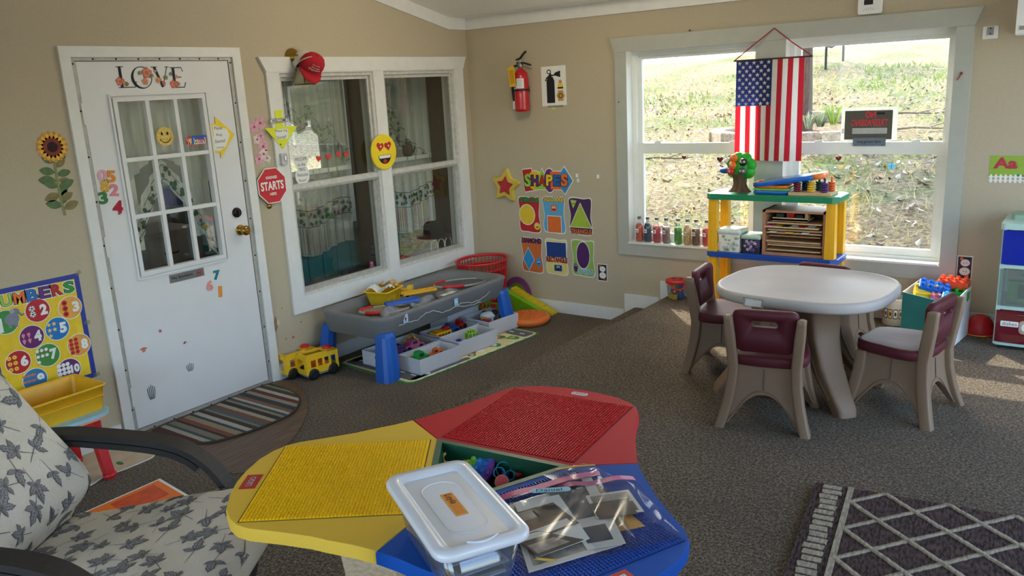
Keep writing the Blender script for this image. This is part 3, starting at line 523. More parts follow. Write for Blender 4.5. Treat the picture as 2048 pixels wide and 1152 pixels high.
# ------------------------------------------------------------------ three-lobed building-brick table in the foreground
TC = (3.1253, -3.9683); TZ = .88
t = thing('building_table', 'big three-lobed red, yellow and blue brick-building play table in the foreground', 'play table', (TC[0], TC[1], P_))
HALF = [(.118, -.2045), (.2, -.3445), (.25, -.319), (.31, -.2945), (.35, -.2755), (.43, -.249), (.50, -.229), (.532, -.211), (.558, -.180), (.582, -.132), (.597, -.06), (.601, 0)]
LOBE = HALF+[(x, -y) for x, y in HALF[-2::-1]]
LC = {'red': ((200, 44, 50), (200, 30, 40)), 'yellow': ((240, 196, 72), (252, 204, 26)), 'blue': ((20, 84, 178), (18, 76, 170))}
for nm, ang in (('red', 95.9), ('yellow', 215.9), ('blue', 335.9)):
    F = RZ((TC[0], TC[1], 0), radians(ang)); m1 = mat(nm+' table plastic', LC[nm][0], .6, var=.03, bump=.06, scale=300, spec=.16); m2 = mat(nm+' base plate', LC[nm][1], .38, var=.02, spec=.2)
    b = B(F); b.loft([[(x, y, TZ-.03) for x, y in LOBE], [(x, y, TZ-.006) for x, y in LOBE], [(x*.996+.001, y*.991, TZ) for x, y in LOBE]], m1); pn = b.done('tabletop_panel', t, nm+' tabletop lobe')
    b = B(F); s0, w, n = .1365, .3935, 48; p_ = w/n; b.box((s0+w/2, 0, TZ+.0006), (w, w, .0012), m2); ring(b, (s0-.003, s0+w+.003, -w/2-.003, w/2+.003), (s0, s0+w, -w/2, w/2), TZ-.001, TZ+.0003, mat(nm+' dark seam', tuple(int(c*.35) for c in LC[nm][1]), .8))
    hx = [(cos(k*pi/3), sin(k*pi/3)) for k in range(6)]; V = []; Fs = []
    for i in range(n):
        for j in range(n):
            cx, cy = s0+(i+.5)*p_, -w/2+(j+.5)*p_; k = len(V)
            V += [(cx+.0026*a, cy+.0026*c, TZ+.0012) for a, c in hx]+[(cx+.0024*a, cy+.0024*c, TZ+.0042) for a, c in hx]
            Fs += [(k+q, k+(q+1) % 6, k+6+(q+1) % 6, k+6+q) for q in range(6)]+[tuple(range(k+6, k+12))]
    b.add(V, Fs, m2); b.done('base_plate', t, nm+' studded base plate')
    b = B(F)        # maker's badge on the rim
    if nm == 'yellow':
        b.box((.563, .0, TZ+.0004), (.040, .074, .0012), M_red)
        b.text('LEGO', .563, 0, .017, M_blk, TZ+.0012, w=.052, rot=-pi/2, bold=.09); b.text('LEGO', .563, 0, .0155, M_wht, TZ+.0016, w=.050, rot=-pi/2, bold=.05); b.text('LEGO', .563, 0, .013, M_red, TZ+.002, w=.047, rot=-pi/2, bold=.0)
    elif nm == 'red':
        b.prism(rrect(.566, -.012, .02, .052, .008), TZ, TZ+.0012, M_wht); b.text('LEGO', .566, -.012, .012, M_red, TZ+.0016, w=.042, rot=-pi/2, bold=.02)
    else:
        b.box((.563, .0, TZ+.0004), (.040, .074, .0012), M_red); b.text('LEGO', .563, 0, .0155, M_wht, TZ+.0016, w=.050, rot=-pi/2, bold=.05)
    b.done('badge', pn, 'red and white maker badge' if nm != 'red' else 'white maker badge')
tri = lambda r, a0: [(TC[0]+r*cos(radians(a0+120*k)), TC[1]+r*sin(radians(a0+120*k))) for k in range(3)]
A0 = 155.9; M_tray = mat('green tray plastic', (22, 84, 60), .4, var=.05)
b = B(); R = [(.236, TZ-.002), (.236, TZ+.001), (.204, TZ+.001), (.196, TZ-.075)]
b.loft([[(x, y, z) for x, y in tri(r, A0)] for r, z in R], M_tray, cap=False, sm=False); b.add([(x, y, TZ-.075) for x, y in tri(.196, A0)], [(0, 1, 2)], M_tray); b.done('centre_tray', t, 'sunken green toy tray')
b = B(); M_base = wood('beech laminate', (204, 180, 148), 9)
for k in range(3):
    a = radians(95.9+120*k); F = RZ((TC[0], TC[1], 0), a)
    b.loft([[(x, y, z) for x, y in ((.15, -.02*q-.02), (.10+.27*q, -.02*q-.02), (.10+.27*q, .02*q+.02), (.15, .02*q+.02))] for z, q in ((P_, .75), (TZ-.03, 1.0))], M_base, sm=False, F=F)
b.loft([[(x, y, P_) for x, y in tri(.30, A0)], [(x, y, TZ-.08) for x, y in tri(.34, A0)]], M_base, sm=False); b.done('base', t, 'pale wood base')
# toys in the tray
zt = TZ-.074; TP = lambda u, v, z: Vector(fl(u, v, z)+(z,))
M_popr = [mat('pop toy '+n, c, .45) for n, c in (('yellow', (226, 226, 70)), ('green', (140, 212, 70)), ('sky', (52, 146, 222)), ('blue', (58, 110, 204)), ('violet', (122, 58, 158)))]
q = TP(955, 938, TZ-.046); F = Matrix.Translation(q) @ Matrix.Rotation(radians(-8), 4, 'Z') @ Matrix.Rotation(radians(42), 4, 'X')
tt = thing('bubble_pop_toy', 'round rainbow bubble-popping toy leaning in the green tray', 'fidget toy', M_=F); w_ = .022
for i, m in enumerate(M_popr):
    x0, x1 = -.055+i*w_, -.055+(i+1)*w_; P = [(x0, -sqrt(max(0, .0551**2-x0*x0))), (x1, -sqrt(max(0, .0551**2-x1*x1))), (x1, sqrt(max(0, .0551**2-x1*x1))), (x0, sqrt(max(0, .0551**2-x0*x0)))]
    if i == 0: P = [(x0, 0)]+[(-.0551*cos(a), -.0551*sin(a)) for a in (.3, .6)]+[P[1], P[2]]+[(-.0551*cos(a), .0551*sin(a)) for a in (.6, .3)]
    if i == 4: P = [P[0]]+[(.0551*cos(a), -.0551*sin(a)) for a in (.6, .3)]+[(x1, 0)]+[(.0551*cos(a), .0551*sin(a)) for a in (.3, .6)]+[P[3]]
    b = B(F); b.prism(P, 0, .007, m, bev=.001)
    for k in range(-2, 3):
        yy = k*.0205
        if (x0+w_/2)**2+yy*yy < .046**2: b.lathe([(.009, .007), (.0085, .010), (.006, .013), (.002, .014)], m, (x0+w_/2, yy, 0), 12)
    b.done('bubble_row', tt, M_popr[i].name.split()[2]+' bubble row')
def disc(name, lb, q, r, h, m, tilt=0, az=0, hole=0, grp=None):
    F = Matrix.Translation(q) @ Matrix.Rotation(az, 4, 'Z') @ Matrix.Rotation(tilt, 4, 'X'); b = B(F)
    if hole: b.loft([[(x, y, z) for x, y in circ(0, 0, rr_, n=24)] for rr_, z in ((r, 0), (r, h), (hole, h), (hole, 0))], m, closed=True, sm=False)
    else: b.lathe([(r*.92, 0), (r, h*.2), (r, h*.8), (r*.92, h)], m, seg=24)
    return b.done(name, label=lb, cat='toy', group=grp)
disc('toy_ring', 'small yellow plastic ring toy at the left end of the green tray', TP(891, 914, TZ-.045), .016, .018, M_yel, 1.3, 1.0, .009)
b = B(Matrix.Translation(TP(905, 924, TZ-.06)) @ Matrix.Rotation(-.35, 4, 'Z'))
for k in range(4): b.box((.0, -.011+.0075*k, .0), (.05, .006, .014), mat('magenta plastic', (150, 26, 90), .4))
b.box((-.02, 0, -.004), (.008, .03, .01), MATS['magenta plastic']); b.done('magenta_comb', label='magenta ribbed plastic toy beside the yellow ring', cat='toy')
disc('green_disc', 'bright green round toy behind the bubble-popping toy', TP(968, 916, TZ-.035), .026, .012, mat('vivid green', (76, 200, 60), .4), 1.1, .2, .016)
M_aqua = mat('aqua plastic', (40, 150, 180), .35)
for (u, v, r, az, lb) in ((1006, 938, .02, .7, 'larger aqua toy cup lying in the tray'), (996, 945, .015, .8, 'smaller aqua toy cup behind the larger one'), (1024, 950, .013, .4, 'blue toy peg by the red knob')):
    b = B(Matrix.Translation(TP(u, v, TZ-.045)) @ Matrix.Rotation(az, 4, 'Z') @ Matrix.Rotation(1.15, 4, 'X')); b.lathe([(r*.8, -.028), (r, .03), (r*.88, .03), (r*.7, -.022)], M_aqua, seg=20); b.done('toy_cup', label=lb, cat='toy')
disc('red_counter', 'pinkish red flat disc at the near edge of the tray', TP(1004, 965, TZ-.03), .018, .008, mat('coral plastic', (220, 90, 90), .4), .9, .5); disc('red_counter', 'dark red round counter toy at the right end of the tray', TP(1038, 950, TZ-.05), .015, .014, M_red, .5, .2)
# clear storage box with a white lid standing on the table
F = RZ((3.325, -4.291, TZ), radians(-29.8)); t = thing('storage_box', 'clear plastic storage box with white lid on the play table', 'storage box', M_=F @ Matrix.Translation((0, 0, .0034)))
M_clearp = clear('clear plastic', (236, 240, 244), .10, .06, .8, .06); M_lid = mat('white lid plastic', (240, 243, 252), .28, var=.01, coat=.3)
F = F @ Matrix.Translation((0, 0, .0034)); rr4 = lambda w, h, r, z: [(x, y, z) for x, y in rrect(0, 0, w, h, r)]
b = B(F); b.loft([rr4(.29, .13, .03, 0), rr4(.335, .165, .03, .108), rr4(.331, .161, .03, .108), rr4(.286, .126, .03, .003)], M_clearp, cap=False); b.add(rr4(.29, .13, .03, .001), [tuple(range(24))], M_clearp); b.done('body', t, 'clear plastic body')
b = B(F); b.loft([rr4(.352, .182, .03, .100), rr4(.36, .19, .034, .104), rr4(.36, .19, .034, .113), rr4(.352, .182, .032, .1185), rr4(.305, .137, .016, .1185), rr4(.290, .122, .012, .1095)], M_lid, cap=False)
b.add(rr4(.290, .122, .012, .1095), [tuple(range(24))], M_lid); b.tube([(x, y, .1098) for x, y in rrect(0, 0, .22, .08, .038, 8)], .0016, M_lid, 6, True)
b.tube([(.155+.012*sin(a), -.03+.06*a/pi, .1185+.0015) for a in [pi*i/10 for i in range(11)]], .002, M_lid, 6); b.done('lid', t, 'white lid')
b = B(F); b.prism(rrect(-.006, .004, .098, .026, .002), .1096, .1101, mat('orange sticker', (242, 150, 40), .6)); ring(b, (-.053, .041, -.0075, .0155), (-.0522, .0402, -.0067, .0147), .1101, .1103, mat('pale sticker edge', (252, 214, 150), .6)); b.text('Leyla', -.028, .004, .018, M_blk, .1104, w=.042, skew=.25); b.done('name_sticker', t, 'orange name sticker')
r_ = random.Random(5)
for k in range(7):
    b = B(F @ Matrix.Translation((r_.uniform(-.03, .03), r_.uniform(-.008, .008), .008+.012*k)) @ Matrix.Rotation(r_.uniform(-.08, .08), 4, 'Z') @ Matrix.Rotation(r_.uniform(-.05, .05), 4, 'Y')); b.box((0, 0, 0), (.2, .11, .003), (M_wht, mat('dark print', (70, 66, 72), .4, var=.5, scale=25), mat('pale blue print', (176, 190, 210), .5, var=.3, scale=20))[k % 3]); b.box((0, 0, .0016), (.18, .095, .0004), mat('photo print', (96, 88, 86), .3, var=.6, scale=22)); b.done('photo_print', label='photo print lying flat inside the clear storage box', cat='photo', group='photos inside the clear storage box')
# zip bags of photos
M_film = clear('bag film', (244, 245, 247), .02, .10, .16, .0); M_zip = mat('pink zip strip', (198, 60, 140), .4); M_tan = mat('manila paper', (232, 172, 84), .7, var=.05)
def quad(P, u, v): a = Vector(P[0]).lerp(Vector(P[1]), u); c = Vector(P[3]).lerp(Vector(P[2]), u); return a.lerp(c, v)
def card(name, lb, P, z, m, th=.0012, extra=None, grp=None, cat='photo'):
    """flat card through four floor-plan corners"""
    b = B(); b.prism([p[:2] for p in P], z, z+th, m)
    for (a0, a1, c0, c1, mm) in extra or []: b.add([tuple(quad(P, a, c))[:2]+(z+th+.0002,) for a, c in ((a0, c0), (a1, c0), (a1, c1), (a0, c1))], [(0, 1, 2, 3)], mm)
    return b.done(name, label=lb, cat=cat, group=grp)
def bag(lb, P, z, hmax, seed, zipside=True, sticker=False):
    r = random.Random(seed); t = thing('zip_bag', lb, 'bag', (sum(p[0] for p in P)/4, sum(p[1] for p in P)/4, z)); pv = [Vector((p[0], p[1])) for p in P]; ks = [(r.uniform(4, 14), r.uniform(4, 14), r.uniform(0, 6)) for _ in range(6)]
    def h(u, v): e = (min(u, 1-u, .18)/.18)*(min(v, 1-v, .18)/.18); return e**.6*(hmax+.0035*sum(sin(a*u+c*v+d) for a, c, d in ks)/2)
    b = B()
    for s in (1, .03):
        b.grid(lambda u, v: tuple(quad(P, u, v))[:2]+(z+max(.0005, h(u, v))*s+.0004,), 40, 40, M_film)
    b.done('film', t, 'clear plastic film', normals=False)
    if zipside: b = B(); b.grid(lambda u, v: tuple(quad(P, u, -.03+.075*v))[:2]+(z+max(0, h(u, .03))+.0018+.0006*sin(10*u),), 30, 2, M_zip); b.done('zip_strip', t, 'pink zip strip', normals=False)
    if sticker:
        b = B(); S = sticker; Fm = frame((S[0], S[1], z+hmax+.009), (S[2], S[3], 0), (-S[3], S[2], 0)); b.prism(rrect(0, 0, .09, .02, .009), 0, .0006, mat('blue sticker', (130, 200, 236), .5, var=.06), F=Fm); b.text('Daniel', -.004, 0, .013, M_blk, .0008, w=.058, F=Fm); b.done('name_sticker', t, 'blue name sticker')
    return t
z0 = TZ+.0034
b1 = [(3.262, -4.075), (3.397, -3.838), (3.625, -4.075), (3.492, -4.295)]; b2 = [(3.350, -3.955), (3.482, -3.822), (3.686, -4.0), (3.574, -4.155)]; b3 = [(3.285, -3.915), (3.345, -3.806), (3.45, -3.842), (3.40, -3.95)]
dk = mat('dark photo', (56, 44, 38), .5, var=.6, scale=18); gy = mat('grey photo', (150, 142, 132), .5, var=.55, scale=30); nv = mat('navy card', (40, 54, 76), .5, var=.12); ph = mat('photo paper', (222, 218, 210), .55, var=.03); wr = mat('warm photo', (92, 62, 50), .5, var=.5, scale=26)
card('envelope', 'manila envelope under the right-hand zip bag', [(3.30, -3.955), (3.37, -3.86), (3.60, -4.0), (3.52, -4.10)], z0, M_tan, cat='envelope')
bag('small clear bag with gold tie behind the pink zip bags', b3, z0+.002, .014, 3, False)
b = B(); q = TP(1113, 940, z0+.02); q2 = TP(1190, 930, z0+.022); b.tube([q, q.lerp(q2, .5)+Vector((0, 0, .003)), q2], .002, mat('gold wire', (214, 178, 92), .3, .9)); b.done('gold_tie', label='gold wire tie across the small clear bag', cat='tie')
bag('zip bag of photos at the right with pink zip strip', b2, z0+.0014, .017, 4)
card('photo_print', 'white-bordered photo under the right-hand zip bag', [(3.43, -3.96), (3.50, -3.885), (3.575, -3.955), (3.50, -4.03)], z0+.006, ph, .001, [(.08, .92, .08, .45, gy), (.3, .92, .5, .92, wr)])
card('photo_print', 'small dark photo overlapping the white-bordered one', [(3.46, -3.99), (3.52, -3.925), (3.57, -3.975), (3.51, -4.035)], z0+.0085, dk, .001, [(.1, .55, .1, .9, wr)])
card('photo_print', 'pale print sheet lowest in the left-hand zip bag', [(3.30, -4.08), (3.385, -3.90), (3.595, -4.09), (3.488, -4.27)], z0+.002, ph, .001, [(.06, .94, .06, .94, gy)])
card('navy_card', 'navy card with white edge in the left-hand zip bag', [(3.32, -3.965), (3.385, -3.862), (3.60, -4.085), (3.545, -4.145)], z0+.004, ph, .001, [(.0, .78, .03, .6, nv), (.1, .76, .72, .93, nv)], cat='card')
card('paper_slip', 'white paper slip below the brown photos', [(3.31, -4.07), (3.375, -3.985), (3.53, -4.11), (3.475, -4.225)], z0+.006, M_wht, .001, cat='paper')
card('photo_print', 'brown building photo with torn edge in the left-hand zip bag', [(3.335, -4.115), (3.385, -4.025), (3.48, -4.07), (3.43, -4.19)], z0+.008, wr, .001, [(.05, .5, .05, .35, gy), (.45, .98, .1, .5, dk), (.05, .9, .72, .95, ph)])
card('photo_print', 'wide brown landscape photo nearest the storage box', [(3.395, -4.19), (3.425, -4.145), (3.525, -4.125), (3.48, -4.225)], z0+.010, dk, .001, [(.04, .96, .05, .3, ph), (.05, .8, .5, .9, gy)])
card('yellow_slip', 'thin yellow paper slip at the near edge of the left-hand zip bag', [(3.478, -4.238), (3.486, -4.228), (3.52, -4.214), (3.513, -4.226)], z0+.011, M_yel, .0008, cat='paper')
bag('zip bag of photos beside the storage box with blue name sticker', b1, z0+.0016, .019, 5, True, (3.372, -4.012, .80, .60))
# ------------------------------------------------------------------ bentwood armchair, lower left
MC = Matrix.Rotation(radians(33), 4, 'Z') @ Matrix.Translation((-.45, -5.015, 0)); BX = .45
t = thing('armchair', 'bentwood armchair with grey leaf-print cushions in the left foreground', 'armchair', M_=MC @ Matrix.Translation((0, 0, P_)))
M_bent = mat('dark stained bentwood', (44, 40, 39), .6, var=.15, scale=10, stretch=(1, 10, 10)); M_cloth = mat('grey linen', (222, 214, 200), .95, var=.05, scale=220, bump=.25); M_leaf = mat('grey leaf print', (112, 109, 112), .95, var=.22, scale=90); M_vein = mat('pale leaf vein', (164, 162, 162), .95)
def cushion(name, prof, th, hw, flip=1, rs=1):
    P = [Vector((p[0]+BX, 0, p[1])) for p in smooth(prof, 4, False)]; n = len(P); N_ = []
    for i in range(n): d = (P[min(n-1, i+1)]-P[max(0, i-1)]).normalized(); N_.append(Vector((-d.z, 0, d.x))*flip)
    def surf(i, y, side):
        k = max(0, min(1, (hw-abs(y))/.045)); e = min(1, min(i, n-1-i)/3+.35); g = th*sqrt(1-(1-k)**2)*e*(1+.08*sin(9*y+i*.5)); return P[i]+N_[i]*(g*side)-N_[i]*th*.6+Vector((0, y, 0))
    b = B(MC); ys = [-hw, -hw+.006, -hw+.02, -hw+.045]+[-hw+.045+(2*hw-.09)*k/10 for k in range(1, 10)]+[hw-.045, hw-.02, hw-.006, hw]
    b.loft([[surf(i, y, 1) for i in range(n)]+[surf(i, y, -.8) for i in range(n-1, -1, -1)] for y in ys], M_cloth)
    r = random.Random(rs); L_ = sum((P[i+1]-P[i]).length for i in range(n-1)); cum = [0]
    for i in range(n-1): cum.append(cum[-1]+(P[i+1]-P[i]).length)
    def at(s, y):
        s = max(.02, min(L_-.02, s)); i = max(j for j in range(n-1) if cum[j] <= s); f = (s-cum[i])/(cum[i+1]-cum[i]); return surf(i, y, 1).lerp(surf(i+1, y, 1), f)+N_[i]*.0016
    pts = []
    for _ in range(900):
        s, y = r.uniform(.02, L_-.02), r.uniform(-hw+.02, hw-.02)
        if all((s-a)**2+(y-c)**2 > .060**2 for a, c in pts): pts.append((s, y))
    for s, y in pts:
        a0 = r.random()*6.3; q = .036+.022*r.random(); kind = r.random()
        for a, l in (((0, 1.1), (.9, .85), (-.9, .85), (2.0, .55), (-2.0, .55)) if kind < .6 else ((0, 1.2), (1.2, .8), (-1.0, .6))):
            ca, sa = cos(a0+a), sin(a0+a); Q = [(.0, 0), (.22, -.13), (.38, -.2), (.5, -.15), (.6, -.2), (.75, -.1), (1, 0), (.75, .1), (.6, .2), (.5, .15), (.38, .2), (.22, .13)]
            b.add([at(s+q*l*(x*ca-w*sa*1.15), max(-hw+.004, min(hw-.004, y+q*l*(x*sa+w*ca*1.15)))) for x, w in Q], [tuple(range(12))], M_leaf)
            pt = lambda x, w, o: at(s+q*l*(x*ca-w*sa*1.15), max(-hw+.004, min(hw-.004, y+q*l*(x*sa+w*ca*1.15))))+N_[n//2]*o
            for sd in (-1, 1): b.add([pt(x, w*sd, .0006) for x, w in ((.12, .02), (.36, .15), (.5, .1), (.6, .145), (.74, .06), (.86, .012))], [tuple(range(6))], M_vein)
            for x0 in (.25, .45, .62): [b.add([pt(x0, .0, .001), pt(x0+.16, .13*sd, .001), pt(x0+.19, .12*sd, .001), pt(x0+.04, .0, .001)], [(0, 1, 2, 3)], M_leaf) for sd in (-1, 1)]
        b.add([at(s+q*(x*cos(a0+2.9)-w*sin(a0+2.9)), max(-hw+.004, min(hw-.004, y+q*(x*sin(a0+2.9)+w*cos(a0+2.9))))) for x, w in ((0, -.02), (1.1, .1), (1.12, .13), (0, .03))], [(0, 1, 2, 3)], M_leaf)
    return b.done(name, t)
cushion('seat_cushion', [(-.80, .625), (-.70, .632), (-.5, .662), (-.3, .69), (-.18, .692), (-.115, .665)], .045, .29, 1, 2)
cushion('back_cushion', [(-.815, .60), (-.785, .66), (-.745, .71), (-.73, .76), (-.765, .835), (-.84, .94), (-.94, 1.082), (-1.03, 1.21), (-1.08, 1.30)], .042, .29, -1, 3)
ARM = smooth([(-1.02, .86), (-.805, .87), (-.692, .862), (-.52, .838), (-.42, .798), (-.345, .715), (-.30, .60), (-.285, .47), (-.32, .34), (-.43, .275), (-.7, .268), (-1.0, .268)], 5, False)
for sy in (-1, 1):
    for w, dz, sc_, nm in ((.062, 0, 1, 'armrest'), ):
        b = B(MC); n = len(ARM); R = []
        for i in range(n):
            d = Vector((ARM[min(n-1, i+1)][0]-ARM[max(0, i-1)][0], 0, ARM[min(n-1, i+1)][1]-ARM[max(0, i-1)][1])).normalized(); nn = Vector((-d.z, 0, d.x)); p = Vector((ARM[i][0]+BX, sy*.318, ARM[i][1])); R.append([p+Vector((0, y, 0))+nn*z for y, z in ((-.031, -.009), (.031, -.009), (.031, .009), (-.031, .009))])
        b.loft(R, M_bent, sm=False); nA = int(n*.42)
        R2 = [[v+Vector((0, 0, 0)) for v in r] for r in R[:nA]]; out = []
        for i in range(nA):
            d = (Vector((ARM[i+1][0]-ARM[i][0], 0, ARM[i+1][1]-ARM[i][1]))).normalized(); nn = Vector((-d.z, 0, d.x)); out.append([v-nn*.021 for v in R[i]])
        b.loft(out, M_bent, sm=False); b.done(nm, t)
    b = B(MC); P = smooth([(-1.14, 1.36), (-1.0, 1.12), (-.86, .9), (-.82, .74), (-.82, .6), (-.7, .57), (-.4, .61), (-.14, .62)], 5, False); b.tube([(x+BX-.0, sy*.24, z-.02) for x, z in P], .02, M_bent, 8); b.done('frame_rail', t)
for x, z in ((-.24, .585), (-.70, .53), (-.98, .96)):
    b = B(MC); b.box((x+BX, 0, z), (.05, .64, .02), M_bent); b.done('cross_rail', t)
# ------------------------------------------------------------------ grey sand table with blue legs under window 1
M_sand = mat('speckled grey plastic', (122, 122, 122), .7, var=.14, scale=260, bump=.1); M_leg = mat('blue leg plastic', (24, 92, 184), .4, var=.04); M_chalk = mat('chalk scuff', (176, 178, 180), .9, var=.2, scale=80)
SX, SY = .385, -1.2; t = thing('sand_table', 'long grey sand table with blue legs under the paired windows', 'play table', (SX, SY, 0))
rs_ = lambda w, h, r, z, n=7: [(SX+x, SY+y, z) for x, y in rrect(0, 0, w, h, r, n)]
b = B(); b.loft([rs_(.54, 1.32, .09, .262), rs_(.572, 1.355, .10, .272), rs_(.602, 1.385, .10, .385), rs_(.618, 1.40, .11, .405), rs_(.598, 1.38, .11, .413), rs_(.54, 1.32, .10, .411), rs_(.50, 1.275, .15, .395), rs_(.47, 1.22, .15, .29), rs_(.42, 1.16, .12, .28)], M_sand, cap=True)
b.done('basin', t)
for sx, sy in ((1, -1), (1, 1), (-1, -1), (-1, 1)):
    b = B(); R = []
    for z, k in ((0, 1.16), (.15, 1.04), (.285, .92), (.31, .78)):
        cx, cy = SX+sx*(.262+.06*(1-z/.3)*.5), SY+sy*(.618+.03*(1-z/.3)); R.append([(cx+sx*x*k, cy+sy*y*k, z) for x, y in ((-.05, .065), (-.05, .02), (.0, -.055), (.035, -.05), (.05, -.02), (.052, .02), (.04, .055), (.02, .07))])
    b.loft(R, M_leg, sm=False); b.tube([Vector((SX+sx*.318, SY+sy*(.633), .02)), Vector((SX+sx*.297, SY+sy*.618, .27))], .006, M_leg, 6); b.done('leg', t)
FS = lambda u, v, z=.33: wl(u, v, .694)       # the basin's long front face
b = B(FL_(0, 0, .6895)); PTS = [((798, 652), (815, 645), (835, 640), (850, 628), (868, 622), (885, 625), (905, 617), (925, 606), (945, 605), (965, 596), (980, 583)), ((915, 613), (940, 611), (962, 603))]
for P in PTS:
    Q = smooth([wl(u, v, .69) for u, v in P], 5, False); b.tube([(y, max(.278, min(.385, z+.003*sin(i*1.7))), 0) for i, (y, z) in enumerate(Q)], .0042, M_chalk, 5, sq=.3, up=(0, 0, 1))
b.done('scuff_marks', t, 'pale scuff line along the front')
M_lbl = mat('blue white sticker', (170, 214, 240), .4, var=.15, scale=60)
for u, v, w, h, k in ((811, 637, .045, .055, 0), (912, 604, .04, .05, 1)):
    y, z = wl(u, v, .69); b = B(FL_(y, z, .6905)); b.prism([(-w/2, -h/2), (w/2, -h/2), (w/2, h/2), (w*.1 if k == 0 else -w/2, h/2), (-w/2, -h*.1)], 0, .0012, M_lbl); b.poly(circ(0, -.002, .01, n=12), .0015, M_red if k == 0 else M_wht); b.text('SAFE' if 0 else '+' if k else 'A', 0, -.014, .012, M_blue, .0018, bold=.05); b.done('label_sticker', t, 'light blue warning sticker')
# ---- toys in the sand table
def toy(name, lb, cat='toy', grp=None): return dict(name=name, label=lb, cat=cat, group=grp)
y, z = wl(760, 588, .25); F = RZ((.23, -1.40, .362), .25) @ Matrix.Scale(1.2, 4); tk = thing('toy_bucket', 'yellow plastic bucket tub holding paper in the sand table', 'toy bucket', M_=F)
b = B(F); R4 = lambda w, h, z: [(x, y, z) for x, y in rrect(0, 0, w, h, .02)]
b.loft([R4(.12, .15, 0), R4(.15, .185, .075), R4(.17, .205, .078), R4(.17, .205, .085), R4(.145, .18, .083), R4(.115, .145, .005)], M_yel); b.done('tub', tk)
b = B(F); [b.box((.06, -.06+.03*k, .035), (.02, .008, .06), M_yel) for k in range(5)]; b.done('rib', tk)
b = B(F @ Matrix.Translation((0, 0, .088))); r = random.Random(4); b.grid(lambda u, v: (-.06+.12*u, -.09+.12*v, .006+.014*sin(7*u+3*v)+.006*sin(19*v)), 12, 12, M_wht)
for k in range(3): b.box((.03, -.05+.03*k, .026), (.03, .014, .001), M_blk, .4)
b.done('crumpled_paper', label='crumpled printed white paper on the yellow tub', cat='paper', normals=False)
b = B(F @ Matrix.Translation((-.01, .10, .06))); b.grid(lambda u, v: (-.06+.12*u+.01*sin(9*v), -.05+.1*v, .03+.016*sin(3*pi*u)*sin(2*pi*v)+.006*sin(17*u+5)), 14, 14, mat('crumpled tan wrapper', (206, 168, 106), .6, var=.2)); b.done('wrapper', label='crumpled tan wrapper behind the yellow tub', cat='wrapper', normals=False)
GB = clear('grey bag film', (196, 198, 202), .10, .15, .8, .25)
def lump(lb, c, r, s, m=GB):
    q = random.Random(s); ks = [(q.uniform(2, 7), q.uniform(2, 7), q.uniform(2, 7), q.random()*6) for _ in range(6)]; b = B(); U, V = 26, 14
    b.loft([[(lambda d: (c[0]+r[0]*d[0]*k, c[1]+r[1]*d[1]*k, c[2]+r[2]*(d[2]*k+1)) if [k := 1+.09*sum(sin(a*d[0]+e*d[1]+f*d[2]+g) for a, e, f, g in ks)] else 0)((sin(pi*i/V)*cos(2*pi*j/U), sin(pi*i/V)*sin(2*pi*j/U), -cos(pi*i/V))) for j in range(U)] for i in range(1, V)], m); return b.done('plastic_bag', label=lb, cat='bag')
M_gbag = mat('crumpled grey plastic', (134, 136, 140), .45, var=.3, scale=30, bump=.6)
lump('crumpled grey plastic bag nearest the left end of the sand table', (.50, -1.64, .29), (.065, .12, .055), 1, M_gbag); lump('crumpled grey plastic bag in the middle of the sand table', (.52, -1.33, .29), (.07, .13, .06), 2, M_gbag); lump('crumpled grey plastic bag below the red handles', (.49, -1.0, .29), (.07, .12, .05), 3, M_gbag)
def racket(lb, c, ang, L_, w, mh, mf, net):
    F = Matrix.Translation(c) @ Matrix.Rotation(ang, 4, 'Z') @ Matrix.Rotation(radians(4), 4, 'Y'); t = thing('toy_racket', lb, 'toy', M_=F)
    b = B(F); b.tube([(L_*.5+L_*.5*cos(a), w*sin(a), 0) for a in [2*pi*k/36 for k in range(36)]], .008, mf, 8, True); b.done('hoop', t, 'pale grey hoop')
    b = B(F); b.prism(circ(L_*.5, 0, L_*.48, w*.94, 32), -.002, .001, net); b.done('net', t)
    for a0, a1 in ((.45, 1.3), (-1.3, -.45)): b = B(F); b.tube([(L_*.5-L_*.5*cos(a), w*sin(a), .002) for a in [a0+(a1-a0)*k/10 for k in range(11)]], .0135, mh, 10); b.done('grip', t)
    return t
M_hoop = mat('light grey plastic', (168, 168, 166), .5); M_net = mat('beige mesh', (150, 142, 118), .9, var=.25, scale=200)
def scoop(lb, c, ang, m, L_=.2): return None
racket('grey-rimmed toy net with two red grips, right end of the sand table', (.37, -1.0, .398), radians(78), .46, .12, M_red, M_hoop, mat('dark grey mesh', (96, 96, 98), .9))
racket('tan-netted toy hoop with red grips at the left end of the sand table', (.36, -1.76, .392), radians(70), .36, .10, M_red, M_hoop, M_net)
b = B(Matrix.Translation((.47, -1.47, .400)) @ Matrix.Rotation(radians(62), 4, 'Z')); b.loft([[(x, y, z) for y, z in ((-.03, 0), (.03, 0), (.026, .022), (-.026, .022))] for x in (-.12, -.11, .10, .12)], M_blue, sm=False); b.tube([(-.02, .0, .022), (.10, 0, .026)], .006, M_blue); b.done('plastic_bar', label='flat blue plastic bar lying across the sand table', cat='toy')
b = B(Matrix.Translation((.41, -1.23, .412)) @ Matrix.Rotation(radians(66), 4, 'Z'))
M_ypl = mat('orange yellow plastic', (242, 178, 32), .4)
for k in (-.022, .022): b.box((0, k, .01), (.26, .014, .018), M_ypl)
for k in range(5): b.box((-.1+.05*k, 0, .008), (.012, .04, .012), M_ypl)
b.done('ladder_toy', label='yellow ladder-shaped toy beside the yellow tub', cat='toy')
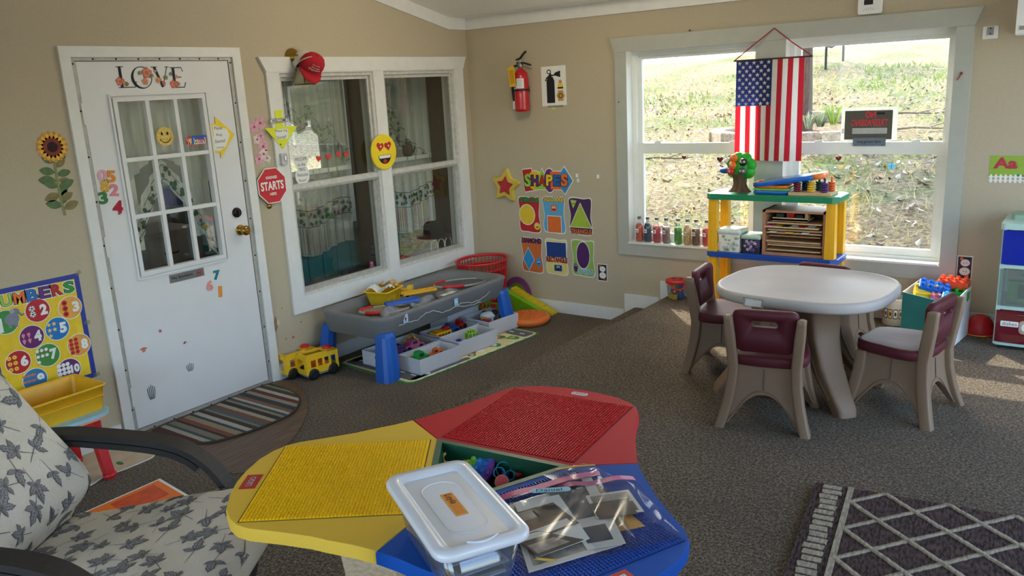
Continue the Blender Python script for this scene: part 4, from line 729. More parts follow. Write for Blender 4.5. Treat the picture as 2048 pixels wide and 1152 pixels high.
b = B(Matrix.Translation((.28, -1.22, .375)) @ Matrix.Rotation(.4, 4, 'Z')); b.box((0, 0, .03), (.09, .05, .04), M_yel); b.box((.03, 0, .062), (.035, .045, .025), M_yel); b.tube([(-.05, 0, .05), (-.08, 0, .085), (-.10, .0, .06)], .008, M_yel)
for x in (-.03, .03):
    for yy in (-.028, .028): b.lathe([(.018, -.005), (.018, .005)], M_dark, F=Matrix.Translation((.28+x, -1.22+yy, .39)) @ Matrix.Rotation(pi/2, 4, 'X'), seg=14)
b.done('toy_digger', label='small yellow toy digger behind the yellow ladder toy', cat='toy')
b = B(); b.prism([(.60, -1.22), (.635, -1.22), (.635, -1.08), (.60, -1.10)], .409, .4105, M_wht); b.box((.617, -1.15, .411), (.02, .05, .0008), M_lgrn); b.done('wrapper', label='small white wrapper on the front rim of the sand table', cat='wrapper')
# ---- road play mat under the table
M_matg = mat('mat green', (70, 132, 72), .8, var=.15, scale=40); M_matr = mat('mat road grey', (98, 100, 104), .85, var=.06); M_matc = mat('mat cream', (226, 214, 160), .85, var=.05)
b = B(); mt = [(.10, -1.79), (.86, -1.86), (1.0, -.56), (.24, -.49)]; c4 = lambda u, v: tuple(quad(mt, u, v))[:2]
P = [c4(u+.5, v+.5) for u, v in rrect(0, 0, 1, 1, .05)]; b.prism(P, .0005, .005, M_matg); b.poly([c4(u+.5, v+.5) for u, v in rrect(0, 0, .96, .97, .05)], .0053, M_matc)
def mp(P, m, z): b.poly([c4(u, v) for u, v in P], z, m)
mp(rrect(.5, .10, .9, .13, .03), M_matr, .0056); mp(rrect(.5, .93, .9, .09, .03), M_matr, .0056); mp(rrect(.40, .5, .09, .85, .03), M_matr, .0056); mp(rrect(.10, .5, .1, .85, .03), M_matr, .0056); mp(rrect(.93, .25, .06, .4, .02), M_matr, .0056)
for k in range(6): mp(rrect(.15+.14*k, .10, .06, .012, .003), M_wht, .0059); mp(rrect(.15+.14*k, .93, .06, .012, .003), M_wht, .0059)
for k in range(12): mp(rrect(.975, .08+.075*k, .02, .045, .004), M_wht, .0059)
for u, v, r, m in ((.84, .22, .05, M_matg), (.9, .16, .04, M_wht), (.80, .31, .04, mat('mat blue', (110, 160, 206), .8)), (.86, .36, .06, mat('mat violet', (128, 116, 170), .8)), (.90, .49, .035, M_matg), (.82, .52, .055, mat('mat brick red', (166, 60, 52), .8)), (.88, .57, .03, M_wht), (.87, .68, .06, M_matg), (.80, .7, .03, M_wht), (.72, .80, .07, M_matg), (.86, .84, .06, M_matg), (.65, .87, .05, mat('mat tan', (214, 160, 96), .8))):
    mp([(u+r*(1+.25*sin(3*a+u*9))*cos(a), v+.62*r*(1+.25*cos(2*a+v*7))*sin(a)) for a in [k*pi/9 for k in range(18)]], m, .0062+.0003*(hash(m.name) % 3)*0+.0002*(u*10 % 1))
    mp([(u+.5*r*(1+.25*sin(4*a+u*5))*cos(a), v+.3*r*(1+.25*cos(3*a))*sin(a)) for a in [k*pi/6 for k in range(12)]], (M_wht, M_matc, M_org, M_lgrn)[int(u*37) % 4], .0066)
b.done('play_mat', label='printed road play mat with green border under the sand table', cat='mat')
# ---- white cardboard boxes of toys
M_cb = mat('white cardboard', (206, 207, 212), .8, var=.03); M_cbi = mat('grey card inside', (196, 197, 202), .85)
def wbox(lb, c, ang, w, l, h):
    F = RZ(c, ang); b = B(F); T = .004; b.box((0, 0, T/2), (w, l, T), M_cb)
    for s in (-1, 1): b.box((s*(w/2-T/2), 0, h/2), (T, l, h), M_cb); b.box((0, s*(l/2-T/2), h/2), (w-2*T, T, h), M_cb)
    b.done('cardboard_box', label=lb, cat='box', group=None); return F
A_ = -.10
B1 = wbox('front left white box of toy cars, beside the near blue leg', (.735, -1.515, .0068), A_, .20, .37, .105)
B2 = wbox('white box of toys behind the near blue leg', (.46, -1.50, .0068), A_, .30, .46, .10)
B3 = wbox('middle white box holding the green net ball', (.735, -1.10, .0068), A_-.02, .20, .38, .11)
B4 = wbox('white box holding the yellow toy bus, middle row', (.50, -1.03, .0068), A_, .22, .40, .10)
B5 = wbox('right white box of toy figures behind the far blue leg', (.585, -.655, .0068), A_-.02, .30, .32, .115)
B6 = wbox('empty tall grey white box at the back right under the sand table', (.29, -.72, .0068), A_, .20, .34, .17)
def car(F, lb, m, L_=.12, w=.055, h=.045, nm='toy_car'):
    t = thing(nm, lb, 'toy car', M_=F); b = B(F); S = [(-.5, .3, .45), (-.46, .22, .62), (-.22, .22, .66), (-.12, .22, 1.15), (.16, .22, 1.15), (.28, .22, .68), (.46, .22, .6), (.5, .3, .45)]
    b.loft([[(x*L_, -w/2, z0*h), (x*L_, w/2, z0*h), (x*L_, w/2*.85, z1*h), (x*L_, -w/2*.85, z1*h)] for x, z0, z1 in S], m, sm=False); b.done('body', t)
    b = B(F); b.loft([[(x*L_, -w/2-.0006, z0*h), (x*L_, w/2+.0006, z0*h), (x*L_, w/2*.9, z1*h), (x*L_, -w/2*.9, z1*h)] for x, z0, z1 in ((-.1, .72, 1.05), (.13, .72, 1.05))], M_dark, sm=False); b.done('window_band', t)
    for x in (-.3, .3):
        for y in (-w/2, w/2): b = B(F); b.lathe([(h*.27, -.006), (h*.27, .006)], M_dark, F=F @ Matrix.Translation((x*L_, y, h*.28)) @ Matrix.Rotation(pi/2, 4, 'X'), seg=14); b.done('wheel', t)
    return t
IN = lambda F, x, y, z, a=0, tl=0: F @ Matrix.Translation((x, y, z)) @ Matrix.Rotation(a, 4, 'Z') @ Matrix.Rotation(tl, 4, 'Y')
car(IN(B1, .0, -.10, .055, 1.4), 'green toy car in the front left white box', M_grn, .14, .07, .06); car(IN(B1, -.01, .07, .05, 1.1, -.3), 'orange and black toy car in the front left white box', M_org, .10, .05, .042)
car(IN(B2, .04, .06, .06, 1.5), 'pink and maroon toy racing car in the box behind the near leg', mat('dusty pink plastic', (206, 96, 140), .4), .17, .075, .06); car(IN(B2, .05, -.08, .055, 1.3), 'purple toy car in the box behind the near leg', M_pur, .13, .07, .065); car(IN(B2, .02, -.185, .05, .6), 'black toy car in the box behind the near leg', M_dark, .10, .06, .06)
car(IN(B2, -.07, .15, .06, 1.2), 'yellow toy car at the back of the box behind the near leg', M_yel, .10, .05, .05)
def netball(F, r, m, lb):
    b = B(F)
    for k in range(5): b.tube([Matrix.Rotation(k*pi/5, 3, 'Z') @ Vector((r*cos(a), 0, r*sin(a))) for a in [2*pi*i/24 for i in range(24)]], .0035, m, 5, True)
    for z in (-.6, 0, .6): b.tube([(r*sqrt(1-z*z)*cos(a), r*sqrt(1-z*z)*sin(a), r*z) for a in [2*pi*i/24 for i in range(24)]], .0035, m, 5, True)
    b.ball((0, 0, 0), r*.85, mat('inner green', (90, 150, 60), .5)); b.done('net_ball', label=lb, cat='ball')
netball(IN(B3, .01, .02, .085), .05, M_lgrn, 'light green net ball in the middle white box')
b = B(IN(B3, 0, -.1, .045, .5)); b.loft([[(x, y, 0) for x, y in circ(0, 0, .03, .04, 12)], [(x, y, .04) for x, y in circ(0, 0, .02, .03, 12)]], M_blue); b.done('blue_cup', label='blue toy piece left of the green net ball', cat='toy')
def bus(F, lb, L_=.31, w=.13, h=.15, m=M_yel, k=1):
    t = thing('toy_bus', lb, 'toy bus', M_=F); b = B(F); z0 = .035*h/.15
    holes = [(-L_*.36, -L_*.2), (-L_*.14, .0), (.07*L_, .2*L_)]
    for s in (-1, 1):
        Fw = F @ Matrix(((1, 0, 0, 0), (0, 0, -s, s*w/2), (0, s if s > 0 else 1, 0, 0), (0, 0, 0, 1))) if 0 else F @ Matrix.Translation((0, s*w/2, 0)) @ Matrix.Rotation(pi/2, 4, 'X')
        g = B(); g.bm.free(); g.bm = b.bm; g.mats = b.mats; g.F = Fw; wallgrid(g, -L_/2, L_/2, z0, h, [(a, c, h*.5, h*.8) for a, c in holes]+[(.27*L_, .42*L_, h*.38, h*.8)], .006*s, m)
    for x in (-L_/2+.003, L_/2-.003):
        g = B(F @ Matrix.Translation((x, 0, 0)) @ Matrix.Rotation(pi/2, 4, 'Z') @ Matrix.Rotation(pi/2, 4, 'X')); g.bm.free(); g.bm = b.bm; g.mats = b.mats; wallgrid(g, -w/2, w/2, z0, h, [(-w*.32, w*.32, h*.42, h*.82)], .005, m)
    b.box((0, 0, z0+.004), (L_, w, .008), m)
    for s in (-1, 1): b.box((0, s*(w/2-.012), h-.004), (L_, .024, .012), m)
    b.box((L_*.33, 0, h-.004), (L_*.3, w, .012), m); b.box((-L_*.46, 0, h-.004), (L_*.08, w, .012), m); b.done('body', t)
    b = B(F); b.box((0, 0, z0-.006), (L_*.98, w*1.03, .016), mat('bus grey', (130, 132, 136), .5)); b.done('skirt', t, 'grey lower skirt')
    b = B(F); b.ball((L_*.34, 0, h+.008), (.032, .028, .016), M_red); b.done('roof_light', t, 'red roof button')
    for x in (-.1, .05, .18):
        for y in (-.25, .25): b = B(F); b.box((x*L_, y*w, z0+.03*h/.15), (.03, .035, .045*h/.15), M_org); b.done('seat', t)
    for x in (-.3, .31):
        for s in (-1, 1): b = B(F); b.lathe([(.031*h/.15, -.012), (.034*h/.15, -.006), (.034*h/.15, .008), (.02*h/.15, .012), (.008, .009)], M_dark, F=F @ Matrix.Translation((x*L_, s*(w/2+.004), .034*h/.15)) @ Matrix.Rotation(pi/2*s*-1, 4, 'X'), seg=20); b.done('wheel', t)
    return t
bu = bus(RZ((.166, -2.005, .001), radians(79)), 'yellow toy school bus in front, nearest the door mat', .24, .125, .165)
dup(bu, RZ((.072, -2.072, .001), radians(84)) @ Matrix.Translation((0, .052, 0)), 'yellow toy school bus behind the other, closest to the wall')
bus(IN(B4, .03, -.12, .04, 1.5), 'small yellow toy bus in the middle row white box', .14, .07, .075, M_ypl)
car(IN(B4, -.05, .05, .045, 1.3), 'blue toy truck at the back of the middle row box', M_blue, .14, .07, .06); car(IN(B4, -.05, .15, .05, 1.6), 'red toy truck at the back of the middle row box', M_red, .09, .06, .06)
b = B(IN(B5, -.02, .0, .075, .9)); b.ball((0, 0, .03), (.06, .035, .035), M_wht); b.ball((.055, 0, .05), (.025, .022, .022), M_dark); b.ball((-.02, .015, .048), (.025, .02, .02), M_dark)
for x in (-.03, .03):
    for yy in (-.02, .02): b.tube([(x, yy, .01), (x, yy, -.035)], .01, M_wht, 8)
b.done('toy_cow', label='black and white toy cow in the right white box', cat='toy animal')
car(IN(B5, .05, -.09, .05, 1.2), 'red toy truck with yellow front in the right white box', M_red, .13, .06, .05); b = B(IN(B5, -.01, -.10, .06, .4)); b.box((0, 0, .015), (.08, .05, .04), M_blue); b.box((.03, .02, .04), (.04, .03, .02), M_yel); b.done('toy_block', label='blue and yellow toy piece at the left of the right white box', cat='toy')
b = B(IN(B5, .06, .1, .06)); b.ball((0, 0, .02), (.05, .03, .025), mat('dark red fur', (110, 40, 36), .8)); b.done('toy_animal', label='dark red toy animal at the right end of the right white box', cat='toy animal')
b = B(RZ((.42, -.38, .0), .1)); wv = mat('lime basket plastic', (108, 200, 50), .4)
for z in (.003, .05, .10, .15): b.tube([(x, y, z) for x, y in rrect(0, 0, .19+.2*z, .14+.2*z, .03)], .005, wv, 6, True)
for k in range(22):
    P = rrect(0, 0, .19, .14, .03); Q = rrect(0, 0, .22, .17, .03); i = k*len(P)//22; b.tube([P[i]+(.0,), Q[i]+(.15,)], .004, wv, 5)
b.prism(rrect(0, 0, .19, .14, .03), .0, .003, wv); b.done('small_basket', label='lime green slotted basket behind the far blue leg', cat='basket')
# red laundry basket in the corner
q = (.235, -.265); t = thing('laundry_basket', 'red slotted plastic laundry basket in the corner behind the sand table', 'basket', (q[0], q[1], 0)); M_lb = mat('red basket plastic', (206, 40, 38), .4)
b = B(); zt_ = .455; E_ = lambda k, z: [(q[0]+(.155+.03*z/zt_)*k*cos(a), q[1]+(.20+.03*z/zt_)*k*sin(a), z) for a in [2*pi*i/40 for i in range(40)]]
b.loft([E_(1.0, zt_-.022), E_(1.07, zt_-.02), E_(1.09, zt_-.004), E_(1.05, zt_), E_(1.0, zt_-.004)], M_lb, closed=True); b.done('rim', t)
b = B(); P0 = [E_(1, z) for z in (0, .1, .2, .3, .36, zt_-.02)]
for z in (.04, .16, .28, .37): b.loft([E_(1.0, z), E_(1.0, z+.018), E_(.985, z+.018), E_(.985, z)], M_lb, closed=True)
for k in range(0, 40): b.tube([Vector(P0[0][k]).lerp(Vector(P0[-1][k]), s) for s in (0, .5, 1)], .0045, M_lb, 5)
b.loft([E_(1, 0), E_(1, .04)], M_lb); b.done('basket_wall', t)
# ---- triangular ramp with arch, orange balance cushion
M_cush = mat('orange vinyl', (232, 118, 44), .4, coat=.1)
c = (.742, -.36); t = thing('balance_cushion', 'round orange balance cushion with nubs on the carpet', 'cushion', (c[0], c[1], 0)); b = B(); b.lathe([(.10, .0), (.155, .006), (.172, .028), (.170, .048), (.155, .062), (.12, .067), (.0001, .066)], M_cush, c+(0,), 40); b.done('disc', t)
b = B()
for k in range(1, 9):
    r_k = .017*k
    for j in range(int(6*k)): a = 2*pi*j/(6*k); b.lathe([(.0035, .0655), (.0032, .071), (.0015, .0735)], M_cush, (c[0]+r_k*cos(a), c[1]+r_k*sin(a), 0), 6)
o = b.done('nubs', t); o['kind'] = 'stuff'
M_rmp = mat('yellow ribbed plastic', (232, 204, 40), .5); M_rg = mat('lime plastic', (128, 190, 30), .45); t = thing('toy_ramp', 'sloping toy ramp with ribbed yellow tread and green side, in the corner', 'toy', (.55, -.13, 0))
h0 = .19
b = B(); x0, x1, y0, y1 = .40, .80, -.115, -.035; b.loft([[(x0, y0, 0), (x1, y0, 0), (x1, y0, .012), (x0, y0, h0)], [(x0, y1, 0), (x1, y1, 0), (x1, y1, .012), (x0, y1, h0)]], M_rmp, sm=False)
for k in range(22): s = (k+.5)/22; b.box((x0+(x1-x0)*s, (y0+y1)/2, h0+(.012-h0)*s+.003), (.008, y1-y0-.008, .006), M_rmp)
b.done('tread', t, 'ribbed yellow tread')
b = B(); b.loft([[(x0-.06, y0-.055, .0), (x1-.02, y0-.055, 0), (x1-.02, y0-.055, .02), (x0-.06, y0-.055, h0-.0)], [(x0-.06, y0-.004, 0), (x1-.02, y0-.004, 0), (x1-.02, y0-.004, .022), (x0-.06, y0-.004, h0+.005)]], M_rg, sm=False); b.done('side', t, 'lime green side')
b = B(); b.box((.33, -.08, .085), (.12, .11, .17), mat('sky blue plastic', (66, 150, 200), .45)); b.done('block', t, 'blue end block')
b = B(FB_(.405, .10, .016)); b.prism(circ(0, 0, .14, .165, 20, 0, pi), 0, .014, mat('plum plastic', (126, 62, 120), .45)); b.prism(circ(0, 0, .095, .115, 20, 0, pi), .014, .020, mat('leaf green plastic', (92, 140, 50), .45)); b.done('toy_arch', label='plum and green toy arch standing against the wall behind the ramp', cat='toy')
# ------------------------------------------------------------------ door mats, low table with yellow bin, things under the chair
def stripes_mat():
    m = bpy.data.materials.new('striped pile'); m.use_nodes = True; nt = m.node_tree; N = nt.nodes; L = nt.links; p = N['Principled BSDF']; tc = N.new('ShaderNodeTexCoord'); sp = N.new('ShaderNodeSeparateXYZ'); L.new(tc.outputs['Object'], sp.inputs[0])
    no = N.new('ShaderNodeTexNoise'); no.inputs['Scale'].default_value = 160; L.new(tc.outputs['Object'], no.inputs['Vector'])
    a = N.new('ShaderNodeMath'); a.operation = 'MULTIPLY_ADD'; a.inputs[1].default_value = .012; L.new(no.outputs[0], a.inputs[0]); L.new(sp.outputs['Y'], a.inputs[2])
    mr = N.new('ShaderNodeMapRange'); mr.inputs[1].default_value = -.40; mr.inputs[2].default_value = .42; L.new(a.outputs[0], mr.inputs[0])
    r = N.new('ShaderNodeValToRGB'); r.color_ramp.interpolation = 'CONSTANT'; e = r.color_ramp.elements
    C_ = [(92, 46, 44), (196, 190, 176), (74, 94, 96), (150, 140, 124), (56, 52, 50), (150, 84, 62), (176, 160, 132), (60, 74, 90), (206, 200, 186), (70, 60, 54), (160, 146, 120), (90, 112, 122), (140, 96, 76), (196, 186, 166), (58, 52, 52), (170, 156, 130), (72, 92, 104), (210, 206, 196), (150, 110, 86), (62, 70, 78), (176, 166, 146), (120, 60, 52), (214, 210, 198), (80, 76, 66), (160, 156, 120), (66, 60, 58)]
    while len(e) < len(C_): e.new(.5)
    q = 0; rr2 = random.Random(9); ws = [rr2.uniform(.6, 1.5) for _ in C_]; S = sum(ws)
    for el, c, w in zip(e, C_, ws): el.position = q/S; el.color = lin(tuple(x*.8 for x in c))+(1,); q += w
    L.new(mr.outputs[0], r.inputs[0]); L.new(r.outputs[0], p.inputs['Base Color']); p.inputs['Roughness'].default_value = .95
    bu_ = N.new('ShaderNodeBump'); bu_.inputs['Strength'].default_value = 1; bu_.inputs['Distance'].default_value = .006; L.new(no.outputs[0], bu_.inputs['Height']); L.new(bu_.outputs[0], p.inputs['Normal']); return m
P = [fl(*q, .014) for q in ((305, 861), (420, 814), (524, 772), (548, 770), (582, 782), (597, 793), (599, 803), (590, 820), (565, 836), (500, 862), (440, 880), (405, 885), (370, 884), (335, 872))]; P = smooth(P, 3)
t = thing('door_mat', 'half-round striped door mat in front of the white door', 'mat', (sum(p[0] for p in P)/len(P), -2.72, .006)); b = B(); b.prism(P, .006, .016, stripes_mat()); b.done('pile', t); b = B(); b.tube([p+(.012,) for p in P], .007, mat('dark binding', (60, 52, 46), .9), 6, True); b.done('binding', t, 'dark bound edge')
# low red-legged table
lt = thing('toddler_table', 'low toddler table with pale blue top and red legs below the numbers poster', 'table', (.225, -3.78, 0)); M_pb = mat('pale blue plastic', (152, 196, 214), .4); M_peach = mat('peach plastic', (232, 160, 120), .5)
b = B(); b.prism(rrect(.235, -3.78, .43, .53, .09), .338, .356, M_pb); b.done('tabletop', lt); b = B(); b.prism(rrect(.235, -3.78, .415, .515, .085), .325, .3385, M_peach); b.done('edge_trim', lt, 'peach underside trim')
b = B(); b.prism(rrect(.235, -3.78, .35, .44, .05), .24, .3255, M_red); b.done('apron', lt, 'red apron')
for x, y, dx, dy in ((.36, -3.60, .045, .02), (.36, -3.95, .045, -.02), (.10, -3.60, -.03, .02), (.10, -3.95, -.03, -.02)):
    b = B(); b.loft([[(x+dx+i*.022, y+dy+j*.022, 0) for i, j in ((-1, -1), (1, -1), (1, 1), (-1, 1))], [(x+i*.024, y+j*.024, .30) for i, j in ((-1, -1), (1, -1), (1, 1), (-1, 1))]], M_red, sm=False); b.ball((x+dx, y+dy, .018), (.034, .034, .018), M_red); b.done('leg', lt, 'red leg')
M_bin = mat('mustard plastic', (228, 172, 26), .4, var=.04); F = RZ((.255, -3.72, .3565), radians(1)); b = B(F); R4 = lambda w, h, z, r=.02: [(x, y, z) for x, y in rrect(0, 0, w, h, r)]
t = thing('storage_bin', 'open mustard yellow plastic bin on the toddler table', 'bin', M_=F); b.loft([R4(.27, .36, 0), R4(.295, .385, .115), R4(.315, .405, .117), R4(.315, .405, .128), R4(.296, .386, .128), R4(.288, .378, .118), R4(.262, .352, .006)], M_bin); b.box((.148, 0, .075), (.008, .36, .006), M_bin)
b.done('tub', t)
# storybook-like floor rug piece and orange picture sheet
b = B(); P = smooth([fl(*q) for q in ((170, 978), (205, 957), (255, 938), (300, 919), (309, 911), (302, 903), (262, 898), (200, 885), (120, 880), (80, 930), (110, 985))], 2); b.prism(P, .0005, .004, mat('beige printed cloth', (204, 186, 158), .9, var=.12, scale=12)); b.poly(circ(*fl(240, 928), .03, .014, 14), .0044, M_matg); b.tube([p+(.004,) for p in P], .003, M_wht, 5, True); b.done('floor_cloth', label='beige printed floor cloth under the toddler table', cat='cloth')
b = B(); a, c, d = [Vector(fl(*q)+(0,)) for q in ((158, 1030), (320, 958), (378, 992))]; P = [a, d+(a-c)*1.0, d, c]; b.prism([p[:2] for p in P], .0005, .003, M_wht); m0 = sum(P, Vector())/4; b.poly([(m0+(p-m0)*.93)[:2] for p in P], .0032, mat('orange print', (236, 120, 36), .6, var=.1, scale=6)); b.poly([(m0+(p-m0)*.55+(c-m0)*.2)[:2] for p in P], .0035, mat('dark orange print', (214, 84, 34), .6, var=.2, scale=14)); b.done('picture_sheet', label='white-bordered orange picture sheet on the carpet behind the armchair', cat='picture')
b = B(); q = fl(190, 940); b.lathe([(.06, 0), (.075, .05), (.07, .16), (.05, .2), (.03, .21)], mat('olive yellow vinyl', (176, 150, 70), .5, var=.1), (.20, -3.75, .0045)); b.done('vinyl_toy', label='olive yellow rounded toy under the toddler table', cat='toy')
# ------------------------------------------------------------------ toddler table and four chairs by the garden window
M_taupe = mat('taupe plastic', (130, 106, 84), .55, var=.05, scale=200, bump=.08); M_cream = mat('grey cream plastic', (182, 174, 168), .5, var=.06, scale=5, bump=.04)
KX, KY, KZ = 3.178, -1.43, .80
t = thing('activity_table', 'round-cornered cream toddler table with taupe legs by the big window', 'table', (KX, KY, P_))
def sup(a, k=1.0, n=2.9): c, s = cos(a), sin(a); r = (abs(c/.405)**n+abs(s/.365)**n)**(-1/n)*k; q = radians(-4); x, y = r*c, r*s; return (KX+x*cos(q)-y*sin(q), KY+x*sin(q)+y*cos(q))
b = B(); b.loft([[sup(2*pi*i/72, k)+(KZ+z,) for i in range(72)] for k, z in ((.93, -.052), (.985, -.05), (1.0, -.04), (1.0, -.014), (.985, -.003), (.965, 0), (.945, -.0015), (.93, -.005), (.5, -.004), (.02, -.004))], M_cream, cap=True); b.done('tabletop', t)
for ang in (-42, 47, 133, 216):
    b = B(); a = radians(ang); u = Vector((cos(a), sin(a), 0)); w = Vector((-sin(a), cos(a), 0)); R = []
    for z, ro, ri, hw in ((P_, .425, .345, .045), (P_+.03, .42, .325, .048), (P_+.1, .36, .25, .054), (P_+.2, .285, .165, .062), (P_+.32, .235, .09, .070), (P_+.44, .225, .05, .08), (KZ-.05, .275, .03, .11)):
        c = Vector((KX-.02, KY-.01, z)); R.append([c+u*x+w*y for x, y in rrect((ro+ri)/2, 0, ro-ri, 2*hw, min(.02, hw*.6, (ro-ri)*.3), 3)])
    b.loft(R, M_taupe)
    for s in (-1, 1): b.tube([Vector((KX-.02, KY-.01, z))+u*x+w*(s*y) for z, x, y in ((P_+.06, .34, .050), (P_+.15, .25, .058), (P_+.26, .19, .066), (P_+.38, .16, .075))], .005, M_taupe, 6)
    b.done('leg', t, 'taupe curved leg')
q = Vector(sup(radians(-112), 1.001)+(KZ-.03,)); q2 = Vector(sup(radians(-105), 1.001)+(KZ-.03,)); d = (q2-q); F = frame(q, d, (0, 0, 1)); b = B(F); b.prism(rrect(.03, -.002, .105, .044, .004), 0, .001, mat('sticker glue', (172, 160, 142), .8, var=.25, scale=120)); b.prism([(x+.004*sin(i*2.3), y+.002*cos(i*3.1)) for i, (x, y) in enumerate(rrect(.03, -.004, .082, .033, .003))], .001, .0016, M_wht); b.done('sticker_remnant', t, 'torn white sticker remnant')
def kid_chair(lb, M_):
    t = thing('toddler_chair', lb, 'chair', M_=M_); F = M_; pr = lambda z: .135+.05*max(0, 1-z/.28)**1.8
    for sx, sy in ((-1, 1), (1, 1), (-1, -1), (1, -1)):
        b = B(F); zs = [0, .012, .06, .12, .2, .28] + ([.36, .44, .50, .517, .523] if sy < 0 else [.29]); R = []
        for z in zs:
            e = pr(z) if z <= .28 else .135+.02*(z-.28)/.24; h = .022 if z < .5 else (.019 if z < .52 else .010); ey = e if z <= .28 else .135+.035*(z-.28)/.24
            R.append([(sx*e+x, sy*ey+y, z) for x, y in rrect(0, 0, 2*h, 2*h+.008, .009, 3)])
        b.loft(R, M_taupe); b.done('leg', t)
    for k in range(4):
        b = B(F @ Matrix.Rotation(k*pi/2, 4, 'Z')); O = []; I = []; n = 18
        for i in range(n+1):
            s = -1+2*i/n; za = .155*(1-abs(s)**2.4)+.0; O.append((s, .285)); I.append((s, za))
        def V_(s, z, o): e = pr(z)-o; return (s*(pr(z)-.012), -e, z)
        fr = [[V_(s, z+(zz-z)*j/6, .0) for j in range(7)] for (s, zz), (_, z) in zip(O, I)]; bk = [[V_(s, z+(zz-z)*j/6, .022) for j in range(7)] for (s, zz), (_, z) in zip(O, I)]
        for A in (fr, bk): b.add([v for r in A for v in r], [(i*7+j, i*7+j+1, (i+1)*7+j+1, (i+1)*7+j) for i in range(n) for j in range(6)], M_taupe, True)
        b.add([r[0] for r in fr]+[r[0] for r in bk], [(i, i+1, n+2+i, n+1+i) for i in range(n)], M_taupe, True)
        b.tube([Vector(V_(s*.93, min(.27, z+.018), -.001)) for s, z in I], .004, M_taupe, 6)
        b.tube([Vector(V_(.0, z, -.001)) for z in (.175, .27)], .0025, mat('panel seam', (98, 84, 70), .7), 5); b.done('side_panel', t)
    b = B(F); P = [(-.15, -.13), (.15, -.13), (.165, .06), (.12, .165), (.0, .178), (-.12, .165), (-.165, .06)]; P = smooth(P, 4)
    b.loft([[(x*k, y*k, z) for x, y in P] for k, z in ((.96, .286), (1, .294), (1, .322), (.97, .331), (.9, .333), (.4, .329), (.05, .329))], M_mar); b.done('seat', t, 'maroon seat')
    b = B(F @ Matrix.Translation((0, -.118, 0)) @ Matrix.Rotation(radians(90+5), 4, 'X') @ Matrix.Translation((0, 0, -.012))); n = 8
    def bp(P, z): return [(x, y, z-1.1*x*x) for x, y in P]
    O = [(x*(1 if y < .47 else 1.0+.12*(min(1, (y-.47)/.04))), y) for x, y in rrect(0, .452, .248, .195, .03, n)]; I = rrect(0, .492, .115, .034, .016, n)
    b.loft([bp(O, .0), bp(O, .022), bp([(x*.95, .452+(y-.452)*.95) for x, y in O], .030), bp(I, .030), bp(I, -.004), bp([(x*.95, .452+(y-.452)*.95) for x, y in O], -.006)], M_mar, closed=True)
    b.tube(bp(rrect(0, .415, .07, .055, .012, 4), -.007), .0022, M_mar, 6, True); b.done('backrest', t, 'maroon backrest with hand slot')
    return t
c0 = kid_chair('toddler chair nearest the camera, seen from behind', RZ((3.149, -1.865, P_), radians(9.7)))
dup(c0, RZ((3.64, -1.471, P_), radians(79.3)), 'toddler chair at the right of the table, in front of the teal box')
dup(c0, RZ((2.735, -1.30, P_), radians(-84)), 'toddler chair at the left of the table, below the yellow shelf')
dup(c0, RZ((3.165, -.865, P_), radians(-8)), 'toddler chair behind the table, turned to face the window')
# ------------------------------------------------------------------ plastic shelf unit in front of the window
M_sy = mat('shelf yellow', (240, 178, 22), .4, var=.04); M_sg = mat('shelf green', (16, 128, 84), .4, var=.05); M_sb = mat('shelf blue', (20, 72, 160), .4, var=.04)
X0, X1, Y0, Y1 = 2.192, 3.032, -.335, -.05
t = thing('shelf_unit', 'plastic shelf unit with green top, blue shelf and yellow legs before the window', 'shelf', ((X0+X1)/2, (Y0+Y1)/2, P_))
oc = lambda c: [(X0+c, Y0), (X1-c, Y0), (X1, Y0+c), (X1, Y1-c), (X1-c, Y1), (X0+c, Y1), (X0, Y1-c), (X0, Y0+c)]
b = B(); b.prism(oc(.035), 1.022, 1.06, M_sg, bev=.005); b.done('top_shelf', t, 'green top shelf')
b = B(); b.prism(oc(.035), .64, .676, M_sb, bev=.005); b.done('middle_shelf', t, 'blue middle shelf')
b = B(); b.prism(oc(.035), P_+.03, P_+.07, mat('shelf red', (190, 36, 34), .4), bev=.005); b.done('bottom_shelf', t, 'red bottom shelf')
for x in (X0+.045, X1-.045):
    for y in (Y0+.04, Y1-.04):
        for z0, z1 in ((P_, P_+.03), (P_+.07, .64), (.676, 1.022)):
            b = B(); k = lambda s, z: [(x+i*s, y+j*s, z) for i, j in ((-1, -1), (1, -1), (1, 1), (-1, 1))]; b.loft([k(.030, z0), k(.026, z1)], M_sy, sm=False)
            if z1-z0 > .1: b.loft([[(x+i*.008, y+j*.031, z) for i, j in ((-1, -1), (1, -1), (1, 1), (-1, 1))] for z in (z0+.01, z1-.01)], M_sy, sm=False)
            b.done('leg', t, 'yellow leg')
# tree toy
M_tg = mat('leaf green plastic bright', (40, 176, 44), .45, var=.06, trl=.15); M_tb = mat('brown plastic', (96, 66, 44), .55)
tc_ = Vector((2.372, -.19, 1.0602)); t = thing('tree_toy', 'green toy tree with orange birds and a brown trunk on the green shelf', 'toy', tc_)
b = B(); b.loft([[(tc_.x+r*(1+.25*cos(5*a+.5))*cos(a), tc_.y+.8*r*(1+.25*cos(5*a+.5))*sin(a), tc_.z+z) for a in [2*pi*i/30 for i in range(30)]] for z, r in ((0, .066), (.008, .06), (.025, .045), (.05, .036), (.10, .04), (.12, .05))], M_tb); b.done('trunk', t, 'brown trunk')
b = B()
for x, z, r in ((0, .165, .072), (-.045, .135, .045), (-.05, .185, .042), (-.015, .215, .042), (.035, .212, .042), (.062, .175, .045), (.055, .130, .045), (.0, .125, .045)): b.ball(tc_+Vector((x, 0, z)), (r, r*.62, r), M_tg, 18, 12)
